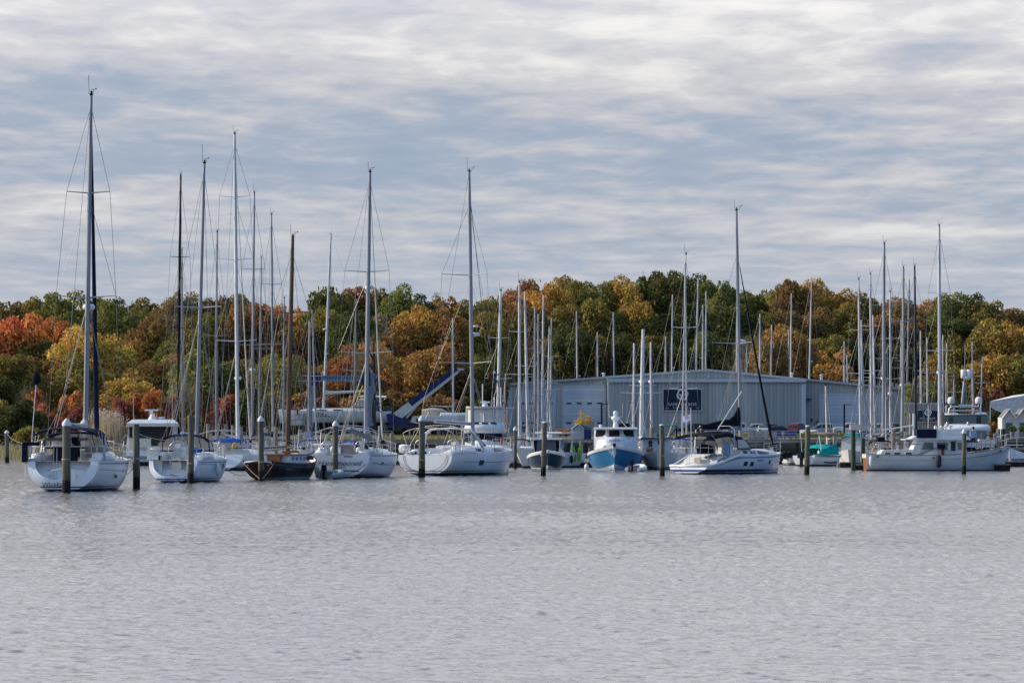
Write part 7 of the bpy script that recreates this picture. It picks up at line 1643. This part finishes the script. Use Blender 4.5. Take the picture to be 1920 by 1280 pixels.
def yard_boats():
    for k, (px, d, w_, h_, lab) in enumerate(((822, 535, 5.0, 1.9, 'boat under a tan tarpaulin right of the crane cab'), (560, 560, 3.0, 1.2, 'boat under grey cover left of the hoist'))):
        g = ground_z(px2x(px, d), d) + 1.4; t = thing('covered_boat', lab, 'boat', (px2x(px, d) - w_ / 2, d, g), -R(88)); h = Hull(w_, 2.4, 1.2, 1.1, 1.4, tw=.85, zks=-.2, rake=.6); h.build(HULLWG, t)
        rows = [[(x * hw, y, 1.1 + hh * (1 - abs(x)) + .04 * math.sin(9 * x + y * 3)) for x in [-1 + j / 5 for j in range(11)]] for y, hw, hh in ((-.1, 1.25, h_ * .85), (w_ * .3, 1.35, h_), (w_ * .6, 1.3, h_ * .9), (w_ * .85, .9, h_ * .6), (w_ * 1.02, .15, .3))]; m_ = MB(); m_.grid(rows, 0, True); m_.build('tarpaulin', TAN if k == 0 else GREYC, t)
        for s in (-1, 1):
            for yy in (w_ * .25, w_ * .7): m_ = MB(); m_.tube([(s * 1.2, yy, -1.4), (s * .8, yy, .1)], .05, 4); m_.build('stand', mat('rusty_stand', (.16, .06, .03), .8), t)
yard_boats()

# ------------------------------------------------------------------ pilings, docks, ropes
def pile_mat():
    m = mat('piling_wood', (.13, .125, .10), .9, var=.25, scale=2.0, stretch=(6, 6, .35), bump=.8); nt = m.node_tree; N = nt.nodes; Lk = nt.links; b = N['Principled BSDF']
    cur = b.inputs['Base Color'].links[0].from_socket; tc = N.new('ShaderNodeTexCoord'); sp = N.new('ShaderNodeSeparateXYZ'); Lk.new(tc.outputs['Object'], sp.inputs[0])
    ns = N.new('ShaderNodeTexNoise'); ns.inputs['Scale'].default_value = 3; Lk.new(tc.outputs['Object'], ns.inputs['Vector'])
    ad = N.new('ShaderNodeMath'); ad.operation = 'ADD'; sb = N.new('ShaderNodeMath'); sb.operation = 'MULTIPLY'; Lk.new(ns.outputs['Fac'], sb.inputs[0]); sb.inputs[1].default_value = .25; Lk.new(sp.outputs[2], ad.inputs[0]); Lk.new(sb.outputs[0], ad.inputs[1])
    for lo, hi, c, mx_ in ((1.5, .75, (.085, .072, .025), .8), (.78, .62, (.008, .008, .008), 1.0)):   # weed, then the wet band left by the tide
        mr = N.new('ShaderNodeMapRange'); mr.inputs[1].default_value = lo; mr.inputs[2].default_value = hi; mr.inputs[3].default_value = 0; mr.inputs[4].default_value = mx_; Lk.new(ad.outputs[0], mr.inputs[0])
        mx = N.new('ShaderNodeMix'); mx.data_type = 'RGBA'; Lk.new(mr.outputs[0], mx.inputs[0]); Lk.new(cur, mx.inputs[6]); mx.inputs[7].default_value = (*c, 1); cur = mx.outputs[2]
    Lk.new(cur, b.inputs['Base Color']); return m
PW = pile_mat(); PG = mat('green_treated_pile', (.035, .065, .04), .85, var=.3, stretch=(5, 5, .4), bump=.5); PGY = mat('grey_pile', (.24, .22, .19), .9, var=.25, stretch=(5, 5, .4), bump=.5)
CAPM = mat('pile_cap_plastic', (.62, .66, .70), .5)
def piling(px, base, top, wpx, label, cap='cone', m=None, d=None, lean=0, grp='mooring pilings'):
    d = d or wd(base); t = thing('piling', label, 'piling', (px2x(px, d), d, 0), 0, grp); H = px2z(top, d); r = wpx / ppm(d) / 2; caph = 0
    if cap == 'cone': caph = .30
    if cap == 'knob': caph = .08
    m_ = MB(); n = 9; P = [(lean * k / n + .008 * math.sin(k * 2.1), .008 * math.cos(k * 1.7), -1 + (H - caph + 1) * k / n) for k in range(n + 1)]; m_.tube(P, [r * (1.08 - .1 * k / n) * (1 + .02 * math.sin(k * 3.1)) for k in range(n + 1)], 14); m_.build('post', m or PW, t)
    if cap == 'cone': m_ = MB(); m_.lathe((lean, 0, H - caph), [(r * 1.1, -.03), (r * 1.12, .10), (r * .5, caph * .8), (r * .12, caph)], 14); m_.build('cap', CAPM, t)
    if cap == 'knob': m_ = MB(); m_.lathe((lean, 0, H - caph), [(r * 1.05, 0), (r * .95, .05), (r * .4, caph)], 14); m_.build('cap', CAPM, t)
    if cap == 'rope' or wpx > 9: m_ = MB(); m_.lathe((0, 0, 1.05 + (px % 7) * .08), [(r * 1.04, 0), (r * 1.1, .03), (r * 1.04, .06)], 12); m_.build('rope_turn', ROPE, t)
    return t
LEAN = {124: .02, 256.5: -.04, 357: .03, 490: -.03, 628: .03, 1018: .12, 1242: -.04, 1512: .10, 1807: .03}
for a in ((13, 867, 806, 8, 'far left piling with white cap near the reeds', 'cone'), (124, 925, 784, 15.5, 'nearest thick piling with white cone cap in front of the navy-canopy sloop', 'cone'), (256.5, 917, 795, 13, 'flat-topped piling between the two leftmost sloops', ''), (357, 907, 778, 11.5, 'dark green-brown piling without cap in front of the clear-hooded sloop', ''),
          (490, 901, 779, 11, 'white-capped piling in front of the black wooden cutter', 'cone'), (628, 897, 788, 10.5, 'white-capped piling in front of the script-named transom', 'cone'), (791, 895, 779, 12, 'white-capped piling in front of the fold-down transom', 'cone'), (1018, 892, 790, 9.5, 'leaning grey piling in front of the dark centre-console boat', 'knob'),
          (1242, 893, 795, 9.5, 'piling at the stern of the black-covered sloop', 'knob'), (1512, 890, 797, 9.5, 'lone piling off the bow of the black-covered sloop', 'knob'), (1807, 889, 803, 8.5, 'white-capped piling in front of the trawler wheelhouse', 'cone')): piling(*a, lean=LEAN.get(a[0], 0))
piling(966, 878, 799, 7, 'grey piling at the bow of the open-transom sloop'); piling(1222, 880, 801, 7.5, 'grey piling left of the green bimini boat', '', PGY)
for a in ((1600, 882, 806, 8.5, 'dark green piling left of the letter E piling', ''), (1618, 0, 808, 8, 'dark green piling carrying the blue letter E sign', ''), (1867, 0, 812, 8, 'dark green piling carrying the blue letter D sign', ''), (1881, 874, 804, 9, 'green piling beside the floating dock at the right edge', '')):
    tt = piling(*a, m=PG, d=268 if a[1] == 0 else None)
    if 'sign' in a[4]:
        s_ = 'E' if 'E sign' in a[4] else 'D'; d = 268; z = px2z(816 if s_ == 'E' else 818, d); r = .2
        m_ = MB(); m_.box((0, -.22, z), (.42, .03, .44)); sg = m_.build('letter_sign', WHITEINK, tt); m_ = MB(); m_.box((0, -.238, z), (.34, .01, .37)); m_.build('sign_face', mat('sign_blue', (.01, .05, .25), .4), sg); text('lettering', s_, .40, (0, -.25, z), (R(90), 0, 0), WHITEINK, sg, .004)
    elif a[0] == 1600:
        z = px2z(806, wd(882)); m_ = MB(); m_.box((.12, 0, z + .22), (.75, .5, .42)); m_.build('utility_box', mat('pale_pink_box', (.55, .48, .48), .6), tt)
BP = [(390, 340, 794), (407, 338, 796), (424, 336, 795), (437, 338, 797), (452, 340, 800), (517, 300, 800), (563, 305, 805), (713, 290, 798), (735, 292, 812), (868, 300, 790), (1565, 340, 806), (1598, 350, 815), (1675, 300, 805), (1690, 300, 808), (1766, 262, 773), (1766 - 58, 300, 775), (1872, 330, 804), (1140, 330, 822), (1090, 330, 826), (1300, 325, 812), (1345, 325, 816)]
WHR = ['leftmost of the grey dock pilings behind the dark-masted boats', 'second grey dock piling behind the clear-hooded sloop', 'third grey dock piling behind the clear-hooded sloop', 'fourth grey dock piling left of the horseshoe buoys', 'fifth grey dock piling beside the tall inner mast', 'short dock piling behind the wooden cutter', 'dock piling left of the hoist leg', 'dark dock piling behind the script-named sloop bow', 'dock piling below the crane counterweight', 'dock piling left of the flybridge cruiser', 'grey dock piling right of the lone front piling', 'low dock piling behind the green-canopy boat', 'grey dock piling left of the trawler awning', 'second dock piling behind the trawler stern', 'tall grey piling right behind the trawler flybridge', 'tall grey piling beside the navy-sailed mast', 'pale piling beside the letter D piling', 'low dock piling left of the blue motor boat', 'low dock piling below the garden shed', 'dock piling behind the black bimini', 'dock piling behind the spray hood of the black-covered sloop']
for (px, d, top), lab in zip(BP, WHR): piling(px, 0, top, 8 * 300 / d if px != 1766 else 10, lab, '', PGY, d=d, grp='pilings of the inner docks')

def dock(px0, px1, d, label, w_=2.2, z=.42, box_=True):
    x0, x1 = px2x(px0, d), px2x(px1, d); t = thing('floating_dock', label, 'floating dock', ((x0 + x1) / 2, d, 0), 0, 'floating docks'); L = x1 - x0; m_ = MB(); m_.box((0, w_ / 2, z), (L, w_, .08)); m_.build('decking', DOCKW, t)
    n = max(1, int(L / 2.4))
    m_ = MB(); m_.box((0, w_ / 2, z - .3), (L - .05, w_ - .1, .5)); m_.build('float', DARKW, t)
    if box_:
        for k in range(n):
            if k % 2: m_ = MB(); m_.box((-L / 2 + (k + .5) * L / n, w_ - .3, z + .35), (.8, .45, .6)); m_.build('dock_box', random.choice((WHITE, CREAM)), t)
    for k in range(max(0, int(L / 6))):
        m_ = MB(); x = -L / 2 + 3 + k * 6; m_.box((x, .25, z + .55), (.2, .2, 1.0)); m_.box((x, .25, z + 1.1), (.26, .26, .12)); m_.build('power_post', WHITE, t)
    return t
dock(385, 905, 322, 'long floating dock behind the left-hand sailing boats'); dock(940, 1275, 292, 'floating dock behind the blue motor boat'); dock(1270, 1560, 330, 'floating dock behind the black-covered sloop'); dock(1575, 1700, 292, 'floating dock at the trawler stern'); dock(1700, 1960, 300, 'floating dock behind the trawler')
dock(1600, 1622, 266, 'short dock end at the foot of the green pilings', 1.6); dock(1866, 1895, 258, 'dock end with dark floats at the trawler bow', 2.0, .5)
def gangway():
    d = 345; t = thing('gangway', 'timber gangway with handrail sloping down to the dock at the right edge', 'gangway', (px2x(1895, d), d, 0)); a = (px2x(1868, d) - px2x(1895, d), 0, px2z(841, d)); b = (px2x(1965, d) - px2x(1895, d), 0, px2z(836, d)); m_ = MB()
    m_.face([a, b, (b[0], 1.4, b[2]), (a[0], 1.4, a[2])]); m_.face([(a[0], -.02, a[2] - .25), (b[0], -.02, b[2] - .25), (b[0], -.02, b[2]), (a[0], -.02, a[2])]); m_.build('walkway', DOCKW, t)
    m_ = MB(); m_.tube([(a[0], 0, a[2] + 1), (b[0], 0, b[2] + 1)], .03, 4)
    for k in range(6): q = Vector(a).lerp(Vector(b), k / 5); m_.tube([q, q + Vector((0, 0, 1))], .03, 4)
    m_.build('handrail', STEEL, t)
gangway()
def kayaks():
    for k, (px, ry, c) in enumerate(((1079, -.15, (.10, .42, .04)), (1086, .12, (.16, .50, .05)))):
        d = 288; t = thing('kayak', ['left lime green kayak standing on end by the dock', 'right lime green kayak standing on end by the dock'][k], 'kayak', (px2x(px, d), d + 2.6, .46), 0, 'green kayaks'); t.rotation_euler = (0, ry, 0)
        m_ = MB(); m_.lathe((0, 0, 0), [(.02, 0), (.14, .25), (.2, .7), (.18, 1.1), (.02, 1.6)], 8); m_.build('hull', mat(f'lime_{k}', c, .4), t)
        m_ = MB(); m_.box((.0, -.19, .75), (.12, .06, .5)); m_.build('cockpit', mat('pink_sprayskirt', (.45, .15, .18), .6), t)
kayaks()

# mooring lines: sagging ropes between boats and pilings
def line(p, q, sag, label, m=ROPE, r=.016):
    p, q = Vector(p), Vector(q); c = (p + q) / 2; P = [p.lerp(q, k / 12) - Vector((0, 0, sag * 4 * (k / 12) * (1 - k / 12))) - c for k in range(13)]; m_ = MB(); m_.tube(P, r, 4); o = m_.build('mooring_line', m); o.location = c; tag(o, label, 'rope', 'mooring lines')
def PX(px, py, d): return at(px, py, d)
line(PX(-20, 806, 356), PX(13, 815, 356), .15, 'rope running off the left edge from the far left piling'); line(PX(13, 813, 356), PX(92, 818, 160), .6, 'long slack rope from the far left piling to the navy-canopy sloop')
line(PX(62, 868, 156), PX(124, 873, 151), .25, 'rope from the port quarter of the navy-canopy sloop to the nearest piling'); line(PX(186, 866, 156), PX(124, 872, 151), .22, 'rope from the starboard quarter to the nearest piling')
line(PX(228, 888, 160), PX(256, 864, 165), .25, 'slack rope from the navy-canopy sloop to the flat-topped piling', DROPE); line(PX(345, 822, 200), PX(256, 812, 165), .2, 'rope from the flat-topped piling across the cruiser')
line(PX(295, 868, 186), PX(357, 890, 184), .35, 'dark rope from the clear-hooded sloop to the dark green piling', DROPE); line(PX(385, 864, 188), PX(357, 893, 184), .12, 'dark rope up to the starboard quarter of the clear-hooded sloop', DROPE)
line(PX(425, 878, 200), PX(462, 889, 200), .2, 'dark rope between the clear-hooded sloop and the wooden cutter', DROPE); line(PX(455, 866, 198), PX(487, 897, 196), .05, 'pale taut rope from the cutter transom to its piling'); line(PX(516, 865, 198), PX(492, 897, 196), .05, 'second pale rope from the cutter side to its piling')
line(PX(585, 858, 210), PX(628, 882, 206), .3, 'dark rope from the script-named transom to its piling', DROPE); line(PX(697, 858, 208), PX(628, 883, 206), .45, 'dark sagging rope below the script name', DROPE)
line(PX(743, 862, 222), PX(791, 884, 212), .2, 'dark rope from the open-transom sloop to its piling', DROPE); line(PX(744, 870, 222), PX(791, 886, 212), .1, 'lower dark rope on the fold-down transom', DROPE); line(PX(965, 860, 226), PX(988, 878, 250), .15, 'dark rope from the sloop bow to the dock', DROPE)
line(PX(1248, 874, 232), PX(1300, 866, 233), .1, 'pale rope across the stern of the black-covered sloop'); line(PX(1462, 852, 236), PX(1474, 892, 225), .1, 'thin rope from the bow of the black-covered sloop to the water', DROPE, .01)
line(PX(1512, 880, 230), PX(1498, 892, 225), .1, 'thin rope trailing from the lone piling', DROPE, .01)

# ------------------------------------------------------------------ people
def person(joints, radii, edges, label, loc, rz, mats, hair, gname='person', head=None):
    """one continuous body grown from a skeleton; mats = shader"""
    me = bpy.data.meshes.new('person'); me.from_pydata([Vector(j) for j in joints], edges, []); o = bpy.data.objects.new('person', me); C.objects.link(o)
    sk = o.modifiers.new('skin', 'SKIN'); sk.use_smooth_shade = True
    if not me.skin_vertices: me.skin_vertices.new() if hasattr(me.skin_vertices, 'new') else None
    for i, v in enumerate(me.skin_vertices[0].data): v.radius = (radii[i], radii[i]); v.use_root = (i == 0)
    sb = o.modifiers.new('sub', 'SUBSURF'); sb.levels = 1; sb.render_levels = 1; me.materials.append(mats); o.location = loc; o.rotation_euler = (0, 0, rz); tag(o, label, 'person')
    m_ = MB(); hx, hy, hz = head; m_.lathe((hx, hy + .012, hz - .02), [(.02, .135), (.075, .115), (.108, .06), (.112, 0), (.09, -.05)], 10); m_.build('hair', hair, o); return o
def cloth_mat(name, zs):
    """colours by height on the body: shoes, trousers, top, skin"""
    m = mat(name, zs[0][1], .8, var=.1); nt = m.node_tree; N = nt.nodes; Lk = nt.links; b = N['Principled BSDF']; cur = b.inputs['Base Color'].links[0].from_socket; tc = N.new('ShaderNodeTexCoord'); sp = N.new('ShaderNodeSeparateXYZ'); Lk.new(tc.outputs['Object'], sp.inputs[0])
    for z, c in zs[1:]:
        g = N.new('ShaderNodeMath'); g.operation = 'GREATER_THAN'; Lk.new(sp.outputs[2], g.inputs[0]); g.inputs[1].default_value = z; mx = N.new('ShaderNodeMix'); mx.data_type = 'RGBA'; Lk.new(g.outputs[0], mx.inputs[0]); Lk.new(cur, mx.inputs[6]); mx.inputs[7].default_value = (*c, 1); cur = mx.outputs[2]
    Lk.new(cur, b.inputs['Base Color']); return m
SK = (.42, .25, .18)
J = [(0, 0, .95), (0, .01, 1.15), (0, .02, 1.38), (0, .0, 1.50), (0, -.02, 1.60), (0, -.02, 1.70), (.18, .01, 1.42), (.24, .02, 1.15), (.22, -.10, .93), (.21, -.16, .86), (-.18, .01, 1.42), (-.24, .03, 1.15), (-.20, -.12, .96), (-.17, -.2, .92), (.10, 0, .86), (.11, -.02, .48), (.11, .02, .09), (.12, -.14, .04), (-.10, 0, .86), (-.11, .0, .48), (-.11, .03, .09), (-.12, -.12, .04)]
Rd = [.14, .135, .15, .06, .095, .085, .065, .05, .036, .03, .065, .05, .036, .03, .095, .065, .042, .035, .095, .065, .042, .035]
E = [(0, 1), (1, 2), (2, 3), (3, 4), (4, 5), (2, 6), (6, 7), (7, 8), (8, 9), (2, 10), (10, 11), (11, 12), (12, 13), (0, 14), (14, 15), (15, 16), (16, 17), (0, 18), (18, 19), (19, 20), (20, 21)]
person(J, Rd, E, 'person in pale blue shirt and dark trousers standing on the trawler foredeck', (px2x(1826, 259), 259.3, 1.55), .3, cloth_mat('pale_blue_shirt_figure', [(0, (.02, .02, .03)), (.92, (.25, .33, .45)), (1.5, SK)]), mat('dark_hair', (.03, .02, .015), .8), head=(0, -.02, 1.66))
J2 = [(0, 0, 0), (0, .02, .2), (0, .02, .42), (.02, -.02, .53), (.03, -.06, .63), (.03, -.06, .72), (.18, .0, .46), (.34, -.05, .50), (.50, -.03, .60), (.57, -.02, .64), (-.18, .0, .45), (-.26, -.1, .26), (-.12, -.28, .30), (-.04, -.33, .32), (.12, -.05, -.06), (.30, -.28, -.10), (.34, -.12, -.48), (.36, -.24, -.54), (-.10, -.05, -.06), (-.12, -.34, -.18), (-.02, -.2, -.55), (0, -.32, -.6)]
person(J2, Rd, E, 'person in dark clothing and white cap working aloft on a mast left of the shed', (px2x(926, 300), 300 - .35, px2z(713, 300)), .2, cloth_mat('dark_rigger_figure', [(-1, (.02, .02, .025)), (-.1, (.015, .018, .03)), (.56, SK)]), WHITE, head=(.03, -.06, .68))
b_ = thing('tool_bag', 'dark red bag hanging beside the person aloft on the mast', 'bag', (px2x(918, 300), 299.6, px2z(712, 300))); m_ = MB(); m_.lathe((0, 0, 0), [(.12, 0), (.2, .12), (.19, .45), (.12, .55)], 9); m_.build('bag', mat('dark_red_cloth', (.10, .012, .02), .8), b_); m_ = MB(); m_.tube([(-.1, 0, .52), (0, 0, .9), (.1, 0, .52)], .015, 4); m_.build('strap', ROPE, b_)
